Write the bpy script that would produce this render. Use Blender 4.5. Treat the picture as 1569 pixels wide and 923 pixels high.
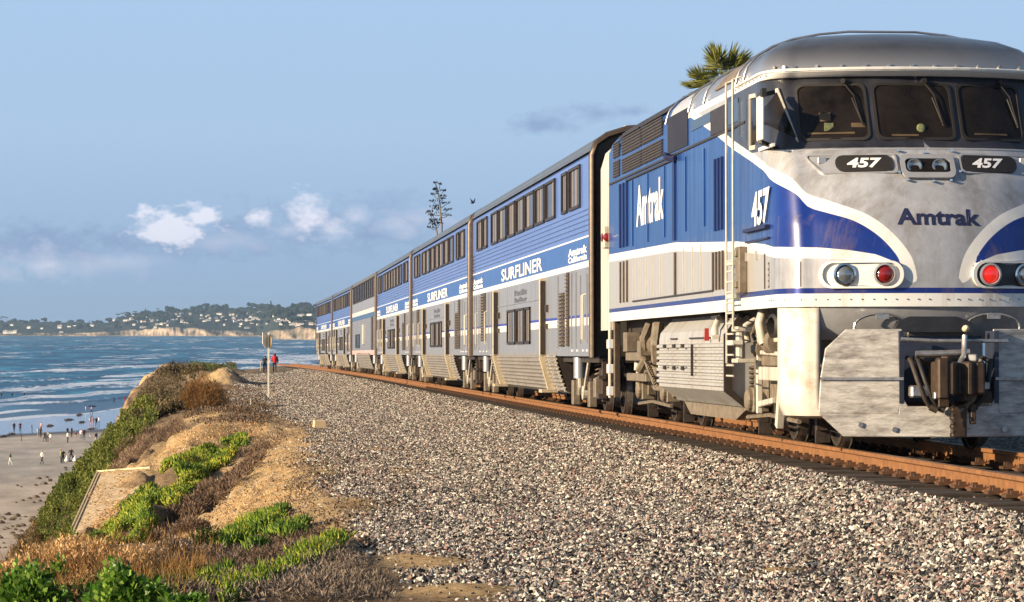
import bpy, bmesh, math, random
import numpy as np
from mathutils import Vector, Matrix
for o in list(bpy.data.objects): bpy.data.objects.remove(o)
SC = bpy.context.scene
COL = SC.collection
R = math.radians
random.seed(7)
RNG = np.random.default_rng(11)

# ------------------------------------------------------------ camera
F = 4540.0; PW = 1569.0
CAMZ = 18.0
HAZE = 6.0e-5
GRADE = 40 / F                      # the line runs gently downhill away from the camera
YAW = math.atan(414.5 / F); PITCH = math.atan(40.5 / F)
cam = bpy.data.objects.new('camera', bpy.data.cameras.new('camera')); COL.objects.link(cam)
cam.location = (0, 0, CAMZ)
cam.rotation_euler = (R(90) + PITCH, 0, -YAW)
cam.data.sensor_width = 36.0; cam.data.lens = 36.0 * F / PW
cam.data.clip_start = 0.5; cam.data.clip_end = 60000
SC.camera = cam

# ------------------------------------------------------------ light
SUN_EL = R(17); SUN_AZ = R(19)      # sun to the left of the track, a little behind the camera
sdir = Vector((-math.cos(SUN_AZ) * math.cos(SUN_EL), -math.sin(SUN_AZ) * math.cos(SUN_EL), math.sin(SUN_EL)))
sun = bpy.data.lights.new('sun', 'SUN'); sun.energy = 5.0; sun.angle = R(0.5); sun.color = (1.0, 0.80, 0.55)
so = bpy.data.objects.new('sun', sun); COL.objects.link(so)
so.rotation_euler = sdir.to_track_quat('Z', 'Y').to_euler()
so.location = (-40, -20, 60)

W = bpy.data.worlds.new('World'); SC.world = W; W.use_nodes = True
nt = W.node_tree; nt.nodes.clear()
def NN(t, kind, **kw):
    n = t.nodes.new(kind)
    for k, v in kw.items():
        if k.startswith('i_'):
            n.inputs[int(k[2:])].default_value = v
        else: setattr(n, k, v)
    return n
def math_n(t, op, a, b=None, c=None, clamp=False):
    n = t.nodes.new('ShaderNodeMath'); n.operation = op; n.use_clamp = clamp
    for i, v in enumerate((a, b, c)):
        if v is None: continue
        if isinstance(v, (int, float)): n.inputs[i].default_value = v
        else: t.links.new(v, n.inputs[i])
    return n.outputs[0]
def mix_n(t, fac, a, b, blend='MIX'):
    n = t.nodes.new('ShaderNodeMix'); n.data_type = 'RGBA'; n.blend_type = blend
    for i, v in ((0, fac), (6, a), (7, b)):
        if isinstance(v, (int, float)): n.inputs[i].default_value = v
        elif isinstance(v, tuple): n.inputs[i].default_value = v if len(v) == 4 else (*v, 1)
        else: t.links.new(v, n.inputs[i])
    return n.outputs[2]
def ramp_n(t, fac, stops, interp='LINEAR'):
    n = t.nodes.new('ShaderNodeValToRGB'); n.color_ramp.interpolation = interp
    e = n.color_ramp.elements
    while len(e) < len(stops): e.new(0.5)
    for k, (p, c) in enumerate(stops):
        e[k].position = p; e[k].color = c if len(c) == 4 else (*c, 1)
    t.links.new(fac, n.inputs[0]); return n.outputs[0]
sky = NN(nt, 'ShaderNodeTexSky'); sky.sky_type = 'NISHITA'; sky.sun_disc = False
sky.sun_elevation = SUN_EL; sky.sun_rotation = math.atan2(sdir.x, sdir.y)
sky.air_density = 1.0; sky.dust_density = 1.2; sky.ozone_density = 2.0; sky.altitude = 20
geo = NN(nt, 'ShaderNodeTexCoord')
sep = NN(nt, 'ShaderNodeSeparateXYZ'); nt.links.new(geo.outputs['Generated'], sep.inputs[0])
dx, dy, dz = sep.outputs
az = math_n(nt, 'ARCTAN2', dx, dy)                        # bearing from the track direction
hyp = math_n(nt, 'SQRT', math_n(nt, 'ADD', math_n(nt, 'MULTIPLY', dx, dx), math_n(nt, 'MULTIPLY', dy, dy)))
el = math_n(nt, 'ARCTAN2', dz, hyp)
# marine haze low in the sky: a soft blue-grey veil all round the horizon
veil = ramp_n(nt, math_n(nt, 'MULTIPLY', el, 1 / 0.5, clamp=True),
              [(0.0, (1, 1, 1)), (0.25, (0.86, 0.86, 0.86)), (1.0, (0.12, 0.12, 0.12))])
vcol = ramp_n(nt, math_n(nt, 'MULTIPLY', el, 1 / 0.2, clamp=True),
              [(0.0, (3.1, 4.5, 6.6)), (0.10, (3.35, 4.9, 7.2)), (0.32, (4.25, 6.0, 8.5)), (0.6, (4.4, 6.35, 9.2)), (1.0, (3.4, 5.6, 8.9))])
base = mix_n(nt, veil, sky.outputs[0], vcol)
# clouds: a ragged low bank plus a few small cumulus, laid out by bearing and elevation
cv = NN(nt, 'ShaderNodeCombineXYZ')
nt.links.new(math_n(nt, 'MULTIPLY', az, 38.0), cv.inputs[0]); nt.links.new(math_n(nt, 'MULTIPLY', el, 62.0), cv.inputs[1])
n1 = NN(nt, 'ShaderNodeTexNoise'); n1.inputs['Scale'].default_value = 3.4; n1.inputs['Detail'].default_value = 7; n1.inputs['Roughness'].default_value = 0.62
nt.links.new(cv.outputs[0], n1.inputs['Vector'])
nz = math_n(nt, 'SUBTRACT', n1.outputs[0], 0.5)
n2 = NN(nt, 'ShaderNodeTexNoise'); n2.inputs['Scale'].default_value = 0.9; n2.inputs['Detail'].default_value = 5; n2.inputs['Roughness'].default_value = 0.6
nt.links.new(cv.outputs[0], n2.inputs['Vector'])
nz2 = math_n(nt, 'SUBTRACT', n2.outputs[0], 0.5)
HZ = 0.0
def blob(px, py, rx, ry, soft=1.0, w=1.2):
    a0 = (px - 370) / F; e0 = (502 - py) / F
    ua = math_n(nt, 'DIVIDE', math_n(nt, 'SUBTRACT', az, a0), rx / F)
    ue = math_n(nt, 'DIVIDE', math_n(nt, 'SUBTRACT', el, e0), ry / F)
    d2 = math_n(nt, 'SQRT', math_n(nt, 'ADD', math_n(nt, 'MULTIPLY', ua, ua), math_n(nt, 'MULTIPLY', ue, ue)))
    v = math_n(nt, 'SUBTRACT', 1.0, d2)
    v = math_n(nt, 'ADD', v, math_n(nt, 'MULTIPLY', nz, 2.6 * w))
    v = math_n(nt, 'ADD', v, math_n(nt, 'MULTIPLY', nz2, 1.2 * w))
    return math_n(nt, 'MULTIPLY', v, 1.0 / soft, clamp=True)
def mx(*a):
    r = a[0]
    for b in a[1:]: r = math_n(nt, 'MAXIMUM', r, b)
    return r
dark = mx(blob(60, 386, 280, 44, .9), blob(250, 376, 240, 36, .9), blob(480, 352, 240, 50, 1.1), blob(620, 340, 90, 40, 1.2), blob(560, 362, 80, 20, 1.0),
          blob(600, 318, 90, 28, 1.7), blob(345, 345, 40, 18, 1.2), blob(832, 192, 62, 20, .9, .8), blob(915, 178, 80, 24, 1.7), blob(960, 172, 40, 12, 1.4))
lite = mx(blob(262, 353, 66, 36, .5, 1.0), blob(308, 333, 40, 25, .6, 1.1), blob(470, 328, 38, 42, .9, 1.1), blob(401, 335, 26, 17, .8, 1.1),
          blob(515, 355, 36, 24, 1.1, 1.0), blob(545, 332, 30, 18, 2.0, 1.1), blob(610, 345, 44, 20, 2.2, 1.1), blob(440, 352, 40, 16, 2.2, 1.1), blob(60, 408, 150, 30, 2.2), blob(185, 402, 100, 22, 2.6), blob(640, 335, 70, 24, 3.0), blob(330, 372, 90, 18, 3.0))
base = mix_n(nt, math_n(nt, 'MULTIPLY', dark, 0.72), base, (2.5, 3.55, 5.9, 1))
base = mix_n(nt, math_n(nt, 'MULTIPLY', lite, 0.75), base, (10.2, 10.0, 11.0, 1))
bg = NN(nt, 'ShaderNodeBackground'); nt.links.new(base, bg.inputs[0]); bg.inputs[1].default_value = 0.056
wo = NN(nt, 'ShaderNodeOutputWorld'); nt.links.new(bg.outputs[0], wo.inputs[0])

SC.view_settings.view_transform = 'Standard'; SC.view_settings.look = 'None'
SC.view_settings.exposure = 0.85; SC.view_settings.gamma = 1.0
SC.render.engine = 'CYCLES'
SC.cycles.max_bounces = 6; SC.cycles.diffuse_bounces = 3; SC.cycles.volume_bounces = 0
SC.cycles.use_denoising = True

# ------------------------------------------------------------ helpers
def zr(Y): return CAMZ - 1.07 - GRADE * Y                 # rail top at distance Y
def zg(Y, d): return CAMZ - GRADE * Y - d
TX = 7.55
def track_x(Y): return TX - (max(0.0, Y - 127) ** 2) / 12000.0
def P3(x, y, Y):                                          # point measured in the photograph, at distance Y
    return ((x - 370) / F * Y, Y, zg(Y, (y - 542) / F * Y))

def tag(o, label=None, cat=None, group=None, kind=None):
    if label: o['label'] = label
    if cat: o['category'] = cat
    if group: o['group'] = group
    if kind: o['kind'] = kind
    return o
def empty(name, loc=(0, 0, 0), rz=0, parent=None):
    o = bpy.data.objects.new(name, None); COL.objects.link(o); o.location = loc; o.rotation_euler = (0, 0, rz)
    o.empty_display_size = 0.3
    if parent: o.parent = parent
    return o
def copy_tree(o, parent=None):
    c = o.copy(); COL.objects.link(c); c.parent = parent
    for ch in list(o.children): copy_tree(ch, c)
    return c

class MB:
    def __init__(s): s.v = []; s.f = []; s.m = []
    def add(s, vs, fs, m=0):
        b = len(s.v); s.v += [tuple(p) for p in vs]; s.f += [tuple(b + i for i in f) for f in fs]; s.m += [m] * len(fs); return s
    def box(s, c, size, rot=None, m=0, taper=None):
        hx, hy, hz = size[0] / 2, size[1] / 2, size[2] / 2
        vs = [Vector((sx * hx * (taper if taper and sz > 0 else 1), sy * hy * (taper if taper and sz > 0 else 1), sz * hz)) for sz in (-1, 1) for sy in (-1, 1) for sx in (-1, 1)]
        if rot is not None:
            M = rot if isinstance(rot, Matrix) else Matrix.Rotation(rot[0], 3, rot[1])
            vs = [M @ v for v in vs]
        c = Vector(c)
        return s.add([v + c for v in vs], [(0, 2, 3, 1), (4, 5, 7, 6), (0, 1, 5, 4), (2, 6, 7, 3), (0, 4, 6, 2), (1, 3, 7, 5)], m)
    def bar(s, p0, p1, w, h, m=0):                        # rectangular bar between two points
        p0 = Vector(p0); p1 = Vector(p1); d = p1 - p0; L = d.length
        q = d.to_track_quat('Z', 'Y').to_matrix()
        return s.box((p0 + p1) / 2, (w, h, L), q, m)
    def tube(s, pts, r, n=8, m=0, cap=True):
        pts = [Vector(p) for p in pts]; k = len(pts)
        rs = r if isinstance(r, (list, tuple)) else [r] * k
        b = len(s.v); prev = None
        for i, p in enumerate(pts):
            d = (pts[min(i + 1, k - 1)] - pts[max(i - 1, 0)]).normalized()
            if prev is None:
                a = d.orthogonal().normalized()
            else:
                a = (prev - d * prev.dot(d)); a = a.normalized() if a.length > 1e-6 else d.orthogonal().normalized()
            prev = a; c = d.cross(a)
            for j in range(n):
                t = 2 * math.pi * j / n
                s.v.append(tuple(p + (a * math.cos(t) + c * math.sin(t)) * rs[i]))
        for i in range(k - 1):
            for j in range(n):
                s.f.append((b + i * n + j, b + i * n + (j + 1) % n, b + (i + 1) * n + (j + 1) % n, b + (i + 1) * n + j)); s.m.append(m)
        if cap:
            s.f.append(tuple(b + j for j in reversed(range(n)))); s.m.append(m)
            s.f.append(tuple(b + (k - 1) * n + j for j in range(n))); s.m.append(m)
        return s
    def cyl(s, p0, p1, r, n=16, m=0, r2=None): return s.tube([p0, p1], [r, r if r2 is None else r2], n, m)
    def lathe(s, o, axis, prof, n=24, m=0):               # prof: (along, radius)
        o = Vector(o); ax = Vector(axis).normalized(); a = ax.orthogonal().normalized(); c = ax.cross(a)
        b = len(s.v)
        for (t, r) in prof:
            for j in range(n):
                q = 2 * math.pi * j / n
                s.v.append(tuple(o + ax * t + (a * math.cos(q) + c * math.sin(q)) * max(r, 1e-4)))
        for i in range(len(prof) - 1):
            for j in range(n):
                s.f.append((b + i * n + j, b + i * n + (j + 1) % n, b + (i + 1) * n + (j + 1) % n, b + (i + 1) * n + j)); s.m.append(m)
        return s
    def prism(s, outline, axis, t0, t1, m=0):             # outline in the two other axes, extruded along axis
        n = len(outline); vs = []
        for t in (t0, t1):
            for (a, b_) in outline:
                vs.append({'x': (t, a, b_), 'y': (a, t, b_), 'z': (a, b_, t)}[axis])
        fs = [tuple(range(n - 1, -1, -1)), tuple(range(n, 2 * n))]
        fs += [(i, (i + 1) % n, n + (i + 1) % n, n + i) for i in range(n)]
        return s.add(vs, fs, m)
    def strip(s, prof, axis, ts, m=0):                    # open profile swept along axis
        n = len(prof); b = len(s.v)
        for t in ts:
            for (a, b_) in prof:
                s.v.append({'x': (t, a, b_), 'y': (a, t, b_), 'z': (a, b_, t)}[axis])
        for i in range(len(ts) - 1):
            for j in range(n - 1):
                s.f.append((b + i * n + j, b + i * n + j + 1, b + (i + 1) * n + j + 1, b + (i + 1) * n + j))
                s.m.append(m[j] if isinstance(m, list) else m)
        return s
    def pieces(s):
        par = list(range(len(s.v)))
        def find(i):
            while par[i] != i: par[i] = par[par[i]]; i = par[i]
            return i
        for f in s.f:
            r = find(f[0])
            for i in f[1:]: par[find(i)] = r
        gr = {}
        for k, f in enumerate(s.f): gr.setdefault(find(f[0]), []).append(k)
        out = []
        for ks in gr.values():
            m = MB(); idx = {}
            for k in ks:
                for i in s.f[k]:
                    if i not in idx: idx[i] = len(m.v); m.v.append(s.v[i])
                m.f.append(tuple(idx[i] for i in s.f[k])); m.m.append(s.m[k])
            out.append(m)
        return out
    def split(s, name, mats, parent=None, **kw):          # every separate piece becomes an object of its own
        return [m.build(name, mats, parent, **kw) for m in s.pieces()]
    def build(s, name, mats, parent=None, smooth=None, bevel=0, fix=True, label=None):
        me = bpy.data.meshes.new(name); me.from_pydata(s.v, [], s.f)
        for mt in (mats if isinstance(mats, (list, tuple)) else [mats]): me.materials.append(mt)
        me.polygons.foreach_set('material_index', s.m)
        if fix:
            bm = bmesh.new(); bm.from_mesh(me); bmesh.ops.recalc_face_normals(bm, faces=bm.faces); bm.to_mesh(me); bm.free()
        if smooth:
            me.shade_smooth(); me.set_sharp_from_angle(angle=R(smooth))
        me.update()
        o = bpy.data.objects.new(name, me); COL.objects.link(o)
        if parent: o.parent = parent
        if bevel:
            md = o.modifiers.new('bevel', 'BEVEL'); md.width = bevel; md.segments = 1; md.limit_method = 'ANGLE'; md.angle_limit = R(40)
        if label: o['label'] = label
        return o

def np_mesh(name, V, Fc, mat, parent=None, attrs=None, smooth=False):
    """V (n,3), Fc (m,3|4) arrays -> object; attrs: dict name -> float array per vertex"""
    V = np.asarray(V, np.float32); Fc = np.asarray(Fc, np.int32)
    me = bpy.data.meshes.new(name); k = Fc.shape[1]
    me.vertices.add(len(V)); me.vertices.foreach_set('co', V.ravel())
    me.loops.add(Fc.size); me.loops.foreach_set('vertex_index', Fc.ravel())
    me.polygons.add(len(Fc)); me.polygons.foreach_set('loop_start', np.arange(0, Fc.size, k, dtype=np.int32))
    for m_ in (mat if isinstance(mat, (list, tuple)) else [mat]): me.materials.append(m_)
    for a, val in (attrs or {}).items():
        at = me.attributes.new(a, 'FLOAT', 'POINT'); at.data.foreach_set('value', np.asarray(val, np.float32).ravel())
    me.update(calc_edges=True)
    if smooth: me.shade_smooth()
    o = bpy.data.objects.new(name, me); COL.objects.link(o)
    if parent: o.parent = parent
    return o
def grid_faces(nr, nc):
    i = np.arange(nr - 1)[:, None] * nc + np.arange(nc - 1)[None, :]
    return np.stack([i, i + 1, i + nc + 1, i + nc], -1).reshape(-1, 4)

_tab = np.random.default_rng(5).random((256, 256))
def vnoise(x, y):
    xi = np.floor(x).astype(int); yi = np.floor(y).astype(int); fx = x - xi; fy = y - yi
    fx = fx * fx * (3 - 2 * fx); fy = fy * fy * (3 - 2 * fy)
    g = lambda a, b: _tab[a & 255, b & 255]
    return (g(xi, yi) * (1 - fx) + g(xi + 1, yi) * fx) * (1 - fy) + (g(xi, yi + 1) * (1 - fx) + g(xi + 1, yi + 1) * fx) * fy
def fbm(x, y, o=4, ga=0.5):
    r = 0; a = 1; s = 0
    for k in range(o):
        r = r + a * (vnoise(x * 2 ** k + 17 * k, y * 2 ** k + 31 * k) - 0.5); s += a; a *= ga
    return r / s * 2                                       # about -1..1

# ------------------------------------------------------------ materials
MATS = {}
def mat(name, col, rough=0.6, metal=0.0, vary=0.12, vscale=6.0, bump=0.0, bscale=30.0, dirt=None, dirt_amt=0.0, streak=False, spec=0.5, emit=None, island=0.0, coat=0.0, trans=0.0):
    if name in MATS: return MATS[name]
    m = bpy.data.materials.new(name); m.use_nodes = True; t = m.node_tree
    b = t.nodes['Principled BSDF']
    b.inputs['Roughness'].default_value = rough; b.inputs['Metallic'].default_value = metal
    b.inputs['Specular IOR Level'].default_value = spec
    if coat: b.inputs['Coat Weight'].default_value = coat; b.inputs['Coat Roughness'].default_value = 0.08
    tc = NN(t, 'ShaderNodeTexCoord'); mp = NN(t, 'ShaderNodeMapping'); t.links.new(tc.outputs['Object'], mp.inputs[0])
    if streak: mp.inputs['Scale'].default_value = (1.0, 1.0, 0.12) if streak is True else streak
    n = NN(t, 'ShaderNodeTexNoise'); n.inputs['Scale'].default_value = vscale; n.inputs['Detail'].default_value = 5
    n.inputs['Roughness'].default_value = 0.65
    t.links.new(mp.outputs[0], n.inputs['Vector'])
    c0 = tuple(max(0, c * (1 - vary)) for c in col); c1 = tuple(min(1, c * (1 + vary)) for c in col)
    c = ramp_n(t, n.outputs[0], [(0.3, c0), (0.7, c1)])
    if dirt:
        n3 = NN(t, 'ShaderNodeTexNoise'); n3.inputs['Scale'].default_value = vscale * 0.6; n3.inputs['Detail'].default_value = 8
        n3.inputs['Roughness'].default_value = 0.75
        mp2 = NN(t, 'ShaderNodeMapping'); t.links.new(tc.outputs['Object'], mp2.inputs[0]); mp2.inputs['Location'].default_value = (3.3, 1.7, 5.1)
        if streak: mp2.inputs['Scale'].default_value = (1, 1, 0.08) if streak is True else streak
        t.links.new(mp2.outputs[0], n3.inputs['Vector'])
        f = ramp_n(t, n3.outputs[0], [(0.60 - dirt_amt * 0.35, (0, 0, 0)), (0.78 - dirt_amt * 0.25, (1, 1, 1))])
        c = mix_n(t, math_n(t, 'MULTIPLY', f, min(1, 0.45 + dirt_amt * 0.5)), c, dirt)
    if island:
        g = NN(t, 'ShaderNodeNewGeometry')
        hv = NN(t, 'ShaderNodeHueSaturation'); t.links.new(c, hv.inputs['Color'])
        t.links.new(math_n(t, 'ADD', math_n(t, 'MULTIPLY', g.outputs['Random Per Island'], island), 1 - island / 2), hv.inputs['Value'])
        c = hv.outputs[0]
    t.links.new(c, b.inputs['Base Color'])
    if bump:
        bn = NN(t, 'ShaderNodeTexNoise'); bn.inputs['Scale'].default_value = bscale; bn.inputs['Detail'].default_value = 6
        t.links.new(mp.outputs[0], bn.inputs['Vector'])
        bp = NN(t, 'ShaderNodeBump'); bp.inputs['Strength'].default_value = min(1, bump); bp.inputs['Distance'].default_value = 0.02 * bump
        t.links.new(bn.outputs[0], bp.inputs['Height']); t.links.new(bp.outputs[0], b.inputs['Normal'])
    if emit:
        b.inputs['Emission Color'].default_value = (*emit[:3], 1); b.inputs['Emission Strength'].default_value = emit[3]
    if trans: b.inputs['Transmission Weight'].default_value = trans
    MATS[name] = m; return m
# paints and metals of the train
GRIME = (0.10, 0.065, 0.035)
M_white = mat('white_paint', (0.78, 0.76, 0.71), 0.35, vary=0.05, dirt=(0.35, 0.25, 0.15), dirt_amt=0.12, streak=True, coat=0.2)
M_blue = mat('deep_blue_paint', (0.010, 0.06, 0.26), 0.28, vary=0.25, vscale=4, streak=(3, 3, 0.25), dirt=(0.05, 0.13, 0.34), dirt_amt=0.2, coat=0.35)
M_lblue = mat('light_blue_upper_wall', (0.088, 0.158, 0.42), 0.36, vary=0.10, vscale=3, coat=0.3)  # lighter blue for the wall above the letter board
M_lboard = mat('letter_board_blue', (0.028, 0.095, 0.32), 0.36, vary=0.15, vscale=3, coat=0.2)
M_silver = mat('silver_paint', (0.42, 0.42, 0.43), 0.34, 0.35, vary=0.10, vscale=4, dirt=(0.22, 0.19, 0.15), dirt_amt=0.2, coat=0.15)
M_stain = mat('stainless_grey', (0.33, 0.34, 0.37), 0.38, 0.45, vary=0.12, vscale=5, streak=(2, 2, .2), dirt=(0.14, 0.11, 0.08), dirt_amt=0.25)
M_roofs = mat('roof_silver', (0.36, 0.36, 0.37), 0.30, 0.7, vary=0.12, vscale=3, dirt=(0.12, 0.10, 0.08), dirt_amt=0.25)
M_roofd = mat('roof_slate', (0.14, 0.19, 0.28), 0.4, 0.3, vary=0.12, vscale=3)
M_cream = mat('cream_paint', (0.54, 0.50, 0.42), 0.5, vary=0.10, vscale=8, bump=0.15, dirt=GRIME, dirt_amt=0.35, streak=True)
M_dcream = mat('grimy_cream_metal', (0.20, 0.165, 0.12), 0.6, vary=0.25, vscale=10, bump=0.3, dirt=GRIME, dirt_amt=0.55)
M_grime = mat('grimy_dark_steel', (0.045, 0.033, 0.025), 0.65, 0.2, vary=0.4, vscale=12, bump=0.5)
M_black = mat('black_rubber', (0.018, 0.015, 0.013), 0.6, vary=0.2)
M_dbrown = mat('dark_brown_metal', (0.034, 0.025, 0.019), 0.5, 0.1, vary=0.3, vscale=10)
M_brown = mat('bronze_brown_metal', (0.085, 0.060, 0.042), 0.45, 0.3, vary=0.3, vscale=10)
M_gold = mat('sunlit_post_metal', (0.50, 0.42, 0.29), 0.45, 0.2, vary=0.2, vscale=10)  # pale gold puts the posts' sunlit face into the colour
M_glass = mat('dark_tinted_glass', (0.014, 0.0105, 0.008), 0.12, vary=0.7, vscale=2.2, spec=0.28)
M_wglass = mat('brown_tinted_glass', (0.040, 0.028, 0.022), 0.15, vary=0.35, vscale=1.5, spec=0.3)
M_cabblk = mat('matt_black_paint', (0.022, 0.022, 0.026), 0.42, vary=0.4, vscale=3, dirt=(0.09, 0.09, 0.10), dirt_amt=0.2)
M_steel = mat('bare_steel', (0.42, 0.41, 0.40), 0.35, 0.7, vary=0.2, vscale=14, bump=0.15, dirt=(0.14, 0.10, 0.07), dirt_amt=0.45)
M_plow = mat('worn_plow_steel', (0.50, 0.47, 0.43), 0.45, 0.2, vary=0.22, vscale=9, bump=0.5, dirt=(0.07, 0.055, 0.045), dirt_amt=0.5, streak=(.5, 1, 2.2))
M_rust = mat('rusty_steel', (0.235, 0.105, 0.035), 0.75, 0.1, vary=0.30, vscale=9, bump=0.2, dirt=(0.16, 0.06, 0.025), dirt_amt=0.35)
M_coupler = mat('coupler_steel', (0.06, 0.037, 0.023), 0.6, 0.3, vary=0.45, vscale=9, bump=0.3)
M_lens = mat('lamp_lens_clear', (0.25, 0.28, 0.30), 0.05, 0.6, vary=0.2, coat=1.0)
M_chrome = mat('chrome', (0.75, 0.75, 0.72), 0.1, 1.0, vary=0.05)
M_red = mat('red_lens', (0.20, 0.008, 0.006), 0.12, vary=0.2, coat=1.0)
M_redlit = mat('lit_red_lens', (0.5, 0.01, 0.008), 0.12, vary=0.1, coat=1.0, emit=(1.0, 0.03, 0.015, 0.35))
M_dkblue = mat('navy_print', (0.014, 0.017, 0.06), 0.5, vary=0.1)
M_pwhite = mat('white_print', (0.82, 0.82, 0.80), 0.5, vary=0.04)
M_gprint = mat('grey_print', (0.10, 0.10, 0.12), 0.5, vary=0.1)
M_pink = mat('faded_pink_stripe', (0.62, 0.36, 0.33), 0.5, vary=0.1)
M_reflband = mat('grey_reflection_band', (0.17, 0.155, 0.15), 0.8, vary=0.15, vscale=10)
M_tan = mat('tan_cab_lining', (0.09, 0.058, 0.028), 0.7, vary=0.3)
M_green = mat('pale_green_glass', (0.20, 0.22, 0.09), 0.3, vary=0.5, vscale=30)

# ------------------------------------------------------------ locomotive
LC = 7.58; HW = 1.66
loco = empty('locomotive', (LC, 31.8, zr(31.8)))
tag(loco, 'silver and blue diesel locomotive 457 with black windshield band heading the train', 'locomotive')
Hk = [1.50, 1.58, 2.1, 2.5, 3.0, 3.34, 3.36, 4.18, 4.20, 4.25, 4.32, 4.45, 4.58, 4.69, 4.78, 4.84, 4.875, 4.89]
Yk = [31.83, 31.80, 31.80, 31.87, 32.07, 32.33, 32.42, 32.86, 32.80, 32.72, 32.76, 32.90, 33.10, 33.40, 33.85, 34.5, 35.3, 36.2]
Wk_h = [4.20, 4.30, 4.45, 4.58, 4.69, 4.78, 4.84, 4.875, 4.89]
Wk_w = [1.66, 1.655, 1.60, 1.48, 1.30, 1.05, 0.75, 0.40, 0.0]
def Yf(h): return float(np.interp(h, Hk, Yk)) - 31.8        # local y, 0 at the nose
def Wh(h): return float(np.interp(h, Wk_h, Wk_w))
REAR = 15.75
def LS(a, h, off=0.0):
    """point on the locomotive skin: a = signed distance round the plan from the nose centre (- is the sea side), h above rail"""
    sg = -1 if a < 0 else 1; a = abs(a); W_ = Wh(h); k = W_ / HW; y0 = Yf(h)
    def raw(a):
        ye = y0 + 0.87; ac = ye + 0.8
        if a <= 1.35: return Vector((a * k, y0 + 0.32 * (a / 1.35) ** 2.2, h))
        if a < ac:
            t = (a - 1.35) / (ac - 1.35) * math.pi / 2
            return Vector(((1.35 + 0.31 * math.sin(t)) * k, y0 + 0.32 + 0.55 * (1 - math.cos(t)), h))
        return Vector((W_, a - 0.8, h))
    p = raw(a)
    if off:
        t = (raw(a + 0.02) - raw(max(0, a - 0.02))); n = Vector((t.y, -t.x, 0))
        dh = 0.02; y1 = Yf(h + dh) - Yf(h - dh)
        n.normalize()
        if a < 1.6 and 1.6 < h < 4.13: n = (n + Vector((0, 0, 1)) * max(-0.1, min(1.0, y1 / (2 * dh))) * abs(n.y)).normalized()
        p = p + n * off
    return Vector((p.x * sg, p.y, p.z))
# livery outline in (a, h), measured off the photograph
BLUE = [(7.83, 4.20), (5.97, 3.86), (4.47, 3.55), (3.08, 3.30), (2.26, 3.14), (1.55, 2.88), (1.35, 2.69), (1.17, 2.62), (.88, 2.52), (.63, 2.35), (.45, 2.14), (.345, 1.93),
        (.48, 2.07), (.67, 2.15), (.96, 2.20), (1.25, 2.23), (1.5, 2.24), (2.26, 2.31), (4.1, 2.41), (7.6, 2.53), (9.2, 2.59), (16.8, 2.67), (16.8, 4.66), (8.2, 4.66)]
WHITE = [(7.45, 4.24), (5.9, 4.00), (4.47, 3.68), (3.08, 3.41), (2.26, 3.24), (1.6, 3.05), (1.35, 2.84), (1.10, 2.74), (.74, 2.59), (.47, 2.37), (.29, 2.12), (.23, 1.86), (.30, 1.83),
         (.42, 1.95), (.5, 2.02), (.8, 2.08), (1.1, 2.10), (1.5, 2.12), (2.26, 2.19), (4.1, 2.29), (7.6, 2.41), (9.2, 2.47), (16.8, 2.55), (16.8, 4.70), (7.9, 4.70), (7.9, 4.24)]
BAND = [(0, 3.36), (1.7, 3.36), (3.08, 3.40), (4.47, 3.66), (5.0, 3.78), (5.0, 4.20), (0, 4.20)]
def sdf(px, py, poly):
    d = 1e9; ins = False; n = len(poly)
    for i in range(n):
        ax, ay = poly[i]; bx, by = poly[(i + 1) % n]
        ex, ey = bx - ax, by - ay; wx, wy = px - ax, py - ay
        t = max(0, min(1, (wx * ex + wy * ey) / (ex * ex + ey * ey + 1e-12)))
        d = min(d, math.hypot(wx - ex * t, wy - ey * t))
        if (ay > py) != (by > py) and px < (bx - ax) * (py - ay) / (by - ay) + ax: ins = not ins
    return -d if ins else d
def bez(poly, rng):                                         # smooth the curved run of an outline
    out = []
    for i, p in enumerate(poly):
        if i in rng and i + 1 < len(poly):
            p0 = poly[i - 1]; p1 = poly[i]; p2 = poly[i + 1]; p3 = poly[min(i + 2, len(poly) - 1)]
            for t in (0, .25, .5, .75):
                q = tuple(0.5 * ((2 * p1[k]) + (-p0[k] + p2[k]) * t + (2 * p0[k] - 5 * p1[k] + 4 * p2[k] - p3[k]) * t * t + (-p0[k] + 3 * p1[k] - 3 * p2[k] + p3[k]) * t ** 3) for k in (0, 1))
                out.append(q)
        else: out.append(p)
    return out
BLUE = bez(BLUE, range(4, 10)); WHITE = bez(WHITE, range(4, 11))
hs = [1.58, 1.66, 1.74] + list(np.arange(1.80, 3.34, 0.045)) + [3.34, 3.36] + list(np.arange(3.42, 4.15, 0.06)) + [4.18, 4.20, 4.225, 4.25, 4.28, 4.30, 4.37, 4.45, 4.52, 4.58, 4.64, 4.69, 4.74, 4.78, 4.815, 4.84, 4.86, 4.875, 4.885, 4.89]
def row_as(h):
    ac = Yf(h) + 0.87 + 0.8
    return [0] + list(np.linspace(0.06, 1.35, 24)) + [1.35 + (ac - 1.35) * t / 9 for t in range(1, 10)] + list(np.linspace(ac + .05, 4.6, 36)) + list(np.linspace(4.8, REAR + 0.8, 60))
nr = len(hs); half = [row_as(h) for h in hs]; nh = len(half[0])
V = []; at = {'blue': [], 'white': [], 'band': []}
for i, h in enumerate(hs):
    for a in [-x for x in reversed(half[i])] + half[i][1:]:
        V.append(tuple(LS(a, h)))
        aa = abs(a)
        at['blue'].append(sdf(aa, h, BLUE) if 1.7 < h < 4.9 else 1)
        at['white'].append(sdf(aa, h, WHITE) if 1.7 < h < 4.9 else 1)
        at['band'].append(sdf(aa, h, BAND) if 3.1 < h < 4.3 else 1)
nc = 2 * nh - 1
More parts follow.
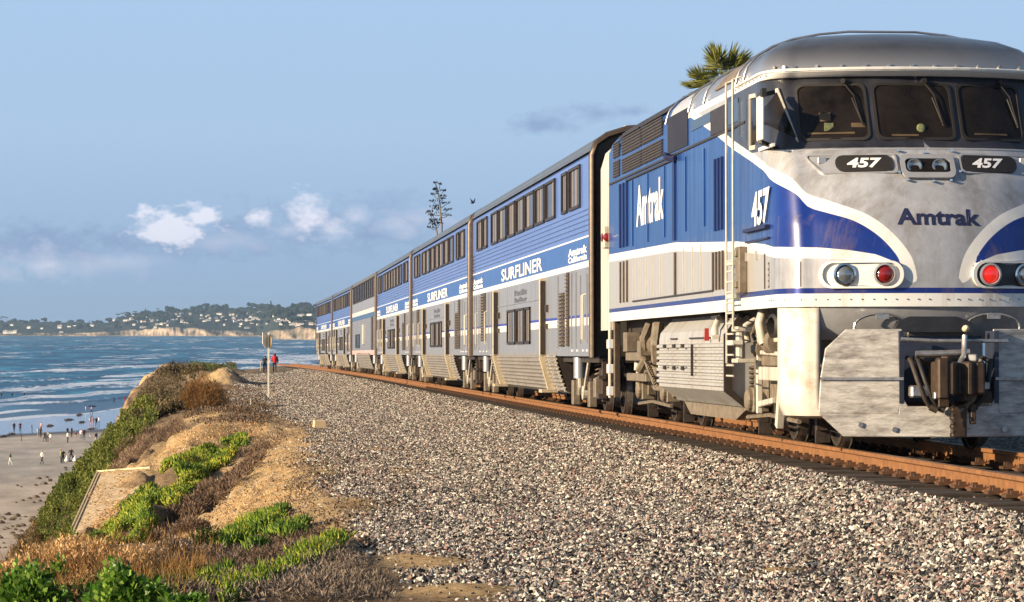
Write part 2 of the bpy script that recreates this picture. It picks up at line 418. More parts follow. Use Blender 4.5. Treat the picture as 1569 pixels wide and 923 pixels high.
def loco_skin_mat():
    m = bpy.data.materials.new('locomotive_livery'); m.use_nodes = True; t = m.node_tree; b = t.nodes['Principled BSDF']
    tc = NN(t, 'ShaderNodeTexCoord'); sp = NN(t, 'ShaderNodeSeparateXYZ'); t.links.new(tc.outputs['Object'], sp.inputs[0]); z = sp.outputs[2]; y = sp.outputs[1]
    def att(n):
        a = NN(t, 'ShaderNodeAttribute'); a.attribute_name = n; return a.outputs['Fac']
    def step(v, w=0.006): return math_n(t, 'ADD', math_n(t, 'MULTIPLY', v, -1 / w), 0.5, clamp=True)
    ns = NN(t, 'ShaderNodeTexNoise'); ns.inputs['Scale'].default_value = 2.2; ns.inputs['Detail'].default_value = 8; ns.inputs['Roughness'].default_value = .7
    t.links.new(tc.outputs['Object'], ns.inputs['Vector'])
    mp = NN(t, 'ShaderNodeMapping'); mp.inputs['Scale'].default_value = (1, 2.6, 0.12); t.links.new(tc.outputs['Object'], mp.inputs[0])
    st = NN(t, 'ShaderNodeTexNoise'); st.inputs['Scale'].default_value = 3.0; st.inputs['Detail'].default_value = 7; st.inputs['Roughness'].default_value = .7
    t.links.new(mp.outputs[0], st.inputs['Vector'])
    silver = ramp_n(t, ns.outputs[0], [(0.3, (0.36, 0.365, 0.385)), (0.7, (0.58, 0.58, 0.60))])
    panel = ramp_n(t, st.outputs[0], [(0.3, (0.40, 0.37, 0.32)), (0.55, (0.52, 0.50, 0.46)), (0.75, (0.58, 0.56, 0.52))])
    side = ramp_n(t, y, [(0.0, (0, 0, 0)), (0.05, (0, 0, 0))])  # unused base
    sk_ = ramp_n(t, st.outputs[0], [(0.38, (0.62, 0.58, 0.52)), (0.56, (1, 1, 1))])
    silver = mix_n(t, 0.75, silver, sk_, 'MULTIPLY')
    c = mix_n(t, step(math_n(t, 'SUBTRACT', 1.0, y), 0.3), silver, panel)
    whitec = ramp_n(t, ns.outputs[0], [(0.3, (0.70, 0.68, 0.64)), (0.7, (0.80, 0.79, 0.76))])
    bluec = ramp_n(t, st.outputs[0], [(0.28, (0.003, 0.020, 0.10)), (0.5, (0.007, 0.048, 0.205)), (0.72, (0.04, 0.13, 0.36))])
    blunose = ramp_n(t, ns.outputs[0], [(0.3, (0.003, 0.018, 0.16)), (0.7, (0.006, 0.034, 0.24))])
    bluec = mix_n(t, step(math_n(t, 'SUBTRACT', 1.1, y), 0.8), blunose, bluec)
    c = mix_n(t, step(att('white')), c, whitec)
    c = mix_n(t, step(att('blue')), c, bluec)
    blk = ramp_n(t, ns.outputs[0], [(0.3, (0.010, 0.010, 0.013)), (0.7, (0.045, 0.045, 0.055))])
    c = mix_n(t, step(att('band')), c, blk)
    # pinstripe and white sill line
    line = math_n(t, 'MULTIPLY', math_n(t, 'GREATER_THAN', z, 1.725), math_n(t, 'LESS_THAN', z, 1.785))
    c = mix_n(t, line, c, (0.012, 0.03, 0.20, 1))
    sill = math_n(t, 'LESS_THAN', z, 1.725)
    c = mix_n(t, sill, c, whitec)
    gut = math_n(t, 'MULTIPLY', math_n(t, 'GREATER_THAN', z, 4.195), math_n(t, 'LESS_THAN', z, 4.275))
    gut = math_n(t, 'MULTIPLY', gut, math_n(t, 'LESS_THAN', y, 7.3))
    c = mix_n(t, gut, c, whitec)
    roof = math_n(t, 'MULTIPLY', math_n(t, 'GREATER_THAN', z, 4.275), math_n(t, 'LESS_THAN', y, 9.0))
    roofc = ramp_n(t, ns.outputs[0], [(0.3, (0.15, 0.14, 0.135)), (0.7, (0.25, 0.235, 0.22))])
    c = mix_n(t, roof, c, roofc)
    rr_m = math_n(t, 'MULTIPLY', roof, math_n(t, 'MULTIPLY', math_n(t, 'GREATER_THAN', y, 2.85), math_n(t, 'LESS_THAN', z, 4.74)))
    c = mix_n(t, rr_m, c, (0.46, 0.45, 0.44, 1))
    c = mix_n(t, math_n(t, 'MULTIPLY', roof, ramp_n(t, math_n(t, 'MULTIPLY', math_n(t, 'SUBTRACT', z, 4.27), 2.0, clamp=True), [(0.1, (1, 1, 1)), (0.55, (0, 0, 0))])), c, (0.50, 0.48, 0.46, 1))  # lower roof band lightened in colour to stand for the sun's reflection
    rtop = math_n(t, 'GREATER_THAN', z, 4.7)
    rc2 = ramp_n(t, ns.outputs[0], [(0.3, (0.08, 0.065, 0.05)), (0.7, (0.15, 0.125, 0.10))])
    c = mix_n(t, math_n(t, 'MULTIPLY', rtop, math_n(t, 'GREATER_THAN', y, 9.0)), c, rc2)
    # grime near the sill
    gr = math_n(t, 'MULTIPLY', ramp_n(t, st.outputs[0], [(0.5, (0, 0, 0)), (0.72, (1, 1, 1))]), math_n(t, 'LESS_THAN', z, 2.6))
    c = mix_n(t, math_n(t, 'MULTIPLY', gr, 0.55), c, (0.22, 0.15, 0.09, 1))
    t.links.new(c, b.inputs['Base Color'])
    b.inputs['Roughness'].default_value = 0.33
    met = math_n(t, 'SUBTRACT', 1.0, mx_(t, step(att('white')), step(att('band')), sill, gut))
    t.links.new(math_n(t, 'MULTIPLY', met, math_n(t, 'ADD', 0.30, math_n(t, 'MULTIPLY', roof, 0.45))), b.inputs['Metallic'])
    b.inputs['Coat Weight'].default_value = 0.15; b.inputs['Coat Roughness'].default_value = 0.15
    bp = NN(t, 'ShaderNodeBump'); bp.inputs['Strength'].default_value = 0.12; bp.inputs['Distance'].default_value = 0.02
    t.links.new(ns.outputs[0], bp.inputs['Height']); t.links.new(bp.outputs[0], b.inputs['Normal'])
    return m
def mx_(t, *a):
    r = a[0]
    for b in a[1:]: r = math_n(t, 'MAXIMUM', r, b)
    return r
skin = np_mesh('body', V, grid_faces(nr, nc)[:, ::-1], loco_skin_mat(), loco, at, smooth=True)
skin.data.set_sharp_from_angle(angle=R(50))
mb = MB(); mb.prism([(w, h) for w, h in [(-HW, 1.58), (-HW, 4.3), (-1.55, 4.5), (-1.3, 4.69), (-.75, 4.84), (0, 4.89), (.75, 4.84), (1.3, 4.69), (1.55, 4.5), (HW, 4.3), (HW, 1.58)]], 'y', REAR, REAR + .04)
mb.build('rear_wall', M_cream, loco)
mb = MB()                                                    # underframe, a step in from the skin
pl = [LS(a, 1.58) for a in ([-x for x in reversed(half[0])] + half[0][1:])]
mb.add([(p.x * .80, p.y + .35, 1.60) for p in pl] + [(p.x * .80, p.y + .35, 1.30) for p in pl],
       [(i, i + 1, nc + i + 1, nc + i) for i in range(nc - 1)] + [tuple(range(nc, 2 * nc))])
mb.build('underframe', M_grime, loco)

def patch(outline, off, thick=0.02, rings=5, lift=None, S=LS):
    """curved plate following the skin: outline is a list of (a, h)"""
    n = len(outline); cx = sum(p[0] for p in outline) / n; cy = sum(p[1] for p in outline) / n
    vs = []; fs = []
    for (a, h) in outline: vs.append(S(a, h, off - thick))
    for r in range(rings):
        k = 1 - r / rings
        for (a, h) in outline: vs.append(S(cx + (a - cx) * k, cy + (h - cy) * k, off))
    vs.append(S(cx, cy, off))
    for r in range(rings):
        for i in range(n):
            j = (i + 1) % n; fs.append((r * n + i, r * n + j, (r + 1) * n + j, (r + 1) * n + i))
    for i in range(n): fs.append((rings * n + i, rings * n + (i + 1) % n, len(vs) - 1))
    return vs, fs
def rrect(a0, a1, h0, h1, r, n=4, skew=0.0):
    out = []
    for (cx, cy, q) in ((a1 - r, h1 - r, 0), (a0 + r, h1 - r, 90), (a0 + r, h0 + r, 180), (a1 - r, h0 + r, 270)):
        for i in range(n + 1):
            t = R(q + 90 * i / n); out.append((cx + r * math.cos(t) , cy + r * math.sin(t)))
    return [(a + skew * (h - h0) / (h1 - h0), h) for a, h in out]
def ring(outline, inner, off, S=LS, thick=0.03):
    n = len(outline); vs = [S(a, h, off - thick) for a, h in outline] + [S(a, h, off) for a, h in outline] + [S(a, h, off) for a, h in inner] + [S(a, h, off - thick) for a, h in inner]
    fs = []
    for k in range(3):
        for i in range(n):
            j = (i + 1) % n; fs.append((k * n + i, k * n + j, (k + 1) * n + j, (k + 1) * n + i))
    return vs, fs
def shrink(o, d):
    cx = sum(p[0] for p in o) / len(o); cy = sum(p[1] for p in o) / len(o)
    ha = max(abs(p[0] - cx) for p in o); hb = max(abs(p[1] - cy) for p in o)
    return [(cx + (a - cx) * (1 - d / ha), cy + (h - cy) * (1 - d / hb)) for a, h in o]
def plate(name, outline, m, off=0.012, parent=loco, S=LS, thick=0.02, label=None):
    v, f = patch(outline, off, thick, S=S); o = MB().add(v, f).build(name, m, parent, smooth=35, label=label); return o
def framed(name, outline, mf, mp, w=0.03, off=0.03, parent=loco, S=LS):
    v, f = ring(outline, shrink(outline, w), off, S); fr = MB().add(v, f).build(name, mf, parent, smooth=35)
    v, f = patch(shrink(outline, w * .9), off - 0.018, 0.01, S=S); MB().add(v, f).build('pane', mp, fr, smooth=60)
    return fr

def text_mesh(txt, bold=0.0, shear=0.0):
    cu = bpy.data.curves.new('t', 'FONT'); cu.body = txt; cu.size = 1; cu.offset = bold; cu.shear = shear; cu.resolution_u = 3
    o = bpy.data.objects.new('t', cu); COL.objects.link(o)
    dg = bpy.context.evaluated_depsgraph_get(); me = bpy.data.meshes.new_from_object(o.evaluated_get(dg))
    vs = np.array([v.co[:] for v in me.vertices]); fs = [tuple(p.vertices) for p in me.polygons]
    bpy.data.objects.remove(o); bpy.data.curves.remove(cu); bpy.data.meshes.remove(me)
    vs[:, 0] -= vs[:, 0].min(); vs[:, 1] -= vs[:, 1].min()
    return vs, fs, vs[:, 0].max(), vs[:, 1].max()
def lettering(name, txt, a0, h0, wid, hei, m, parent=loco, S=LS, bold=0.0, shear=0.0, off=0.006, slope=0.0):
    vs, fs, tw, th_ = text_mesh(txt, bold, shear)
    out = [S(a0 + x / tw * wid, h0 + y / th_ * hei + slope * x / tw, off) for x, y, _ in vs]
    me = MB().add(out, fs).build(name, m, parent, fix=False)
    return me

# windshield: three panes in the black band
for (a0, a1, sk) in ((-1.32, -0.60, 0.06), (-0.50, 0.36, 0.0), (0.46, 1.20, -0.04)):
    o = rrect(a0 - .02, a1 + .02, 3.44, 4.11, 0.08)
    v, f = ring(o, shrink(o, .03), .02); fr = MB().add(v, f).build('windshield', M_black, loco, smooth=35)
    n1, n2 = 12, 8; vs = [LS(a0 + (a1 - a0) * i / (n1 - 1), 3.46 + .63 * j / (n2 - 1), .006) for j in range(n2) for i in range(n1)]
    MB().add(vs, [(j * n1 + i, j * n1 + i + 1, (j + 1) * n1 + i + 1, (j + 1) * n1 + i) for j in range(n2 - 1) for i in range(n1 - 1)]).build('pane', M_glass, fr, smooth=60)
    mb = MB(); c = (a0 + a1) / 2                               # wiper hanging from the top of each pane
    p = [LS(c + .15, 4.10, .04), LS(c + .24, 3.95, .05), LS(c + 0.30, 3.62, .04)]
    mb.tube(p, 0.008, 5); mb.cyl(LS(c + .15, 4.14, 0), LS(c + .15, 4.14, .08), .03, 8); mb.bar(LS(c + .22, 3.93, .035), LS(c + .31, 3.60, .03), .010, .014)
    mb.build('wiper', M_black, loco)
# things seen behind the glass
mb = MB(); mb.box(LS(-1.02, 3.60, .012), (.10, .02, .09)); mb.build('cab_console', M_green, loco)
mb = MB(); mb.lathe(LS(-.02, 3.58, .012), (0, -1, .2), [(0, .045), (.012, .05), (.02, .03), (.02, 0)], 12); mb.build('cab_lamp', M_green, loco)
for (a0_, h_, w_, t_) in ((-1.0, 3.53, .5, .025), (-.70, 3.62, .16, .05), (-1.05, 3.72, .12, .10), (-.2, 3.50, .3, .02), (.80, 3.52, .4, .022)):
    plate('cab_fitting', [(a0_ - w_ / 2, h_ - t_ / 2), (a0_ + w_ / 2, h_ - t_ / 2), (a0_ + w_ / 2, h_ + t_ / 2), (a0_ - w_ / 2, h_ + t_ / 2)], M_tan, .010, thick=.006)
# rivets along the roof brow
mb = MB()
for k in range(15):
    a = -1.9 + k * 0.262
    p = LS(a, 4.31, 0.0); q = LS(a, 4.31, 0.03); mb.cyl(p, q, .022, 6)
mb.build('roof_rivets', M_steel, loco)['kind'] = 'stuff'
mb = MB(); pts = [LS(-4.2 + k * 0.2, 4.275, 0.015) for k in range(43)]; mb.tube(pts, .018, 5); mb.build('roof_gutter', M_white, loco)
# number boards and central twin lamp
for sg in (-1, 1):
    a0, a1 = (-1.34, -0.36) if sg < 0 else (0.34, 1.28)
    o = rrect(a0, a1, 3.045, 3.275, 0.05)
    if sg < 0: o = [(a + (0.16 * (3.275 - h) / .23 if a < -1.1 else 0), h) for a, h in o]
    fr = framed('number_board', o, M_silver, M_silver, 0.02, 0.025)
    b0, b1 = (-1.02, -0.40) if sg < 0 else (0.36, 1.02)
    plate('number_glass', rrect(b0, b1, 3.065, 3.255, 0.09), M_black, 0.022, fr, thick=.015)
    lettering('number', '457', b0 + .12, 3.105, .38, .115, M_pwhite, fr, off=0.026, bold=0.035, shear=0.25)
o = rrect(-0.33, 0.27, 2.985, 3.245, 0.07)
hb = framed('headlight_box', o, M_silver, M_glass, 0.05, 0.05)
for c in (-.18, .10):
    mb = MB(); p = LS(c, 3.115, .035); mb.lathe(p, (0, -1, .3), [(0, .085), (.012, .085), (.015, .07), (-.005, .04), (-.01, 0)], 20); mb.build('lamp', M_lens, hb, smooth=40)
mb = MB()
for (a, h) in ((-.33, 3.3), (-.05, 3.28), (.27, 3.3), (-.28, 2.97), (0, 2.955), (.2, 2.965), (-.36, 3.05), (.32, 3.06)): mb.box(LS(a, h, .03), (.03, .04, .02))
mb.build('lamp_clips', M_chrome, hb)['kind'] = 'stuff'
lettering('nose_lettering', 'Amtrak', -0.43, 2.475, 0.93, 0.185, M_dkblue, bold=0.03, slope=-.012)
# plate seams, rivet rows and lifting lugs on the nose skin
for sg in (-1, 1):
    for (pts_, r_) in (([(1.95 * sg, h) for h in (1.80, 1.95, 2.10)], .006), ([(.05 * 0 + 1.42 * sg, h) for h in (1.80, 1.9, 2.0, 2.08)], .005), ([(sg * a, 3.335) for a in np.linspace(.02, 1.9, 20)], .008)):
        MB().tube([LS(a, h, .002) for a, h in pts_], r_, 4).build('nose_seam', M_grime if r_ < .008 else M_silver, loco)
mb = MB()
for sg in (-1, 1):
    for k in range(5): p = LS(1.98 * sg, 1.82 + k * .065, .0); mb.cyl(p, LS(1.98 * sg, 1.82 + k * .065, .012), .010, 6)
    for k in range(16): p = LS(sg * (.1 + k * .12), 1.66, .0); mb.cyl(p, LS(sg * (.1 + k * .12), 1.66, .010), .009, 6)
    for k in range(9): mb.cyl(LS(sg * (2.2 + k * .25), 4.235, 0), LS(sg * (2.2 + k * .25), 4.235, .012), .010, 6)
mb.build('nose_rivets', M_steel, loco)['kind'] = 'stuff'
for (a, h) in ((-1.15, 3.20), (1.12, 3.20)):
    mb = MB(); p = LS(a, h, .02); mb.box(p, (.10, .03, .08)); mb.build('lifting_lug', M_silver, loco, bevel=.008)
# headlight pods: rounded housings with a clear and a red lamp each
for sg in (-1, 1):
    o = rrect(0.42, 1.22, 1.80, 2.06, 0.125, 6)
    o = [(a * sg, h) for a, h in o]
    v, f = ring([( (0.82 + (abs(a) - .82) * 1.10) * sg, 1.93 + (h - 1.93) * 1.16) for a, h in o], o, 0.05, thick=.06)
    pod = MB().add(v, f).build('light_pod', M_white, loco, smooth=60)
    v, f = patch(shrink(o, .0), 0.012, 0.01); MB().add(v, f).build('pod_plate', M_white if sg < 0 else M_cabblk, pod, smooth=60)
    for c, mm, nm in ((1.00, M_lens, 'lamp'), (0.58, M_red if sg < 0 else M_redlit, 'red_lamp')):
        p = LS(c * sg, 1.93, .015); ax = Vector((0.12 * sg, -1, 0))
        mb = MB(); mb.lathe(p, ax, [(0, .125), (.045, .125), (.05, .105), (.02, .095)], 24); bz = mb.build('bezel', M_chrome if nm == 'lamp' else M_silver, pod, smooth=40)
        mb = MB(); mb.lathe(p, ax, [(.015, .098), (.035, .085), (.05, .05), (.056, 0)], 24); mb.build(nm, mm, pod, smooth=60)
# side lettering
lettering('side_lettering', 'Amtrak', -(44.18 - 31.0), 2.96, 2.9, 0.62, M_pwhite, bold=0.03)
lettering('side_number', '457', -(33.98 - 31.0), 2.52, 1.12, 0.40, M_pwhite, bold=0.03, shear=0.1, slope=0.03, off=.022)
# side doors, seams, hinges, louvres on the long hood
def sbox(mb, Y0, Y1, h0, h1, d=0.02, m=0, base=HW):
    mb.box((-(base + d / 2), (Y0 + Y1) / 2 - 31.8, (h0 + h1) / 2), (d, abs(Y1 - Y0), h1 - h0), m=m)
mb = MB()
for Yp in (45.2, 45.6, 46.0): sbox(mb, Yp, Yp + .10, 2.72, 3.72, .03)
for Yp in (36.15, 36.4, 36.65): sbox(mb, Yp, Yp + .08, 2.60, 3.5, .03)
sbox(mb, 40.15, 40.35, 2.62, 3.75, .025)
mb.split('hood_vent', mat('dark_blue_recess', (0.008, 0.025, 0.12), .5), loco)
mb = MB()
for Yp in (45.2, 45.6, 46.0): sbox(mb, Yp, Yp + .08, 1.86, 2.5, .022)
for Yp in (36.1, 36.35, 36.6, 36.85): sbox(mb, Yp, Yp + .07, 1.86, 2.34, .022)
sbox(mb, 40.1, 40.22, 1.86, 2.45, .022); sbox(mb, 33.2, 33.24, 1.8, 2.2, .01)
mb.split('panel_post', M_brown, loco)
mb = MB()
for Yp in (44.5, 43.8, 43.1, 42.4, 41.6, 39.4, 38.6, 37.9): sbox(mb, Yp, Yp + .05, 1.9, 2.48, .012)
mr = MB()
for Yp in (44.6, 42.9, 41.2, 39.2, 37.6): sbox(mr, Yp, Yp + .07, 2.7, 3.7, .016)
mr.split('panel_rib', M_blue, loco)
for Yp in (34.4, 33.7): sbox(mb, Yp, Yp + .05, 2.15, 2.25, .03)
mb.split('panel_rib', mat('panel_grey', (0.46, 0.44, 0.41), .45, .1), loco)
mb = MB(); sbox(mb, 36.9, 44.6, 1.845, 1.87, .015); sbox(mb, 40.4, 45.3, 3.72, 3.75, .03); sbox(mb, 34.5, 47.4, 3.78, 3.81, .02); mb.split('panel_seam', M_dbrown, loco)
mb = MB(); sbox(mb, 32.9, 34.4, 2.48, 2.52, .06); sbox(mb, 32.9, 34.4, 2.36, 2.38, .03); mb.split('number_ledge', M_dkblue, loco)
for c in (40.25,): 
    mb = MB(); mb.tube([(-HW - .02, c - 31.8 + .3, 3.79), (-HW - .12, c - 31.8 + .1, 3.80), (-HW - .12, c - 31.8 - .1, 3.74), (-HW - .03, c - 31.8 - .25, 3.73)], .04, 6); mb.build('lifting_eye', M_dkblue, loco)
M_grille = mat('radiator_mesh_brown', (.06, .045, .034), .6, vary=.3)
# radiator grilles at the rear, high on the side: a frame of blue bars over brown mesh
for (Y0, Y1, h0, h1) in ((46.9, 46.15, 3.86, 4.12), (46.9, 46.15, 4.17, 4.42), (45.8, 43.6, 3.86, 4.10), (43.5, 41.4, 3.86, 4.10), (45.8, 43.6, 4.15, 4.42), (43.5, 41.4, 4.15, 4.42)):
    mb = MB(); sbox(mb, Y0, Y1, h0, h1, .012); g_ = mb.build('radiator_grille', M_dbrown, loco)
    mb = MB()
    for k in range(6): sbox(mb, Y0, Y1, h0 + (h1 - h0) * (k + .35) / 6, h0 + (h1 - h0) * (k + .65) / 6, .012, base=HW + .014)
    mb.split('grille_slat', M_grille, g_)
for (h0, h1) in ((4.45, 4.60), (4.62, 4.74)):                # mesh runs on over the roof shoulder
    for (Y0, Y1) in ((46.9, 44.4), (44.3, 41.4)):
        n_ = 9; vs = []; fs = []
        for k in range(n_):
            hh = h0 + (h1 - h0) * k / (n_ - 1); of = .012 if k % 2 else .03
            for Y in (Y0, Y1):
                vs.append((-(Wh(hh) + of), Y - 31.8, hh + .012))
        for k in range(n_ - 1): fs.append((2 * k, 2 * k + 1, 2 * k + 3, 2 * k + 2))
        MB().add(vs, fs).build('roof_grille', M_dbrown, loco)
mb = MB(); sbox(mb, 40.85, 39.0, 3.84, 4.34, .012); mb.build('hood_opening', mat('dark_red_brown_opening', (0.014, 0.007, 0.007), .5, vary=.5, vscale=2), loco)
mb = MB(); sbox(mb, 37.05, 35.9, 3.82, 4.13, .014); mb.build('cab_side_opening', M_dbrown, loco)
mb = MB(); sbox(mb, 38.7, 37.1, 4.0, 4.13, .010); sbox(mb, 35.7, 35.0, 3.85, 4.13, .01, base=HW); mb.split('cab_side_panel', mat('slate_panel', (0.05, 0.08, 0.13), .3, .2), loco)
# rounded exhaust recess on the roof flank, and the seam collar of the cab roof
vs = []; 
arc = [(Y_, 4.40 + .26 * math.sqrt(max(0, 1 - ((Y_ - 36.05) / .85) ** 2))) for Y_ in np.linspace(35.2, 36.9, 13)]
o = [(-(Y_ - 31.0), h) for Y_, h in arc] + [(-(36.9 - 31), 4.37), (-(35.2 - 31), 4.37)]
v, f = patch(o, .02, .01); MB().add(v, f).build('roof_recess', M_dcream, loco)
for Yc in (34.6, 35.15, 37.6, 38.9, 41.0):
    mb = MB(); prof = [LS(-(Yc - 31.0), h, .02) for h in (4.26, 4.36, 4.45, 4.52, 4.58, 4.64, 4.69, 4.74, 4.78, 4.815, 4.84, 4.86, 4.875)]
    pts = [Vector((p.x, Yc - 31.8, p.z + .012)) for p in prof]; pts += [Vector((-p.x, p.y, p.z)) for p in reversed(pts)]
    mb.tube(pts, .015, 6); mb.build('roof_collar', M_roofs, loco, smooth=60)
# cab side window with its warm white deflector, quarter glass and frame
o = [(-(34.05 - 31), 4.08), (-(32.75 - 31), 4.08), (-(32.35 - 31), 3.43), (-(34.05 - 31), 3.43)]
fr = framed('side_window', o, M_cream, M_glass, 0.05, 0.04)
mb = MB(); mb.box((-1.80, .92, 3.70), (.03, .34, .50)); mb.build('wind_deflector', mat('warm_white_panel', (.8, .76, .66), .3), loco, bevel=.01)
mb = MB(); mb.bar((-1.60, 1.2, 4.02), (-1.80, .98, 3.96), .05, .05); mb.bar((-1.60, 1.2, 3.40), (-1.80, .95, 3.44), .05, .04); mb.box((-1.80, .72, 3.97), (.05, .12, .09)); mb.split('deflector_bracket', M_black, loco)
mb = MB(); mb.box((-HW - .01, 1.25, 3.40), (.03, .9, .04)); mb.build('window_sill', M_white, loco)
plate('quarter_pane', [(-(35.0 - 31), 4.06), (-(34.2 - 31), 4.06), (-(34.2 - 31), 3.48), (-(35.0 - 31), 3.70)], M_glass, .012)
M_rail_w = mat('dulled_white_rail', (.52, .49, .43), .5, vary=.15)
# long white grab rails with the ladder between them
for yy, z0 in ((35.30, .95), (34.82, 1.36)):
    mb = MB(); x = -HW - .10; mb.tube([(x + .09, yy - 31.8, 4.36), (x, yy - 31.8, 4.33), (x, yy - 31.8, z0), (x + .08, yy - 31.8, z0 - .02)], .014, 8); mb.build('grab_rail', M_rail_w, loco, smooth=60)
mb = MB()
for k in range(12): mb.cyl((-HW - .10, 35.30 - 31.8, .80 + k * .125), (-HW - .10, 34.82 - 31.8, .80 + k * .125), .012, 6)
for hh in (1.2, 1.75, 2.15): mb.box((-HW - .04, 3.3, hh), (.12, .5, .05))
mb.split('ladder_rung', M_rail_w, loco)
mb = MB(); mb.box((-HW - .05, 2.75, 2.05), (.10, .30, .55)); mb.box((-HW - .06, 2.75, 2.25), (.14, .14, .08)); mb.box((-HW - .06, 2.75, 1.88), (.14, .14, .08)); mb.split('step_pocket', M_dcream, loco, bevel=.01)
# rear corner: handrails, marker lamp
mb = MB(); mb.strip([(-1.58, 1.45), (-1.58, 4.15), (-1.50, 4.42), (-1.3, 4.60), (-1.0, 4.70), (0, 4.74), (1.0, 4.70), (1.3, 4.60), (1.5, 4.42), (1.58, 4.15), (1.58, 1.45)], 'y', [REAR + .03, REAR + 1.75]); mb.build('gangway_panel', M_cream, loco, smooth=40)
mb = MB(); mb.tube([(-1.3, REAR + 1.9, 1.7), (-1.3, REAR + 1.9, 4.2), (-.9, REAR + 1.9, 4.5), (.9, REAR + 1.9, 4.5), (1.3, REAR + 1.9, 4.2), (1.3, REAR + 1.9, 1.7)], .10, 8); mb.build('gangway_hood', M_black, loco, smooth=50)
mb = MB(); mb.box((-1.66, REAR + .20, 2.95), (.16, .22, .36)); ml = mb.build('marker_lamp', M_cream, loco, bevel=.02)
mb = MB(); mb.lathe((-1.68, REAR + .09, 2.95), (0, -1, 0), [(0, .07), (.03, .07), (.05, .04), (.055, 0)], 14); mb.lathe((-1.74, REAR + .20, 2.95), (-1, 0, 0), [(0, .07), (.02, .07), (.03, 0)], 14); mb.split('lens', M_red, ml)
for xx, z0, z1 in ((-1.62, .35, 2.6), (-1.50, 1.0, 2.4)):
    mb = MB(); mb.tube([(xx, REAR + .2, z1), (xx, REAR + .2, z0)], .03, 8); mb.build('grab_rail', M_cream, loco)

# fuel tank with ribbed side
prof = [(-1.40, 1.56), (-1.58, 1.36), (-1.60, 1.26)]
hh = 1.20
for k in range(7): prof += [(-1.60, hh), (-1.64, hh - .015), (-1.64, hh - .05), (-1.60, hh - .062)]; hh -= .082
prof += [(-1.60, .60), (-1.36, .44), (-1.34, .40)]
M_tank = mat('fuel_tank_cream', (0.40, 0.395, 0.38), .45, .1, vary=.12, vscale=6, bump=.15, dirt=(.22, .16, .10), dirt_amt=.35, streak=True)
tank = MB(); tank.strip(prof, 'y', [4.35, 10.4]); tank.build('ribbed_side', M_tank, loco); tank = MB(); tank.prism([(-1.38, 1.54), (-1.56, 1.34), (-1.575, 1.26), (-1.575, .61), (-1.32, .42), (1.34, .42), (1.60, .60), (1.60, 1.26), (1.58, 1.36), (1.40, 1.54)], 'y', 4.36, 10.39)
tk = tank.build('fuel_tank', mat('fuel_tank_cream', (0.50, 0.49, 0.46), .45, .1, vary=.12, vscale=6, bump=.15, dirt=(.22, .16, .10), dirt_amt=.35, streak=True), loco)
mb = MB(); mb.box((-1.655, 5.7, 1.31), (.06, .05, .16), taper=.8); mb.build('red_valve', mat('red_paint', (.35, .03, .02), .5), tk)
mb = MB(); mb.box((-1.60, 6.6, 1.27), (.04, 1.7, .02)); mb.box((-1.6, 8.9, 1.27), (.04, .6, .02)); mb.box((-1.655, 6.95, .98), (.03, .05, .42)); mb.box((-1.60, 5.3, 1.52), (.05, .5, .05))
for y_ in (9.5, 8.6, 7.8):
    for h_ in (1.17, .87): mb.box((-1.655, y_, h_), (.03, .16, .05))
mb.split('tank_fitting', M_dbrown, tk)
mb = MB(); mb.tube([(-1.45, 5.5, 1.56), (-1.58, 5.2, 1.50), (-1.66, 5.0, 1.38), (-1.66, 5.0, 1.30)], .045, 8); mb.box((-1.66, 5.0, 1.27), (.09, .09, .05)); mb.split('filler_pipe', M_cream, tk, smooth=50)
mb = MB(); mb.strip([(-1.36, .44), (-1.34, .40)], 'y', [4.35, 10.4]); mb.prism([(4.5, .42), (10.1, .42), (9.4, .22), (5.6, .22)], 'x', -1.3, 1.3); mb.split('tank_sump', M_dcream, tk)
mb = MB(); mb.prism([(-1.66, 1.30), (-1.66, .6), (-1.38, .38), (-1.30, .38), (-1.56, .62), (-1.56, 1.28), (-1.40, 1.56), (-1.44, 1.58)], 'y', 4.30, 4.35); mb.build('tank_rim', M_dbrown, tk)

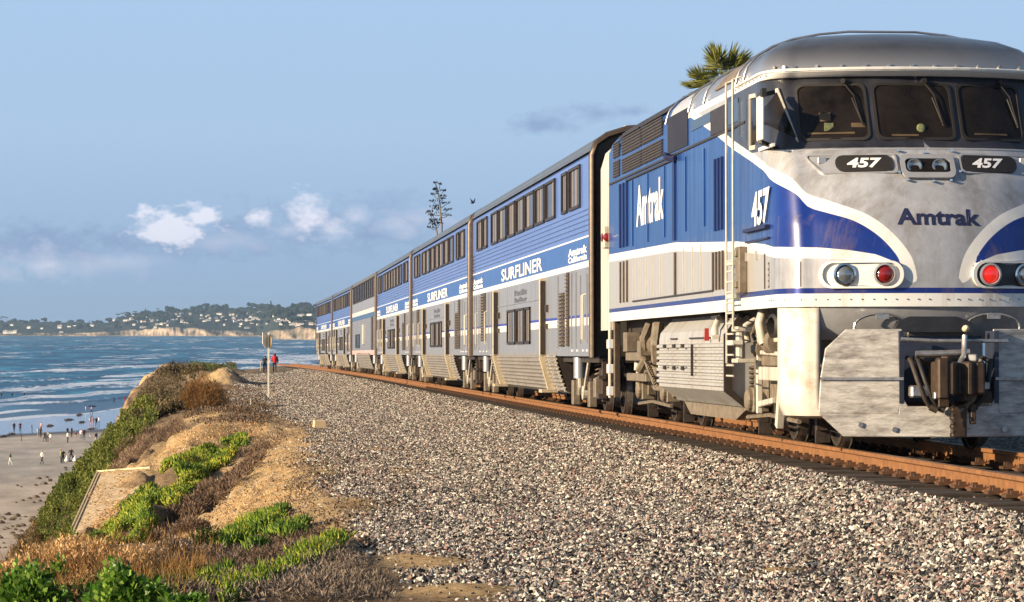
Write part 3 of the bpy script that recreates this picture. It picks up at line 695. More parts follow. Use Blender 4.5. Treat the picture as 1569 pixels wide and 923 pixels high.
# trucks
def wheelset(parent, y, r=0.50, m=None):
    for sx in (-1, 1):
        mb = MB(); x0 = sx * .72
        mb.lathe((x0, y, r), (sx, 0, 0), [(-.03, r + .03), (0, r + .03), (.01, r), (.12, r - .01), (.125, r - .06), (.08, r - .08), (.06, .2), (.12, .14), (.14, 0)], 28)
        w_ = mb.build('wheel', M_grime, parent, smooth=30)
        mb = MB(); mb.lathe((x0, y, r), (sx, 0, 0), [(.0, r + .004), (.11, r - .004)], 28); mb.build('tread', M_steel, w_)
    MB().cyl((-.75, y, r), (.75, y, r), .09, 10).build('axle', M_grime, parent)
def coil(mb, c, r, h, n=5, wire=.022):
    pts = [(c[0] + r * math.cos(t), c[1] + r * math.sin(t), c[2] + h * t / (2 * math.pi * n)) for t in np.linspace(0, 2 * math.pi * n, n * 10)]
    mb.tube(pts, wire, 5)
def loco_truck(parent, y0, y1):
    yc = (y0 + y1) / 2; x = -1.22
    wheelset(parent, y0); wheelset(parent, y1)
    mb = MB()
    o = [(y0 - .62, .95), (y0 - .62, .72), (y0 - .3, .70), (y0 - .22, .42), (y0 + .22, .42), (y0 + .32, .62), (yc - .5, .50), (yc + .5, .50), (y1 - .32, .62), (y1 - .22, .42), (y1 + .22, .42), (y1 + .3, .70), (y1 + .62, .72), (y1 + .62, .95), (y1 + .2, 1.02), (yc + .5, .86), (yc - .5, .86), (y0 - .2, 1.02)]
    mb.prism(o, 'x', x - .07, x + .07); mb.prism(o, 'x', -x - .07, -x + .07); mb.split('truck_frame', M_dcream, parent, bevel=.012)
    for y in (y0, y1):
        mb = MB(); mb.box((x - .05, y, .50), (.20, .34, .30)); mb.lathe((x - .15, y, .5), (-1, 0, 0), [(0, .14), (.05, .14), (.07, .10), (.08, 0)], 16); mb.split('journal_box', M_dcream, parent, bevel=.012)
        mb = MB(); coil(mb, (x - .02, y - .30, .62), .085, .30); coil(mb, (x - .02, y + .30, .62), .085, .30); mb.split('coil_spring', M_grime, parent)
        mb = MB(); mb.box((x + .10, y - .56, .42), (.12, .10, .42)); mb.box((x + .10, y + .56, .42), (.12, .10, .42)); mb.split('brake_shoe', M_grime, parent)
        mb = MB(); mb.tube([(x - .1, y + .48, 1.28), (x - .13, y + .40, .80)], [.075, .075], 10); mb.tube([(x - .13, y + .40, .86), (x - .14, y + .36, .58)], [.04, .04], 8); mb.split('shock_absorber', M_cream, parent, smooth=50)
    mb = MB(); mb.box((x - .08, yc, .98), (.22, 1.5, .12)); mb.box((x - .10, yc, 1.12), (.16, .5, .14)); mb.split('bolster', M_dcream, parent, bevel=.012)
    mb = MB(); mb.tube([(x - .14, yc - .7, 1.20), (x - .14, yc - .2, 1.20)], [.16, .16], 14); mb.tube([(x - .14, yc + .3, 1.12), (x - .14, yc + .7, 1.12)], [.12, .12], 12); mb.split('brake_cylinder', M_dcream, parent, smooth=40)
    mb = MB()
    mb.tube([(x - .16, yc - .7, 1.22), (x - .2, yc - .95, 1.1), (x - .18, y0 + .1, .8), (x - .16, y0, .35)], .022, 6); mb.tube([(x - .16, yc + .7, 1.15), (x - .2, yc + .9, 1.3), (x - .1, yc + 1.2, 1.42)], .025, 6)
    mb.tube([(x - .12, y0 - .4, .30), (x - .14, yc, .34), (x - .12, y1 + .4, .28)], .028, 6)
    mb.split('brake_pipe', M_dcream, parent, smooth=60)
    mb = MB()
    for y in (y0 - .52, y1 + .55): mb.box((x + .12, y, .24), (.16, .07, .34)); 
    mb.split('sand_pipe', M_grime, parent)
loco_truck(loco, 1.45, 4.05); loco_truck(loco, 11.4, 14.1)
# gear between front truck and pilot column: cream bars, hose bag, black cup
mb = MB(); x = -1.42
mb.bar((x, 3.18, 1.15), (x, 3.18, .35), .07, .07); mb.bar((x, 3.1, .83), (x, 1.3, .83), .05, .16); mb.bar((x, 3.2, 1.22), (x, 1.2, 1.24), .06, .07)
mb.bar((x, 3.0, 1.08), (x, 1.0, 1.05), .05, .05); mb.bar((x, 3.18, .46), (x, 2.2, .52), .06, .07); mb.bar((x - .02, 1.42, 1.12), (x - .02, 1.75, .22), .09, .11)
mb.split('step_bar', M_cream, loco, bevel=.01)
mb = MB(); mb.lathe((x - .06, 1.45, 1.38), (-1, -.3, 0), [(0, .13), (.1, .14), (.12, .1), (.04, .08), (.03, 0)], 16); mb.build('horn_cup', M_black, loco, smooth=40)
mb = MB(); mb.tube([(-1.5, 2.45, 1.56), (-1.55, 2.4, 1.42), (-1.52, 2.42, 1.25), (-1.5, 2.4, 1.18)], .06, 8); mb.tube([(-1.35, 3.6, 1.5), (-1.52, 3.55, 1.4), (-1.5, 3.5, 1.2)], .04, 8); mb.split('air_hose', M_cream, loco, smooth=60)
mb = MB(); mb.prism([(.95, 1.54), (4.3, 1.54), (4.3, 1.2), (2.6, 1.28), (1.0, 1.22)], 'x', -1.30, -1.26); mb.build('backing_panel', M_dcream, loco)
mb = MB(); mb.box((-1.60, 3.3, 1.36), (.20, .42, .06)); mb.box((-1.60, 3.25, .98), (.22, .40, .05)); mb.box((-1.66, 3.2, 1.16), (.05, .2, .32)); mb.split('ladder_step', M_cream, loco, bevel=.008)
# rear end under the floor: coil hoses and ladders
mb = MB()
for yy in (13.1, 11.3):
    pts = [(-1.5 + .035 * math.cos(k * 1.5), yy - .004 * k * 6, 1.15 - .008 * k + .035 * math.sin(k * 1.5)) for k in range(70)]
    mb.tube(pts, .016, 5)
mb.split('spiral_hose', M_dcream, loco)
mb = MB(); mb.box((-1.58, 15.4, .98), (.10, .14, 1.25)); mb.build('end_ladder_post', M_brown, loco, bevel=.01)
for k, hh in enumerate((1.22, .82, .46)):
    MB().box((-1.63, 15.75, hh), (.12, .24, .15)).build('end_step', M_white, loco, bevel=.01)
mb = MB(); mb.box((-1.45, 14.0, 1.02), (.12, 1.7, .13)); mb.box((-1.45, 13.7, .70), (.10, 2.2, .12)); mb.split('rear_truck_beam', M_dcream, loco, bevel=.01)
mb = MB(); mb.tube([(-1.45, 12.5, 1.5), (-1.55, 12.4, 1.3), (-1.5, 12.5, 1.0), (-1.56, 12.8, .82)], .07, 8); mb.box((-1.52, 12.6, 1.15), (.16, .4, .22)); mb.tube([(-1.5, 11.2, 1.5), (-1.55, 11.1, 1.2), (-1.5, 11.3, .95)], .09, 8); mb.box((-1.45, 14.6, 1.25), (.2, .5, .3)); mb.split('brake_valve', M_dcream, loco, smooth=40)

# pilot: corner columns, curved valance, plough blade with coupler pocket
for sg in (-1, 1):
    prof = []
    for t in np.linspace(0, 1, 9):
        a = 1.28 + t * 0.36; p = LS(a * sg, 1.58)
        prof.append((p.x * .985, p.y + .02))
    vs = []; fs = []
    rows = [(1.60, 1.0), (1.35, 1.0), (.9, 1.0), (.6, .995), (.46, .985), (.38, .96), (.35, .9)]
    for hh, k in rows:
        for (px, py) in prof: vs.append((px * (k if hh < .6 else 1), py + (1 - k) * .5, hh))
    n_ = len(prof)
    for i in range(len(rows) - 1):
        for j in range(n_ - 1): fs.append((i * n_ + j, i * n_ + j + 1, (i + 1) * n_ + j + 1, (i + 1) * n_ + j))
    co = MB().add(vs, fs).build('corner_column', mat('corner_white', (.68, .64, .56), .4, vary=.08, dirt=(.34, .20, .10), dirt_amt=.35, vscale=5), loco, smooth=40)
    md = co.modifiers.new('thick', 'SOLIDIFY'); md.thickness = .05
    mb = MB(); mb.box((sg * 1.42, .42, 1.12), (.20, .03, .30), (R(38) * sg, 'Z')); mb.box((sg * 1.435, .41, 1.13), (.04, .05, .10), (R(38) * sg, 'Z')); mb.split('step_pocket', M_cream, loco, bevel=.008)
mb = MB(); o = [LS(a, 1.58) for a in np.linspace(-1.4, 1.4, 29)]
vs = [(p.x, p.y + .03, 1.60) for p in o] + [(p.x, p.y + .10, 1.36) for p in o] + [(p.x * .98, p.y + .26, 1.22) for p in o]
mb.add(vs, [(i, i + 1, 29 + i + 1, 29 + i) for i in range(28)] + [(29 + i, 30 + i, 59 + i, 58 + i) for i in range(28)]); va = mb.build('valance', M_silver, loco, smooth=40)
for sg in (-1, 1):
    mb = MB(); pts = [(sg * (.62 + .30 * math.cos(t)), .05 + .0 * t, 1.36 + .14 * math.sin(t)) for t in np.linspace(0, math.pi, 12)]
    pts = [(sg * .92, .06, 1.25)] + pts + [(sg * .32, .06, 1.25)]; mb.tube(pts, .014, 5)
    mb.box((sg * .62, -.0, 1.47), (.14, .05, .05)); mb.split('valance_arch', M_steel, va)
# blade: V in plan, folded below
def blade(w, h):                                              # y of the blade surface
    return -0.62 + 0.34 * abs(w) / 1.35 + (0.16 if h > .95 else 0.0) * 0 + max(0, h - .8) * 0.10 + max(0, .5 - h) * -.05
for sg in (-1, 1):
    seg = [[(.50, 1.33), (1.08, 1.33), (1.30, 1.12), (1.36, .80), (.50, .80)], [(.50, .79), (1.36, .79), (1.38, .42), (.55, .42)]]
    for k, o in enumerate(seg):
        n_ = len(o); vs = []
        for dy in (0, .035):
            for (w, h) in o: vs.append((sg * w, blade(w, h) + dy, h))
        fs = [tuple(range(n_)), tuple(range(n_, 2 * n_))] + [(i, (i + 1) % n_, n_ + (i + 1) % n_, n_ + i) for i in range(n_)]
        MB().add(vs, fs).build('plow_upper_plate' if k == 0 else 'plow_side_plate', M_plow, loco, bevel=.008)
    MB().bar((sg * .5, blade(.5, .8) - .012, .795), (sg * 1.36, blade(1.36, .8) - .012, .795), .03, .03).build('plow_hinge', M_steel, loco)
    o = [(0, .50), (.45, .50), (.52, .62), (.549, .62), (.549, .42), (1.38, .42), (1.12, .17), (0, .17)]
    n_ = len(o); vs = []
    for dy in (0, .035):
        for (w, h) in o: vs.append((sg * w, blade(w, h) + dy + (-.0), h))
    fs = [tuple(range(n_)), tuple(range(n_, 2 * n_))] + [(i, (i + 1) % n_, n_ + (i + 1) % n_, n_ + i) for i in range(n_)]
    MB().add(vs, fs).build('plow_blade', M_plow, loco, bevel=.008)
    mb = MB(); 
    for (w, h) in ((.6, .25), (.95, .3)): mb.cyl((sg * w, blade(w, h) - .03, h), (sg * w, blade(w, h), h), .03, 8)
    mb.split('plow_bolt', M_steel, loco)
mb = MB()
for sg in (-1, 1): mb.box((sg * .52, -.30, .92), (.05, .40, .78))
mb.box((0, .1, .9), (1.0, .06, .72)); mb.split('coupler_pocket_plate', mat('pocket_dark_blue_steel', (.035, .045, .075), .5, .3, vary=.3), loco)
mb = MB()
mb.box((.02, -.35, .80), (.24, .9, .26)); mb.prism([(-.18, -.55), (.26, -.55), (.30, -.80), (.12, -.95), (.02, -.86), (-.06, -1.0), (-.22, -.95), (-.26, -.75)], 'z', .62, .98)
mb.box((-.18, -.92, .80), (.12, .16, .44)); mb.box((.24, -.80, .80), (.10, .22, .34)); mb.split('coupler', M_coupler, loco, bevel=.02)
mb = MB(); mb.box((-.28, -.66, .66), (.38, .16, .13)); mb.build('coupler_carrier', M_steel, loco, bevel=.02)
mb = MB(); mb.tube([(-.55, -.60, 1.22), (-.2, -.66, 1.20), (.2, -.66, 1.20), (.62, -.58, 1.20)], .022, 6); mb.tube([(-.38, -.55, 1.06), (0, -.58, 1.07), (.2, -.6, 1.08)], .035, 8); mb.tube([(.12, -.7, 1.26), (.10, -.75, 1.05), (.02, -.85, .95)], .028, 6); mb.split('uncoupling_lever', M_steel, loco, smooth=60)
mb = MB(); mb.cyl((-.30, -.45, .98), (.32, -.45, .98), .05, 10); mb.split('draft_pin', M_grime, loco)
for k_, (x_, z_) in enumerate(((-.22, .62), (.10, .60), (.30, .72), (-.10, 1.00), (.20, 1.02))):
    MB().box((x_, -.88 + .03 * k_, z_), (.09, .10, .08), (R(15 * k_), 'Z')).build('coupler_casting', M_coupler if k_ % 2 else M_steel, loco, bevel=.012)
mb = MB()
for k in range(9): mb.lathe((-.05 + .02 * (k % 2), -.80 - .004 * k, .56 - .045 * k), (1, 0, 0) if k % 2 else (0, 1, 0), [(-.012, .016), (-.012, .028), (.012, .028), (.012, .016), (-.012, .016)], 8)
mb.build('safety_chain', M_grime, loco)['kind'] = 'stuff'
for (sx, mm) in ((-.34, M_black), (.40, M_black), (.30, M_dcream), (-.42, M_grime)):
    mb = MB(); s_ = 1 if sx > 0 else -1
    mb.tube([(sx, -.35, 1.02), (sx + .02 * s_, -.62, .98), (sx - .03 * s_, -.72, .76), (sx - .10 * s_, -.74, .58), (sx - .16 * s_, -.70, .50)], .028, 8); mb.cyl((sx - .16 * s_, -.70, .50), (sx - .24 * s_, -.72, .46), .04, 8); mb.split('air_hose', mm, loco, smooth=60)
mb = MB(); mb.box((.05, -.70, .34), (.16, .10, .34)); mb.box((.2, -.72, .42), (.06, .08, .22)); mb.box((-.12, -.72, .54), (.12, .08, .10)); mb.box((.34, -.66, .60), (.14, .1, .12)); mb.split('coupler_bracket', M_coupler, loco, bevel=.01)
mb = MB(); mb.lathe((.22, -.30, 1.33), (0, -1, .1), [(0, .032), (.05, .04), (.09, .03), (.11, 0)], 12); mb.build('valance_lamp', mat('cream_lens', (.7, .62, .4), .2), loco, smooth=50)
mb = MB(); mb.prism([(-.50, 1.30), (.38, 1.30), (.34, 1.42), (.2, 1.47), (-.32, 1.47), (-.44, 1.42)], 'y', -.02, .12); mb.build('valance_opening', M_cabblk, loco)
# ------------------------------------------------------------ passenger cars (local: x across, y back from the front end, z above rail)
CL = 26.55; CH = 1.57
def roof_pts(n=9):
    out = []
    for t in np.linspace(0, 1, n):
        an = t * math.pi / 2
        out.append((-(CH - .02) * math.cos(an) ** .75 if t < 1 else 0.0, 4.60 + .36 * math.sin(an) ** .9))
    return out
def car_section(kind):
    """near-side profile bottom to top -> [(x,h,material index of the face above it)]"""
    G, WH, BL, LB, LBL, RD, LW, GU, DK, PK, DB = range(11)
    p = []
    def seg(h0, h1, m, x=CH): p.append((x, h0, m)); p.append((x, h1, m))
    def groove(h, m, d=.016, w=.018):
        p.append((CH, h - w, DK if m == 'd' else m)); p.append((CH - d, h - w * .6, GU)); p.append((CH - d, h + w * .2, m)); p.append((CH, h + w, m))
    if kind == 'blue':
        seg(1.02, 1.15, G); seg(1.15, 1.56, G); seg(1.56, 1.70, WH); seg(1.70, 1.75, BL); seg(1.75, 2.57, G); seg(2.57, 2.68, WH); seg(2.68, 3.09, LB); seg(3.09, 3.12, WH)
        for h in (3.20, 3.29, 3.38, 3.47, 3.56): groove(h, LBL)
        p.append((CH, 3.6, LBL)); p.append((CH, 4.46, LBL)); groove(4.50, LBL, .02, .02); p.append((CH, 4.60, LBL))
    else:
        seg(1.02, 1.22, PK)
        for h in np.arange(1.30, 2.75, .09): groove(h, G, .012, .02)
        seg(2.78, 2.98, DB); seg(2.98, 3.18, PK if 0 else LW); seg(3.18, 3.60, G); p.append((CH, 3.6, G)); p.append((CH, 4.46, G)); groove(4.50, G, .02, .02); p.append((CH, 4.60, G))
    return p
CARM = [M_stain, M_white, mat('thin_blue_line', (.03, .05, .30), .4), M_lboard, M_lblue, M_roofd, mat('pinkish_white_band', (.62, .52, .50), .45), mat('groove_blue', (.02, .05, .20), .5),
        M_dbrown, M_pink, mat('faded_blue_band', (.05, .11, .22), .5), M_roofs]
def window_piece(root, y0, y1, h0, h1, reflection_band=True):
    x = -CH
    mb = MB(); w = .05
    for (a, b, c, d) in ((y0, y1, h0, h0 + w), (y0, y1, h1 - w, h1), (y0, y0 + w * 1.4, h0, h1), (y1 - w * 1.4, y1, h0, h1)):
        mb.box((x - .012, (a + b) / 2, (c + d) / 2), (.05, b - a, d - c))
    fr = mb.build('window', M_dbrown, root)
    mb = MB(); mb.box((x - .001, (y0 + y1) / 2, (h0 + h1) / 2), (.012, y1 - y0 - .1, h1 - h0 - .06)); mb.build('pane', M_wglass, fr)
    if reflection_band:
        mb = MB(); wd = (y1 - y0)
        q_ = random.random(); sets = ((.30, .48), (.62, .74)) if q_ < .45 else ((.55, .85),) if q_ < .65 else ((.2, .32),) if q_ < .8 else ((.1, .3), (.5, .6), (.75, .9))
        for f0, f1 in sets:
            mb.box((x - .010, y0 + wd * (f0 + f1) / 2, (h0 + h1) / 2), (.006, wd * (f1 - f0), h1 - h0 - .12))
        mb.split('reflection_band', M_reflband, fr)  # grey strips laid on the panes stand for reflections
def bogie(root, yc):
    wb = 1.3; x = -1.15
    for y in (yc - wb, yc + wb): wheelset(root, y, .46)
    mb = MB(); o = [(yc - 2.0, .72), (yc - 2.0, .55), (yc - 1.6, .5), (yc - 1.0, .52), (yc - .6, .36), (yc + .6, .36), (yc + 1.0, .52), (yc + 1.6, .5), (yc + 2.0, .55), (yc + 2.0, .72), (yc + 1.0, .80), (yc + .6, .62), (yc - .6, .62), (yc - 1.0, .80)]
    mb.prism(o, 'x', x - .07, x + .07); mb.prism(o, 'x', -x - .07, -x + .07); mb.split('truck_frame', M_grime, root, bevel=.01)
    mb = MB()
    for y in (yc - wb, yc + wb):
        mb.box((x - .12, y, .46), (.16, .34, .34)); coil(mb, (x - .05, y + .4, .5), .08, .4)
        mb.box((x - .16, y + .62, .34), (.14, .30, .46))
    mb.split('journal_box', M_dcream, root, bevel=.012)
    mb = MB(); mb.bar((x - .26, yc - 1.15, 1.00), (x - .26, yc - .35, .40), .05, .09); mb.bar((x - .22, yc + 1.0, 1.0), (x - .26, yc + .35, .42), .05, .09)
    mb.lathe((x - .30, yc - .32, .36), (1, 0, 0), [(0, .02), (0, .13), (.08, .13)], 14); mb.split('yaw_damper', M_cream, root, bevel=.008)
    mb = MB(); mb.tube([(x - .3, yc, 1.0), (x - .3, yc, .62)], [.12, .12], 12); mb.build('air_spring', M_stain, root, smooth=40)
def passenger_car(kind):
    root = empty('passenger_car')
    sec = car_section(kind); rp = roof_pts()
    prof = [(-x, h) for x, h, m in sec] ; ms = [m for x, h, m in sec][1:]
    prof = prof[:-1]; ms = ms[:-1]
    ms = [sec[i][2] for i in range(1, len(prof))]
    n_ = len(prof)
    for sg in (1, -1):
        mb = MB(); mb.strip([(x * sg, h) for x, h in prof], 'y', [0.12, CL - .12], ms); mb.build('side_wall', CARM, root)
    # roof with corrugations
    rr = []; base = roof_pts(15)
    for i, (x, h) in enumerate(base): rr.append((x, h))
    cor = []
    for i in range(len(rr) - 1):
        (xa, ha), (xb, hb) = rr[i], rr[i + 1]
        for t in (0, .42, .5, .58):
            q = .018 if t == .5 else 0
            cor.append((xa + (xb - xa) * t - q * .6, ha + (hb - ha) * t + q))
    cor.append(rr[-1])
    full = [(-CH, 4.56), (-CH - .015, 4.60)] + cor + [(-x, h) for x, h in reversed(cor[:-1])] + [(CH, 4.56)]
    mb = MB(); mb.strip(full, 'y', [0.10, CL - .10], 0); rf = mb.build('roof', M_roofd if kind == 'blue' else M_roofs, root)
    md = rf.modifiers.new('thick', 'SOLIDIFY'); md.thickness = .02
    mb = MB()
    for y in np.arange(2.0, CL - 1, 3.2): mb.prism([(-.5, 4.95), (-.4, 5.02), (.4, 5.02), (.5, 4.95)], 'y', y, y + 1.6)
    mb.tube([(-.98, .2, 4.955), (-.98, CL - .2, 4.955)], .035, 6)
    mb.split('roof_vent', mat('pale_roof_rail', (.55, .54, .52), .45), root)
    ends = [(-CH, 1.02), (-CH, 4.58)] + rr + [(-x, h) for x, h in reversed(rr[:-1])] + [(CH, 4.58), (CH, 1.02)]
    for y in (.10, CL - .12):
        mb = MB(); mb.prism(ends, 'y', y, y + .04); mb.build('end_wall', M_dbrown, root)
    # dark end arches (the gangway seal) that stand proud at both ends
    for y in (.06, CL - .06):
        mb = MB(); o = [(-CH - .02, y, 1.0), (-CH - .02, y, 4.45), (-CH + .05, y, 4.66), (-CH + .25, y, 4.80), (-CH + .6, y, 4.91), (0, y, 4.97)]
        mb.tube(o + [(-a, b, c) for a, b, c in reversed(o[:-1])], .06, 6); mb.build('end_arch', M_brown, root, smooth=60)
    for y in (-.22, CL + .22):
        mb = MB(); o = [(-1.05, y, 1.2), (-1.05, y, 4.2), (-.8, y, 4.45), (0, y, 4.5)]; mb.tube(o + [(-a, b, c) for a, b, c in reversed(o[:-1])], .17, 6); mb.build('gangway_hood', M_black, root, smooth=60)
    x = -CH
    if kind == 'blue':
        for a, b in ((1.9, 3.65), (4.0, 4.9), (6.1, 7.85), (8.1, 9.95), (10.2, 12.0), (12.3, 14.1), (14.4, 16.2), (16.6, 18.45), (18.8, 20.6), (21.8, 23.0), (23.3, 24.9)):
            window_piece(root, a, b, 3.66, 4.42)
        for a, b in ((11.05, 12.1), (12.3, 14.15), (14.4, 16.3)): window_piece(root, a, b, 1.27, 2.04)
        # letter board print
        SS = lambda a, h, off=0: Vector((x - off, -a, h))
        lettering('car_lettering', 'SURFLINER', -17.9, 2.72, 9.3, .28, M_pwhite, root, SS, bold=.02, off=.008)
        for a in (-26.2, -3.9):
            lettering('small_lettering', 'Amtrak', a, 2.83, 3.0, .14, M_pwhite, root, SS, bold=.05, off=.008)
            lettering('small_lettering', 'California', a, 2.71, 3.0, .11, M_pwhite, root, SS, bold=.05, off=.008)
        lettering('small_lettering', 'Pacific', -14.7, 2.32, 2.8, .13, M_gprint, root, SS, bold=.06, off=.008)
        lettering('small_lettering', 'Surfliner', -14.7, 2.16, 2.8, .13, M_gprint, root, SS, bold=.06, off=.008)
        # proud posts either side of the wide doors
        for y in (8.1, 19.0):
            mb = MB(); mb.bar((x - .055, y, 2.55), (x - .055, y, 1.02), .13, .16); mb.bar((x - .055, y, 1.02), (x + .13, y, .34), .13, .16)
            mb.box((x + .06, y - .02, .33), (.34, .5, .07)); mb.split('door_post', M_gold, root, bevel=.008)
            mb = MB(); mb.bar((x - .06, y - .085, 2.5), (x - .06, y - .085, 1.05), .10, .02); mb.build('post_shade_plate', M_dbrown, root)  # dark strip paints the shaded end of the post
            mb = MB(); mb.box((x - .03, y - .55, 1.95), (.06, .14, .14)); mb.box((x - .03, y + .55, 2.0), (.06, .2, .16)); mb.box((x - .03, y - .5, 1.6), (.05, .1, .1)); mb.split('door_latch', M_brown, root)
        for y, h0, h1, wd in ((23.0, 1.38, 2.56, 1.25), (4.9, 1.2, 2.2, .75), (3.9, 1.2, 2.55, .3)):
            mb = MB(); mb.box((x - .015, y, (h0 + h1) / 2), (.03, wd, h1 - h0)); lv = mb.build('louver', M_brown, root)
            mb = MB(); k_ = int((h1 - h0) / .07)
            for k in range(k_): mb.box((x - .045, y, h0 + .04 + k * .07), (.05, wd * .92, .022))
            mb.split('louver_slat', M_slat, lv)
        mb = MB()
        for y in (.9, 1.9, 2.6, 3.3, 5.6, 20.6, 21.4, 24.4, 25.2, 25.8): mb.box((x - .012, y, 1.85), (.024, .07, 1.36 if y > 2 else 1.2))
        mb.box((x - .008, 14.2, 2.16), (.016, 9.5, .025)); mb.split('panel_seam', M_stain, root)
        mb = MB()
        for y in (1.0, 1.2, 24.7, 21.9): mb.tube([(x - .01, y, 2.1), (x - .07, y, 2.08), (x - .07, y, 1.32), (x - .01, y, 1.3)], .018, 6)
        mb.split('grab_rail', M_cream, root, smooth=60)
        mb = MB()
        for y in (.4, .9, 1.5, 2.4, 3.2, 22, 23, 24): mb.box((x - .012, y, 1.12), (.02, .09, .035))
        mb.build('sill_bolts', M_pwhite, root)['kind'] = 'stuff'
    else:
        for k in range(12): window_piece(root, 1.6 + k * 1.95, 3.4 + k * 1.95, 3.66, 4.55, False)
        mb = MB(); mb.box((x - .02, 3.5, 2.0), (.04, 1.5, 1.5)); mb.build('door', M_brown, root)
        mb = MB(); mb.box((x - .03, 12.5, 2.0), (.06, 1.5, .95)); mb.build('hatch', M_cream, root)
        window_piece(root, 17.0, 21.5, 1.35, 2.05, False)
    # curved, ribbed skirt between the trucks
    for sg in (1, -1):
        pf = [(-CH, 1.10)]; hh = 1.04
        while hh > .36:
            q = ((1.02 - hh) / .7) ** 1.3 * .22 if hh < 1.02 else 0
            pf += [(-CH + q, hh), (-CH + q - .025, hh - .014), (-CH + q - .025, hh - .05), (-CH + q, hh - .062)]; hh -= .078
        pf += [(-CH + .22, .34), (-CH + .30, .30)]
        ya, yb = (5.9, 20.5)
        mb = MB(); mb.strip([(a * sg, b) for a, b in pf], 'y', [ya, yb], 0); mb.build('skirt', mat('skirt_steel', (.34, .31, .27), .42, .35, vary=.2, dirt=(.16, .11, .07), dirt_amt=.4), root)
        mb = MB()
        for y in (ya, yb): mb.prism([(-CH * sg, 1.12), (-CH * sg, 1.02), ((-CH + .21) * sg, .34), ((-CH + .40) * sg, .30), (-CH * sg * .6, 1.12)], 'y', y - .02, y + .02)
        mb.split('skirt_end', M_dbrown, root)
        if sg == 1 and kind == 'blue':
            mb = MB()
            for y in (5.98, 7.2, 8.35, 19.3, 20.4):
                for k in range(12):
                    q = ((k * .06) / .7) ** 1.3 * .22; mb.box((-CH + q - .03, y, 1.02 - k * .06), (.05, .07, .03))
            mb.build('skirt_rivets', M_cream, root)['kind'] = 'stuff'
    MB().prism([(-1.3, 1.04), (-1.3, .36), (1.3, .36), (1.3, 1.04)], 'y', 6.0, 20.4).build('underfloor', M_grime, root)
    MB().box((0, CL / 2, .98), (2.9, CL - .4, .14)).build('floor', M_grime, root)
    bogie(root, 3.1); bogie(root, 23.3)
    mb = MB(); mb.box((0, -.2, .75), (.3, .7, .26)); mb.box((0, CL + .2, .75), (.3, .7, .26)); mb.split('coupler', M_coupler, root)
    mb = MB()
    for y in (.15, CL - .15): mb.box((-1.35, y, .62), (.12, .12, .75)); mb.box((-1.42, y, .34), (.14, .3, .08)); mb.box((-1.42, y, .66), (.12, .28, .06))
    mb.split('end_step', M_brown, root)
    return root
M_slat = mat('louver_bronze', (.20, .155, .10), .5, .2, vary=.2)
proto = passenger_car('blue'); old = passenger_car('old')
labs = ['blue double-deck passenger car directly behind the locomotive', 'second blue double-deck passenger car behind the locomotive',
        'third blue double-deck passenger car, just ahead of the grey striped car', 'grey ribbed double-deck passenger car with pink, white and blue stripes',
        'blue double-deck passenger car directly behind the grey striped car', 'last blue double-deck passenger car at the far end of the train']
used = False
for i in range(6):
    Y0 = 49.8 + 27.3 * i + .35; Y1 = Y0 + 26.6
    x0, x1 = track_x(Y0), track_x(Y1)
    c = old if i == 3 else (proto if not used else copy_tree(proto))
    if i != 3: used = True
    c.location = (x0, Y0, zr(Y0)); c.rotation_euler = (-math.atan(GRADE), 0, math.atan2(-(x1 - x0), Y1 - Y0))
    tag(c, labs[i], 'train car', 'passenger cars of the train')
loco.rotation_euler = (-math.atan(GRADE), 0, 0)

# ------------------------------------------------------------ track
trk = empty('railway_track', (TX, 20, zr(20)))
tag(trk, 'rust-brown railway track on dark sleepers running under the train', 'railway track')
def inv(p): return Vector(p) - trk.location
prof = [(-.035, 0), (.035, 0), (.036, -.035), (.012, -.05), (.010, -.135), (.070, -.155), (.072, -.168), (-.072, -.168), (-.070, -.155), (-.010, -.135), (-.012, -.05), (-.036, -.035)]
Ys = [-6, 0, 10, 20, 40, 80] + list(range(120, 321, 8))
for sg in (-1, 1):
    vs = []
    for Y in Ys:
        for (a, b) in prof: vs.append(inv((track_x(Y) + sg * .795 + a * 1.15, Y, zr(Y) + b * 1.1)))
    n_ = len(prof); fs = [(i * n_ + j, i * n_ + (j + 1) % n_, (i + 1) * n_ + (j + 1) % n_, (i + 1) * n_ + j) for i in range(len(Ys) - 1) for j in range(n_)]
    rl = MB().add(vs, fs).build('rail', M_rust, trk, smooth=40)
    vs = []
    for Y in Ys:
        for a in (-.022, .022): vs.append(inv((track_x(Y) + sg * .795 + a, Y, zr(Y) + .002)))
    MB().add(vs, [(2 * i, 2 * i + 1, 2 * i + 3, 2 * i + 2) for i in range(len(Ys) - 1)]).build('rail_head', mat('worn_rail_head', (.36, .24, .17), .4, .5, streak=(1, .05, 1)), rl, fix=False)
M_tie = mat('dark_weathered_sleeper', (0.034, 0.024, 0.017), .9, vary=.5, vscale=5, bump=.6, streak=(.3, 1, 1))
tm = None
for k in range(290):
    Y = 14 + k * .62
    if tm is None:
        mb = MB(); mb.box((0, 0, -.31), (2.76, .27, .22)); t0 = mb.build('sleeper', M_tie, trk, bevel=.012); t0.data.name = 'sleeper'; tm = t0; o = t0
    else:
        o = tm.copy(); COL.objects.link(o)
    o.location = inv((track_x(Y) + random.uniform(-.05, .05), Y, zr(Y) + random.uniform(-.012, .006))); o.rotation_euler = (0, random.uniform(-.008, .008), random.uniform(-.04, .04)); o.scale = (random.uniform(.97, 1.03), random.uniform(.9, 1.12), 1)
mb = MB()
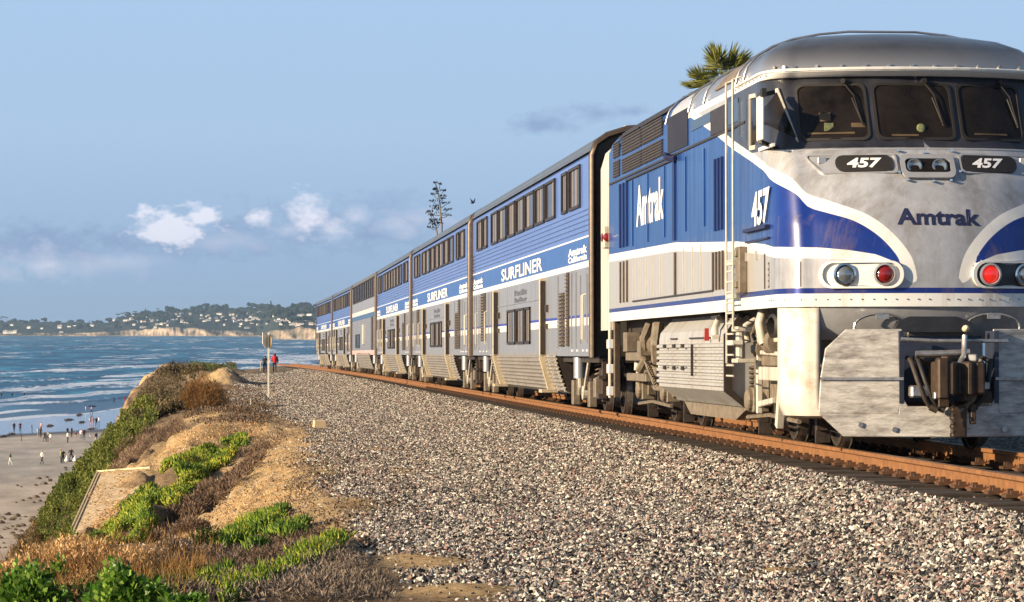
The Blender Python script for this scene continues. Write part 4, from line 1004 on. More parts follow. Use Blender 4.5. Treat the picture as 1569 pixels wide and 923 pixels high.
for k in range(0, 150):
    Y = 14 + k * .62
    for sg in (-1, 1):
        for q in (-1, 1):
            X = track_x(Y) + sg * .795 + q * .12; p = inv((X, Y, zr(Y) - .165))
            mb.box(p, (.13, .16, .03)); mb.box(p + Vector((0, .03, .03)), (.05, .04, .06)); mb.box(p + Vector((-q * .02, -.04, .025)), (.07, .03, .04))
mb.build('rail_clips', mat('dark_rust', (.085, .040, .018), .8, vary=.4, vscale=10), trk)['kind'] = 'stuff'
# ------------------------------------------------------------ ground
def sstep(x): x = np.clip(x, 0, 1); return x * x * (3 - 2 * x)
ST = [  # distance, then (X, depth below camera line) from the sea side to the ballast
 (-10, [(-8, 4.2), (-4, 2.2), (-2, 1.72), (2, 1.72)]),
 (19, [(-7, 4.0), (-4, 2.1), (-2, 1.78), (0, 1.72), (1.8, 1.74)]),
 (27, [(-6, 4.2), (-4, 2.75), (-2.6, 2.02), (-1.2, 1.80), (1.2, 1.74)]),
 (34, [(-6, 5.4), (-3.2, 3.55), (-1.9, 2.95), (-1.1, 2.62), (-.4, 2.22), (.3, 1.92), (1.0, 1.74)]),
 (42, [(-6, 5.6), (-3.4, 3.95), (-2.4, 3.02), (-1.6, 2.92), (-1.0, 2.84), (-.5, 2.46), (.2, 2.00), (.95, 1.74)]),
 (50, [(-7, 6.2), (-4, 4.1), (-3, 3.35), (-1.9, 2.64), (-1.4, 2.46), (-.8, 2.52), (-.3, 2.32), (.35, 1.95), (1.05, 1.74)]),
 (60, [(-7, 7.0), (-4, 4.3), (-3.2, 3.35), (-2.7, 2.52), (-1.9, 2.28), (-1.2, 2.06), (-.5, 2.16), (.1, 2.06), (.7, 1.84), (1.3, 1.75)]),
 (70, [(-7, 6.4), (-4, 4.0), (-2.8, 2.95), (-1.7, 2.10), (-.9, 1.66), (.4, 1.70), (1.8, 1.78)]),
 (82, [(-8, 7.4), (-4, 3.9), (-2.7, 2.50), (-1.5, 1.88), (0, 1.80), (2, 1.78)]),
 (100, [(-9, 8.6), (-6.7, 5.7), (-5.9, 4.5), (-3.5, 2.15), (-2, 1.86), (.5, 1.80)]),
 (130, [(-9, 7.5), (-7, 5.4), (-4.4, 2.2), (-2.5, 1.86), (.5, 1.80)]),
 (165, [(-8.6, 8.0), (-7.2, 5.0), (-5.9, 1.95), (-3, 1.75), (.5, 1.78)]),
 (200, [(-8.5, 8.5), (-7.7, 4.6), (-6.5, 1.55), (-5.7, 1.15), (-3, 1.30), (-1, 1.70), (.5, 1.80)]),
 (250, [(-9.0, 8.5), (-7.8, 3.0), (-7.0, 1.2), (-4, 1.15), (-.5, 1.75), (1, 1.78)]),
 (300, [(-11, 8), (-9, 2.0), (-7.8, 1.0), (-4, 1.0), (0, 1.4), (1.5, 1.75)]),
 (318, [(-11, 9), (-9, 2.2), (-7.8, 1.1), (-4, 1.1), (0, 1.5), (1.5, 1.8)]),
]
BE = [(6.5, 1.345), (6.25, 1.30), (5.95, 1.305), (5.4, 1.475), (4.6, 1.62), (3.6, 1.68), (2.6, 1.72)]
def ground_d(X, Y):
    """depth of the ground under the camera line, vectorised"""
    X = np.asarray(X, float); Y = np.asarray(Y, float)
    ys = np.array([s[0] for s in ST]); yk = np.clip(Y, ys[0], ys[-1] - .001)
    cur = np.maximum(0, Y - 127) ** 2 / 12000.0
    i = np.clip(np.searchsorted(ys, yk, side='right') - 1, 0, len(ys) - 2)
    t = sstep((yk - ys[i]) / (ys[i + 1] - ys[i]))
    out = np.zeros_like(X)
    def prof(k, X, cur):
        pts = ST[k][1]; xs = [-60, pts[0][0] - (4.2 if ST[k][0] > 120 else 7.5)] + [p[0] for p in pts]; ds = [22, pts[0][1] + 13.0] + [p[1] for p in pts]
        base = np.interp(X, xs, ds)
        be = BE[::-1]; bx = [b[0] for b in be]; bd = [b[1] for b in be]
        Xb = X + cur
        b = np.interp(Xb, bx, bd)
        x0 = pts[-1][0]
        w = sstep((Xb - x0) / max(.5, 2.6 - x0))
        return np.where(Xb > 2.6, b, base * (1 - w) + 1.72 * w)
    for k in range(len(ys)):
        m0 = i == k
        if m0.any(): out[m0] += (1 - t[m0]) * prof(k, X[m0], cur[m0])
        m1 = (i + 1) == k
        if m1.any(): out[m1] += t[m1] * prof(k, X[m1], cur[m1])
    xc = TX - cur
    # cut and bank on the land side, hidden behind the train
    far = X - xc
    out = np.where(far > -1.2, np.interp(far, [-1.2, 1.3, 1.6, 2.2, 3.5, 8], [1.345, 1.345, 1.34, 1.5, 1.6, 1.2]), out)
    # relief
    sl = np.clip((out - 1.7) / 1.5, 0, 1)
    off = np.clip((2.6 - (X + cur)) / 2, 0, 1)
    rel = fbm(X * .9 + 3, Y * .35 + 1, 5) * (.08 + .34 * sl) * off + fbm(X * 3.1, Y * 1.6, 4) * (.03 + .10 * sl) * off
    rid = np.clip(np.interp(Y, [24, 40], [0, 1]), 0, 1) * off
    rel = rel + (np.abs(fbm(X * .55 + 3, Y * .30 + 2, 4)) - .25) * -.55 * rid * (.35 + sl) - .10 * np.abs(fbm(X * 2.2 + Y * .25, Y * .5, 3)) * rid
    rel = rel + .085 * np.sin((out + fbm(X * .5, Y * .12 + 5, 3) * .35) * 13.0) * np.clip((out - 1.95) * 2, 0, 1) * rid + .05 * np.sin((out + fbm(X * .9 + 3, Y * .3, 3) * .3) * 31.0) * np.clip((out - 1.9) * 2, 0, 1) * rid
    gull = np.abs(fbm(X * .5 + 9, Y * .55 + 4, 4)) * 1.0 * sl * np.clip((out - 2.3) / 3, 0, 1)
    out = out - rel + gull
    for (cx, cy, rx, ry, a) in ((-.9, 170, 1.05, 9, .88), (-2.2, 182, 1.2, 10, .5), (2.9, 21.6, .28, .5, .05), (4.0, 21.9, .3, .5, .05), (1.5, 21.4, .5, .6, .06), (1.2, 34, .9, 1.0, .07),
                               (-.3, 90, 1.2, 5, .14)):
        out = out - a * np.exp(-((X - cx) / rx) ** 2 - ((Y - cy) / ry) ** 2)
    # the headland ends: beyond it, and inland past the bend, the ground drops to the shore
    e = np.clip((Y - 318) / 14, 0, 1); out = out + e * 18
    e2 = np.clip((Y - 222) / 6, 0, 1) * np.clip((far - 1.9) / 4.0, 0, 1); out = out + e2 * 16
    return out
def ground_z(X, Y):
    z = CAMZ - GRADE * np.asarray(Y, float) - ground_d(X, Y)
    return z
def gz(x, y): return float(ground_z(np.array([x]), np.array([y]))[0])
# beach plane height: slopes up from the water's edge to the bluff foot
def beach_z(X, Y):
    X = np.asarray(X, float); Y = np.asarray(Y, float)
    dry = 480 + (X + 39) * 1.6; sw = 581 + (X + 47) * 3.5
    b = np.interp((dry - Y) / 200.0, [-1.5, 0, 1, 2.2], [0.0, .5, 1.2, 1.9])
    return b + fbm(X * .06, Y * .03, 3) * .12 * (Y < dry) + fbm(X * .3 + 4, Y * .12, 3) * .05 * (Y < dry)
Yg = [-8.0]
while Yg[-1] < 338: Yg.append(Yg[-1] + max(.11, .0045 * abs(Yg[-1])))
Yg = np.array(Yg)
Xg = np.concatenate([np.linspace(-60, -18, 20), np.linspace(-17.4, -8.2, 30), np.arange(-8, 6.6, .085), np.linspace(6.9, 16, 30), np.linspace(17, 70, 12)])
XX, YY = np.meshgrid(Xg, Yg); ZZ = ground_z(XX, YY)
ZZ = np.maximum(ZZ, -1.0)

def px2g(x, y, d=1.75):
    Y = d * F / (y - 542); return (x - 370) / F * Y, Y
def field(pts, X, Y):
    """soft patches: (X, Y, rx, ry, w)"""
    r = np.zeros_like(X)
    for (cx, cy, rx, ry, w) in pts:
        r = np.maximum(r, w * np.clip(1.25 - np.sqrt(((X - cx) / rx) ** 2 + ((Y - cy) / ry) ** 2), 0, 1))
    return r
XB = [(-10, 1.9), (20, 1.75), (24, 1.3), (28, 1.0), (33, 1.15), (40, 1.25), (50, 1.35), (60, 1.6), (70, 1.9), (80, 1.5), (92, .2), (105, -.6), (120, -.7), (160, -.2), (200, -.6), (250, .2), (300, 1.6), (340, 2)]
def ballast_mask(X, Y):
    cur = np.maximum(0, Y - 127) ** 2 / 12000.0
    xb = np.interp(Y, [p[0] for p in XB], [p[1] for p in XB])
    m = sstep((X - xb + fbm(X * 1.1 + 5, Y * .4, 4) * .8) / .7 + .5)
    bare = field([(1.45, 24.6, .62, 1.3, 1.1), (1.1, 33.4, .75, 1.6, 1.1), (2.5, 53.5, .7, 3.0, .75), (2.4, 43.5, .5, 2.2, .8), (1.65, 21.5, .6, .7, 1.1), (2.9, 21.8, .4, .4, 1.0), (4.0, 21.9, .35, .35, 1.0), (2.3, 27.5, .4, .9, .7), (2.1, 37, .4, 1.4, .7), (1.9, 62, .5, 4, .5)], X, Y)
    bare = np.maximum(bare, np.clip(fbm(X * .7 + 21, Y * .16 + 3, 4) * 1.6 - .35, 0, .6) * (X < 5.2)); bare = sstep(bare * 1.5 + fbm(X * 2.5, Y * 1.2, 4) * .5 - .3)
    m = m * np.interp(Y, [75, 110], [1, .72]) ** (X < 3.5)
    return m * (1 - bare), bare
bmask, bare = ballast_mask(XX, YY)
# drier brown litter patches versus pale sand
# slope measure: how far the ground has fallen away
dd = ground_d(XX, YY)
litter = sstep(fbm(XX * .8 + 2, YY * .25 + 8, 4) * 1.1 + .35)
sandy = field([(.2, 33, 1.4, 5, 1.3), (0.9, 44, .9, 9, 1.2), (-.2, 40, 1.4, 6, 1.3), (.7, 52, 1.1, 10, 1.4), (.5, 30, 1.0, 4, 1.2), (-1.2, 66, .8, 8, 1.1), (1.0, 62, 1.0, 8, .9), (-.9, 72, .9, 5, 1.1), (1.9, 78, .8, 6, 1.2), (-1.3, 86, .7, 5, 1.1), (-2.0, 60, .9, 4, .9), (-.9, 168, 1.3, 10, 1.2), (-6.5, 196, 1.4, 12, 1.2), (-6.6, 100, 1, 5, .4), (-3.4, 95, .5, 6, .5)], XX, YY)
sandy = np.clip(sandy * 1.9 + bare * .8 + fbm(XX * 1.5, YY * .7 + 3, 4) * .35 + .12, 0, 1)
def ground_mat():
    m = bpy.data.materials.new('bluff_ground'); m.use_nodes = True; t = m.node_tree; b = t.nodes['Principled BSDF']
    b.inputs['Roughness'].default_value = 0.95; b.inputs['Specular IOR Level'].default_value = 0.1
    tc = NN(t, 'ShaderNodeTexCoord')
    def noise(sc, det=6, ro=.6, vec=None):
        n = NN(t, 'ShaderNodeTexNoise'); n.inputs['Scale'].default_value = sc; n.inputs['Detail'].default_value = det; n.inputs['Roughness'].default_value = ro
        t.links.new(vec if vec else tc.outputs['Object'], n.inputs['Vector']); return n.outputs[0]
    def att(n):
        a = NN(t, 'ShaderNodeAttribute'); a.attribute_name = n; return a.outputs['Fac']
    fine = noise(11, 9, .85); mid = noise(2.2, 6, .65)
    sand = ramp_n(t, fine, [(0.36, (0.15, 0.085, 0.035)), (0.47, (0.50, 0.33, 0.155)), (0.62, (0.78, 0.60, 0.36))])
    dirt = ramp_n(t, fine, [(0.33, (0.07, 0.045, 0.03)), (0.5, (0.24, 0.165, 0.10)), (0.7, (0.42, 0.31, 0.19))])
    c = mix_n(t, att('sandy'), dirt, sand)
    rock = mix_n(t, ramp_n(t, fine, [(.35, (0, 0, 0)), (.6, (1, 1, 1))]), ramp_n(t, mid, [(0.35, (0.16, 0.09, 0.04)), (0.6, (0.34, 0.20, 0.09))]), ramp_n(t, mid, [(0.4, (0.42, 0.25, 0.12)), (0.6, (0.62, 0.45, 0.26))]))
    c = mix_n(t, att('steep'), c, rock)
    # ballast: crushed stone colours by cell
    vo = NN(t, 'ShaderNodeTexVoronoi'); vo.inputs['Scale'].default_value = 17; t.links.new(tc.outputs['Object'], vo.inputs['Vector'])
    sc_ = NN(t, 'ShaderNodeSeparateColor'); t.links.new(vo.outputs['Color'], sc_.inputs[0])
    st = ramp_n(t, sc_.outputs[0], [(0.0, (0.03, 0.026, 0.022)), (0.25, (0.14, 0.12, 0.10)), (0.5, (0.30, 0.26, 0.21)), (0.7, (0.38, 0.28, 0.22)), (0.82, (0.50, 0.45, 0.36)), (0.93, (0.70, 0.65, 0.53))], 'CONSTANT')
    edge = ramp_n(t, vo.outputs['Distance'], [(0.25, (1, 1, 1)), (0.75, (0.34, 0.32, 0.3))])
    st = mix_n(t, 1.0, st, edge, 'MULTIPLY')
    c = mix_n(t, att('ballast'), c, st)
    t.links.new(c, b.inputs['Base Color'])
    h = math_n(t, 'ADD', math_n(t, 'MULTIPLY', fine, .5), math_n(t, 'MULTIPLY', mid, .6))
    h2 = math_n(t, 'MULTIPLY', math_n(t, 'SUBTRACT', 1.0, vo.outputs['Distance']), 1.1)
    hm = NN(t, 'ShaderNodeMix'); hm.data_type = 'FLOAT'; t.links.new(att('ballast'), hm.inputs[0]); t.links.new(h, hm.inputs[2]); t.links.new(h2, hm.inputs[3])
    bp = NN(t, 'ShaderNodeBump'); bp.inputs['Strength'].default_value = 1.0; bp.inputs['Distance'].default_value = 0.10
    t.links.new(hm.outputs[0], bp.inputs['Height']); t.links.new(bp.outputs[0], b.inputs['Normal'])
    return m
GM = ground_mat()
steep = np.clip((dd - 2.6) / 2.5, 0, 1) * .8 * (YY > 45)
g = np_mesh('bluff_ground', np.stack([XX, YY, ZZ], -1).reshape(-1, 3), grid_faces(*XX.shape), GM, None,
            {'ballast': bmask, 'sandy': sandy, 'steep': steep}, smooth=True)
tag(g, kind='structure')

# crushed stone: real stones scattered on the shoulder
Yb = [14.5]
while Yb[-1] < 250: Yb.append(Yb[-1] + max(.2, .006 * Yb[-1]))
Yb = np.array(Yb); Xb_ = np.arange(-1.2, 8.9, .15)
XB_, YB_ = np.meshgrid(Xb_, Yb); ZB_ = ground_z(XB_, YB_)
CURB = np.maximum(0, YB_ - 127) ** 2 / 12000.0; inner = (XB_ + CURB > 6.20)
ZB_ = np.where(inner, CAMZ - 1.07 - GRADE * YB_ - .255, ZB_)
bm_, _ = ballast_mask(XB_, YB_)
vis = (XB_ < .272 * YB_ + 1.0) * (XB_ + CURB < 8.9)                                # the part of the shoulder the picture takes in, with a margin
fall = np.interp(YB_, [14, 30, 60, 128, 250], [1.0, 1.0, .55, .20, .07])
dens = np.clip(bm_ + .035, 0, 1) * fall * vis * np.where(inner, .16, 1)
siz = np.interp(YB_, [14, 60, 128, 250], [1.0, 1.12, 1.35, 1.9]) * np.where(bm_ > .3, 1, .6)
stones = np_mesh('ballast_stones', np.stack([XB_, YB_, ZB_], -1).reshape(-1, 3), grid_faces(*XB_.shape), M_rust, None, {'dens': dens, 'siz': siz})
tag(stones, kind='stuff')
def stone_mat():
    m = bpy.data.materials.new('crushed_stone'); m.use_nodes = True; t = m.node_tree; b = t.nodes['Principled BSDF']; b.inputs['Roughness'].default_value = .85; b.inputs['Specular IOR Level'].default_value = .2
    oi = NN(t, 'ShaderNodeObjectInfo')
    c = ramp_n(t, oi.outputs['Random'], [(0, (.022, .02, .02)), (.22, (.085, .078, .072)), (.38, (.19, .175, .155)), (.50, (.31, .28, .245)), (.60, (.30, .19, .165)), (.68, (.42, .31, .27)), (.76, (.48, .45, .39)), (.89, (.74, .70, .61))], 'CONSTANT')
    tc = NN(t, 'ShaderNodeTexCoord'); n = NN(t, 'ShaderNodeTexNoise'); n.inputs['Scale'].default_value = 1.5; n.inputs['Detail'].default_value = 4; t.links.new(tc.outputs['Object'], n.inputs['Vector'])
    v = ramp_n(t, n.outputs[0], [(.3, (.7, .7, .7)), (.7, (1.15, 1.12, 1.08))])
    t.links.new(mix_n(t, 1.0, c, v, 'MULTIPLY'), b.inputs['Base Color']); return m
def scatter_nodes(name, material, density, base, kinds=6):
    ng = bpy.data.node_groups.new(name, 'GeometryNodeTree'); ng.interface.new_socket('Geometry', in_out='INPUT', socket_type='NodeSocketGeometry'); ng.interface.new_socket('Geometry', in_out='OUTPUT', socket_type='NodeSocketGeometry')
    L = ng.links.new; N = ng.nodes.new
    gi = N('NodeGroupInput'); go = N('NodeGroupOutput')
    ad = N('GeometryNodeInputNamedAttribute'); ad.data_type = 'FLOAT'; ad.inputs[0].default_value = 'dens'
    asz = N('GeometryNodeInputNamedAttribute'); asz.data_type = 'FLOAT'; asz.inputs[0].default_value = 'siz'
    mu = N('ShaderNodeMath'); mu.operation = 'MULTIPLY'; mu.inputs[1].default_value = density; L(ad.outputs[0], mu.inputs[0])
    dp = N('GeometryNodeDistributePointsOnFaces'); L(gi.outputs[0], dp.inputs['Mesh']); L(mu.outputs[0], dp.inputs['Density'])
    cap = N('GeometryNodeCaptureAttribute'); cap.capture_items.new('FLOAT', 'siz'); L(gi.outputs[0], cap.inputs[0]); L(asz.outputs[0], cap.inputs[1])
    L(cap.outputs[0], dp.inputs['Mesh'])
    join = N('GeometryNodeJoinGeometry')
    for k in range(kinds):
        ico = N('GeometryNodeMeshIcoSphere'); ico.inputs['Radius'].default_value = 1.0; ico.inputs['Subdivisions'].default_value = 1
        sp = N('GeometryNodeSetPosition'); rv = N('FunctionNodeRandomValue'); rv.data_type = 'FLOAT_VECTOR'
        rv.inputs[0].default_value = (-.42, -.42, -.42); rv.inputs[1].default_value = (.42, .42, .42); rv.inputs['Seed'].default_value = k * 7 + 1
        L(ico.outputs[0], sp.inputs['Geometry']); L(rv.outputs[0], sp.inputs['Offset'])
        sm = N('GeometryNodeSetMaterial'); sm.inputs['Material'].default_value = material; L(sp.outputs[0], sm.inputs[0])
        g2i = N('GeometryNodeGeometryToInstance'); L(sm.outputs[0], g2i.inputs[0]); L(g2i.outputs[0], join.inputs[0])
    ip = N('GeometryNodeInstanceOnPoints'); L(dp.outputs['Points'], ip.inputs['Points']); L(join.outputs[0], ip.inputs['Instance']); ip.inputs['Pick Instance'].default_value = True
    rr = N('FunctionNodeRandomValue'); rr.data_type = 'FLOAT_VECTOR'; rr.inputs[1].default_value = (6.28, 6.28, 6.28); rr.inputs['Seed'].default_value = 77; L(rr.outputs[0], ip.inputs['Rotation'])
    rs = N('FunctionNodeRandomValue'); rs.data_type = 'FLOAT_VECTOR'; rs.inputs[0].default_value = (base * .45, base * .45, base * .4); rs.inputs[1].default_value = (base * 1.6, base * 1.35, base * 1.05); rs.inputs['Seed'].default_value = 5
    vm = N('ShaderNodeVectorMath'); vm.operation = 'SCALE'; L(rs.outputs[0], vm.inputs[0]); L(cap.outputs[1], vm.inputs['Scale']); L(vm.outputs[0], ip.inputs['Scale'])
    L(ip.outputs[0], go.inputs[0]); return ng
md = stones.modifiers.new('scatter', 'NODES'); md.node_group = scatter_nodes('stone_scatter', stone_mat(), 1080, .0232)
stones.data.materials.clear()
# ------------------------------------------------------------ beach, sea
def dry_y(X): return 480 + (X + 39) * 1.6
def swash_y(X): return 581 + (X + 47) * 3.5 + 10 * np.sin(X * .21) + 5 * np.sin(X * .47 + 1)
def beach_z(X, Y):
    p = (Y - dry_y(X)) / np.maximum(60, swash_y(X) - dry_y(X))
    b = np.interp(p, [-3, -1.2, -.5, 0, 1, 1.6, 3], [2.2, 1.7, 1.0, .45, .0, -.5, -2.5])
    w = np.clip(-p * 3, 0, 1)
    return b + fbm(X * .06, Y * .03, 3) * .10 * w + fbm(X * .45 + 4, Y * .10, 3) * .035 * w
Yv = np.concatenate([np.arange(60, 300, 4.0), np.arange(300, 760, 2.0), np.arange(764, 1500, 14)])
Xv = np.concatenate([np.arange(-420, -76, 8.0), np.arange(-75, 12, .8), np.arange(14, 260, 8.0)])
BX, BY = np.meshgrid(Xv, Yv); BZ = beach_z(BX, BY)
def beach_mat():
    m = bpy.data.materials.new('beach_sand'); m.use_nodes = True; t = m.node_tree; b = t.nodes['Principled BSDF']
    tc = NN(t, 'ShaderNodeTexCoord'); a = NN(t, 'ShaderNodeAttribute'); a.attribute_name = 'wet'
    mp = NN(t, 'ShaderNodeMapping'); mp.inputs['Scale'].default_value = (.25, .07, 1); t.links.new(tc.outputs['Object'], mp.inputs[0])
    n = NN(t, 'ShaderNodeTexNoise'); n.inputs['Scale'].default_value = 1.0; n.inputs['Detail'].default_value = 9; n.inputs['Roughness'].default_value = .7; t.links.new(mp.outputs[0], n.inputs['Vector'])
    dry = ramp_n(t, n.outputs[0], [(.3, (.21, .18, .145)), (.5, (.36, .31, .25)), (.68, (.50, .44, .36))])
    c = mix_n(t, ramp_n(t, a.outputs['Fac'], [(.2, (0, 0, 0)), (.45, (1, 1, 1))]), dry, (.075, .058, .045, 1))
    t.links.new(c, b.inputs['Base Color'])
    r = ramp_n(t, a.outputs['Fac'], [(.35, (.9, .9, .9)), (.6, (.07, .07, .07))]); t.links.new(r, b.inputs['Roughness'])
    b.inputs['Specular IOR Level'].default_value = .85
    return m
pw = (BY - dry_y(BX)) / np.maximum(60, swash_y(BX) - dry_y(BX))
wet = np.clip(.40 + pw * 1.6 + fbm(BX * .12, BY * .03, 3) * .10, 0, 1) * (pw > -.25)
bh = np_mesh('beach', np.stack([BX, BY, BZ], -1).reshape(-1, 3), grid_faces(*BX.shape), beach_mat(), None, {'wet': wet}, smooth=True); tag(bh, kind='structure')
Ysea = [560.0]
while Ysea[-1] < 7600: Ysea.append(Ysea[-1] * 1.0042)
Ysea += [9000, 14000, 24000, 45000]; Ysea = np.array(Ysea)
Tn = np.concatenate([np.linspace(-.9, -.1, 30), np.linspace(-.097, .035, 430), np.linspace(.045, .9, 30)])
TT, SY = np.meshgrid(Tn, Ysea); SX = TT * SY
crest = SY - 3.5 * SX * np.clip(1200 / SY, .1, 1)                      # crests run roughly along the shore
wob = fbm(SX * .010, SY * .0022, 4) * 95 + fbm(SX * .04 + 7, SY * .006, 3) * 26
ph = (SY - 3.2 * np.clip(SX, -400, 200) * np.exp(-(SY - 600) / 700) + wob)
lam = np.interp(SY, [560, 900, 1500, 4000, 8000], [34, 48, 70, 130, 200])
phase = np.cumsum(np.gradient(Ysea)[:, None] / lam, axis=0) * 2 * math.pi + (ph - SY) / lam * 2 * math.pi
wv = np.sin(phase); wv = np.sign(wv) * np.abs(wv) ** 1.0
amp = np.interp(SY, [560, 620, 760, 1200, 3000, 8000], [0.0, .04, .22, .45, .7, .8]) * (.15 + 1.3 * np.clip(fbm(SX * .018 + 5, SY * .007, 3) + .15, 0, 1))
chop = fbm(SX * .09, SY * .035, 4) * .40 * np.interp(SY, [560, 700, 2000], [0, .8, 1.6])
SZ = amp * wv + chop * .8; SZ = np.where(SY < 620, np.minimum(SZ, .03), SZ)
# foam: along some crests, as ragged lines, and lying in sheets near the shore
shore = (SY - swash_y(SX))
lines = np.clip((np.sin(phase - .5) - .50) * 3.2, 0, 1) * np.clip(fbm(SX * .028 + 9, SY * .0055 + 2, 4) * 3.2 + .05, 0, 1) * np.interp(shore, [0, 60, 900, 2500, 6000], [1.2, 1.5, 1.1, .75, .5])
rag = fbm(SX * .22, SY * .05, 4)
sheet = np.clip(fbm(SX * .035 + 3, SY * .012, 4) * 1.6 + np.interp(shore, [0, 120, 320, 600, 1400], [-.1, .0, .25, -.1, -.8]), 0, 1) * np.clip(rag * 1.5 + .6, 0, 1)
edge = np.exp(-(shore / 7.0) ** 2) * .9
# a broad surf zone lies off the point to the right
rs = np.clip((SX / SY - (-.020)) / .03, 0, 1) * np.interp(SY, [800, 1300, 3000, 4300], [0, .9, .55, .2]) * np.clip(fbm(SX * .02, SY * .006, 4) * 2 + .55, 0, 1)
foam = np.clip(lines * (rag * 1.4 + 1.5) + sheet * .75 + edge + rs * .85 - .08, -.6, 1.3)
foam = np.where(shore > 1200, foam - .12, foam)
bn = fbm(SX * .045 + 2, SY * .012, 3)
for s0, w0, k0 in ((120, 9, 1.3), (205, 9, 1.0), (330, 14, 1.2), (372, 12, .8), (520, 16, .8), (760, 20, .8)):
    sh_ = shore + bn * 34 + fbm(SX * .2 + s0, SY * .03, 3) * 6
    foam = np.maximum(foam, k0 * np.exp(-((sh_ - s0) / w0) ** 2) * np.clip(fbm(SX * .03 + s0, SY * 0 + s0, 3) * 1.8 + 1.0, 0, 1.2)); SZ = SZ + .45 * np.exp(-((sh_ - s0 - w0 * .8) / w0) ** 2) * (shore > 60)
keep = shore > -14
shoalc = np.clip(1 - shore / 260, 0, 1) * .8 + rs * .5
def sea_mat():
    m = bpy.data.materials.new('sea_water'); m.use_nodes = True; t = m.node_tree; b = t.nodes['Principled BSDF']
    tc = NN(t, 'ShaderNodeTexCoord')
    fa = NN(t, 'ShaderNodeAttribute'); fa.attribute_name = 'foam'; sa = NN(t, 'ShaderNodeAttribute'); sa.attribute_name = 'shoal'
    mp = NN(t, 'ShaderNodeMapping'); mp.inputs['Scale'].default_value = (.035, .010, 1); t.links.new(tc.outputs['Object'], mp.inputs[0])
    n = NN(t, 'ShaderNodeTexNoise'); n.inputs['Scale'].default_value = 1; n.inputs['Detail'].default_value = 10; n.inputs['Roughness'].default_value = .72; t.links.new(mp.outputs[0], n.inputs['Vector'])
    mp2 = NN(t, 'ShaderNodeMapping'); mp2.inputs['Scale'].default_value = (.5, .09, 1); t.links.new(tc.outputs['Object'], mp2.inputs[0])
    n2 = NN(t, 'ShaderNodeTexNoise'); n2.inputs['Scale'].default_value = 1; n2.inputs['Detail'].default_value = 6; n2.inputs['Roughness'].default_value = .7; t.links.new(mp2.outputs[0], n2.inputs['Vector'])
    c = ramp_n(t, n.outputs[0], [(.40, (.001, .035, .09)), (.5, (.002, .095, .20)), (.58, (.012, .18, .31)), (.68, (.09, .32, .46))])
    c = mix_n(t, sa.outputs['Fac'], c, (.09, .155, .26, 1))
    f = math_n(t, 'ADD', fa.outputs['Fac'], math_n(t, 'MULTIPLY', math_n(t, 'SUBTRACT', n2.outputs[0], .52), 2.2))
    f = ramp_n(t, f, [(.22, (0, 0, 0)), (.42, (.5, .5, .5)), (.62, (1, 1, 1))])
    c = mix_n(t, f, c, (.66, .70, .76, 1))
    t.links.new(c, b.inputs['Base Color']); b.inputs['Roughness'].default_value = .4; b.inputs['Specular IOR Level'].default_value = .12
    bp = NN(t, 'ShaderNodeBump'); bp.inputs['Strength'].default_value = .5; bp.inputs['Distance'].default_value = .5; t.links.new(n2.outputs[0], bp.inputs['Height']); t.links.new(bp.outputs[0], b.inputs['Normal'])
    return m
fc = grid_faces(*SX.shape); kf = keep.reshape(-1)[fc].any(axis=1)
SZ = np.where(shore < 25, np.interp(shore, [-14, 0, 25], [-.06, .05, .10]), SZ)
sea = np_mesh('sea', np.stack([SX, SY, SZ], -1).reshape(-1, 3), fc[kf], sea_mat(), None, {'foam': foam, 'shoal': shoalc}, smooth=True); tag(sea, kind='structure')
mb = MB(); mb.add([(-60000, -3000, -2.6), (60000, -3000, -2.6), (60000, 60000, -2.6), (-60000, 60000, -2.6)], [(0, 1, 2, 3)])
sb = mb.build('sea_bed', mat('deep_sea', (.01, .09, .19), .3)); tag(sb, kind='structure')

# ------------------------------------------------------------ far coast
SKY = [(-400, 496), (-160, 494), (0, 494), (30, 495), (60, 493), (95, 497), (130, 494), (165, 497), (200, 487), (240, 480), (285, 477), (330, 474), (360, 475), (405, 473), (440, 472), (470, 469), (500, 467), (560, 472), (640, 468), (760, 466), (900, 466)]
def shoreY(x): return np.interp(x, [-400, 0, 250, 395, 412, 425, 600, 900], [6400, 6300, 6000, 5900, 5200, 4350, 3900, 3500])
def cliff(x): return np.interp(x, [-400, 0, 60, 130, 180, 240, 260, 380, 400, 420, 430, 500, 900], [4, 4, 6, 7, 9, 19, 17, 8, 7, 12, 17, 21, 24]) 
def coast(x, t):
    """x = bearing measured in photo columns, t = 0 shore .. 1 skyline"""
    Ys = shoreY(x); Y = Ys + np.maximum(t, -.1) * np.interp(x, [-400, 400, 430, 900], [1100, 1200, 2300, 2600])
    zs = 18 + (502 - np.interp(x, [p[0] for p in SKY], [p[1] for p in SKY])) / F * (Ys + 1100)
    cl = cliff(x) * (.85 + .3 * fbm(x * .06, x * 0 + 2, 3)) * np.interp(x, [-400, 900], [1, 1])
    z = np.where(t < .0, t * 40, np.where(t < .012, t / .012 * 1.5, np.where(t < .035, 1.5 + (t - .012) / .023 * cl, cl + 1.5 + (np.maximum(zs, cl + 3) - cl - 1.5) * np.sin(np.clip((t - .035) / .965, 0, 1) * math.pi / 2) ** .9)))
    z = z + fbm(x * .05, t * 5, 4) * 6 * np.clip(t * 2, 0, 1)
    z = np.where(t > 1, z - (t - 1) * 60, z)
    return (x - 370) / F * Y, Y, z
cx = np.linspace(-400, 900, 900); ct = np.concatenate([[-.03, 0, .005, .012, .016, .02, .025, .03, .035], np.linspace(.05, 1, 40), [1.2, 1.5]])
CXX, CT = np.meshgrid(cx, ct)
gl = fbm(CXX * .07 + CT * 30, CT * 40 + 1, 4) * .6 + fbm(CXX * .5, CT * 60, 2) * .25
CXq = CXX
PX, PY, PZ = coast(CXq, CT)
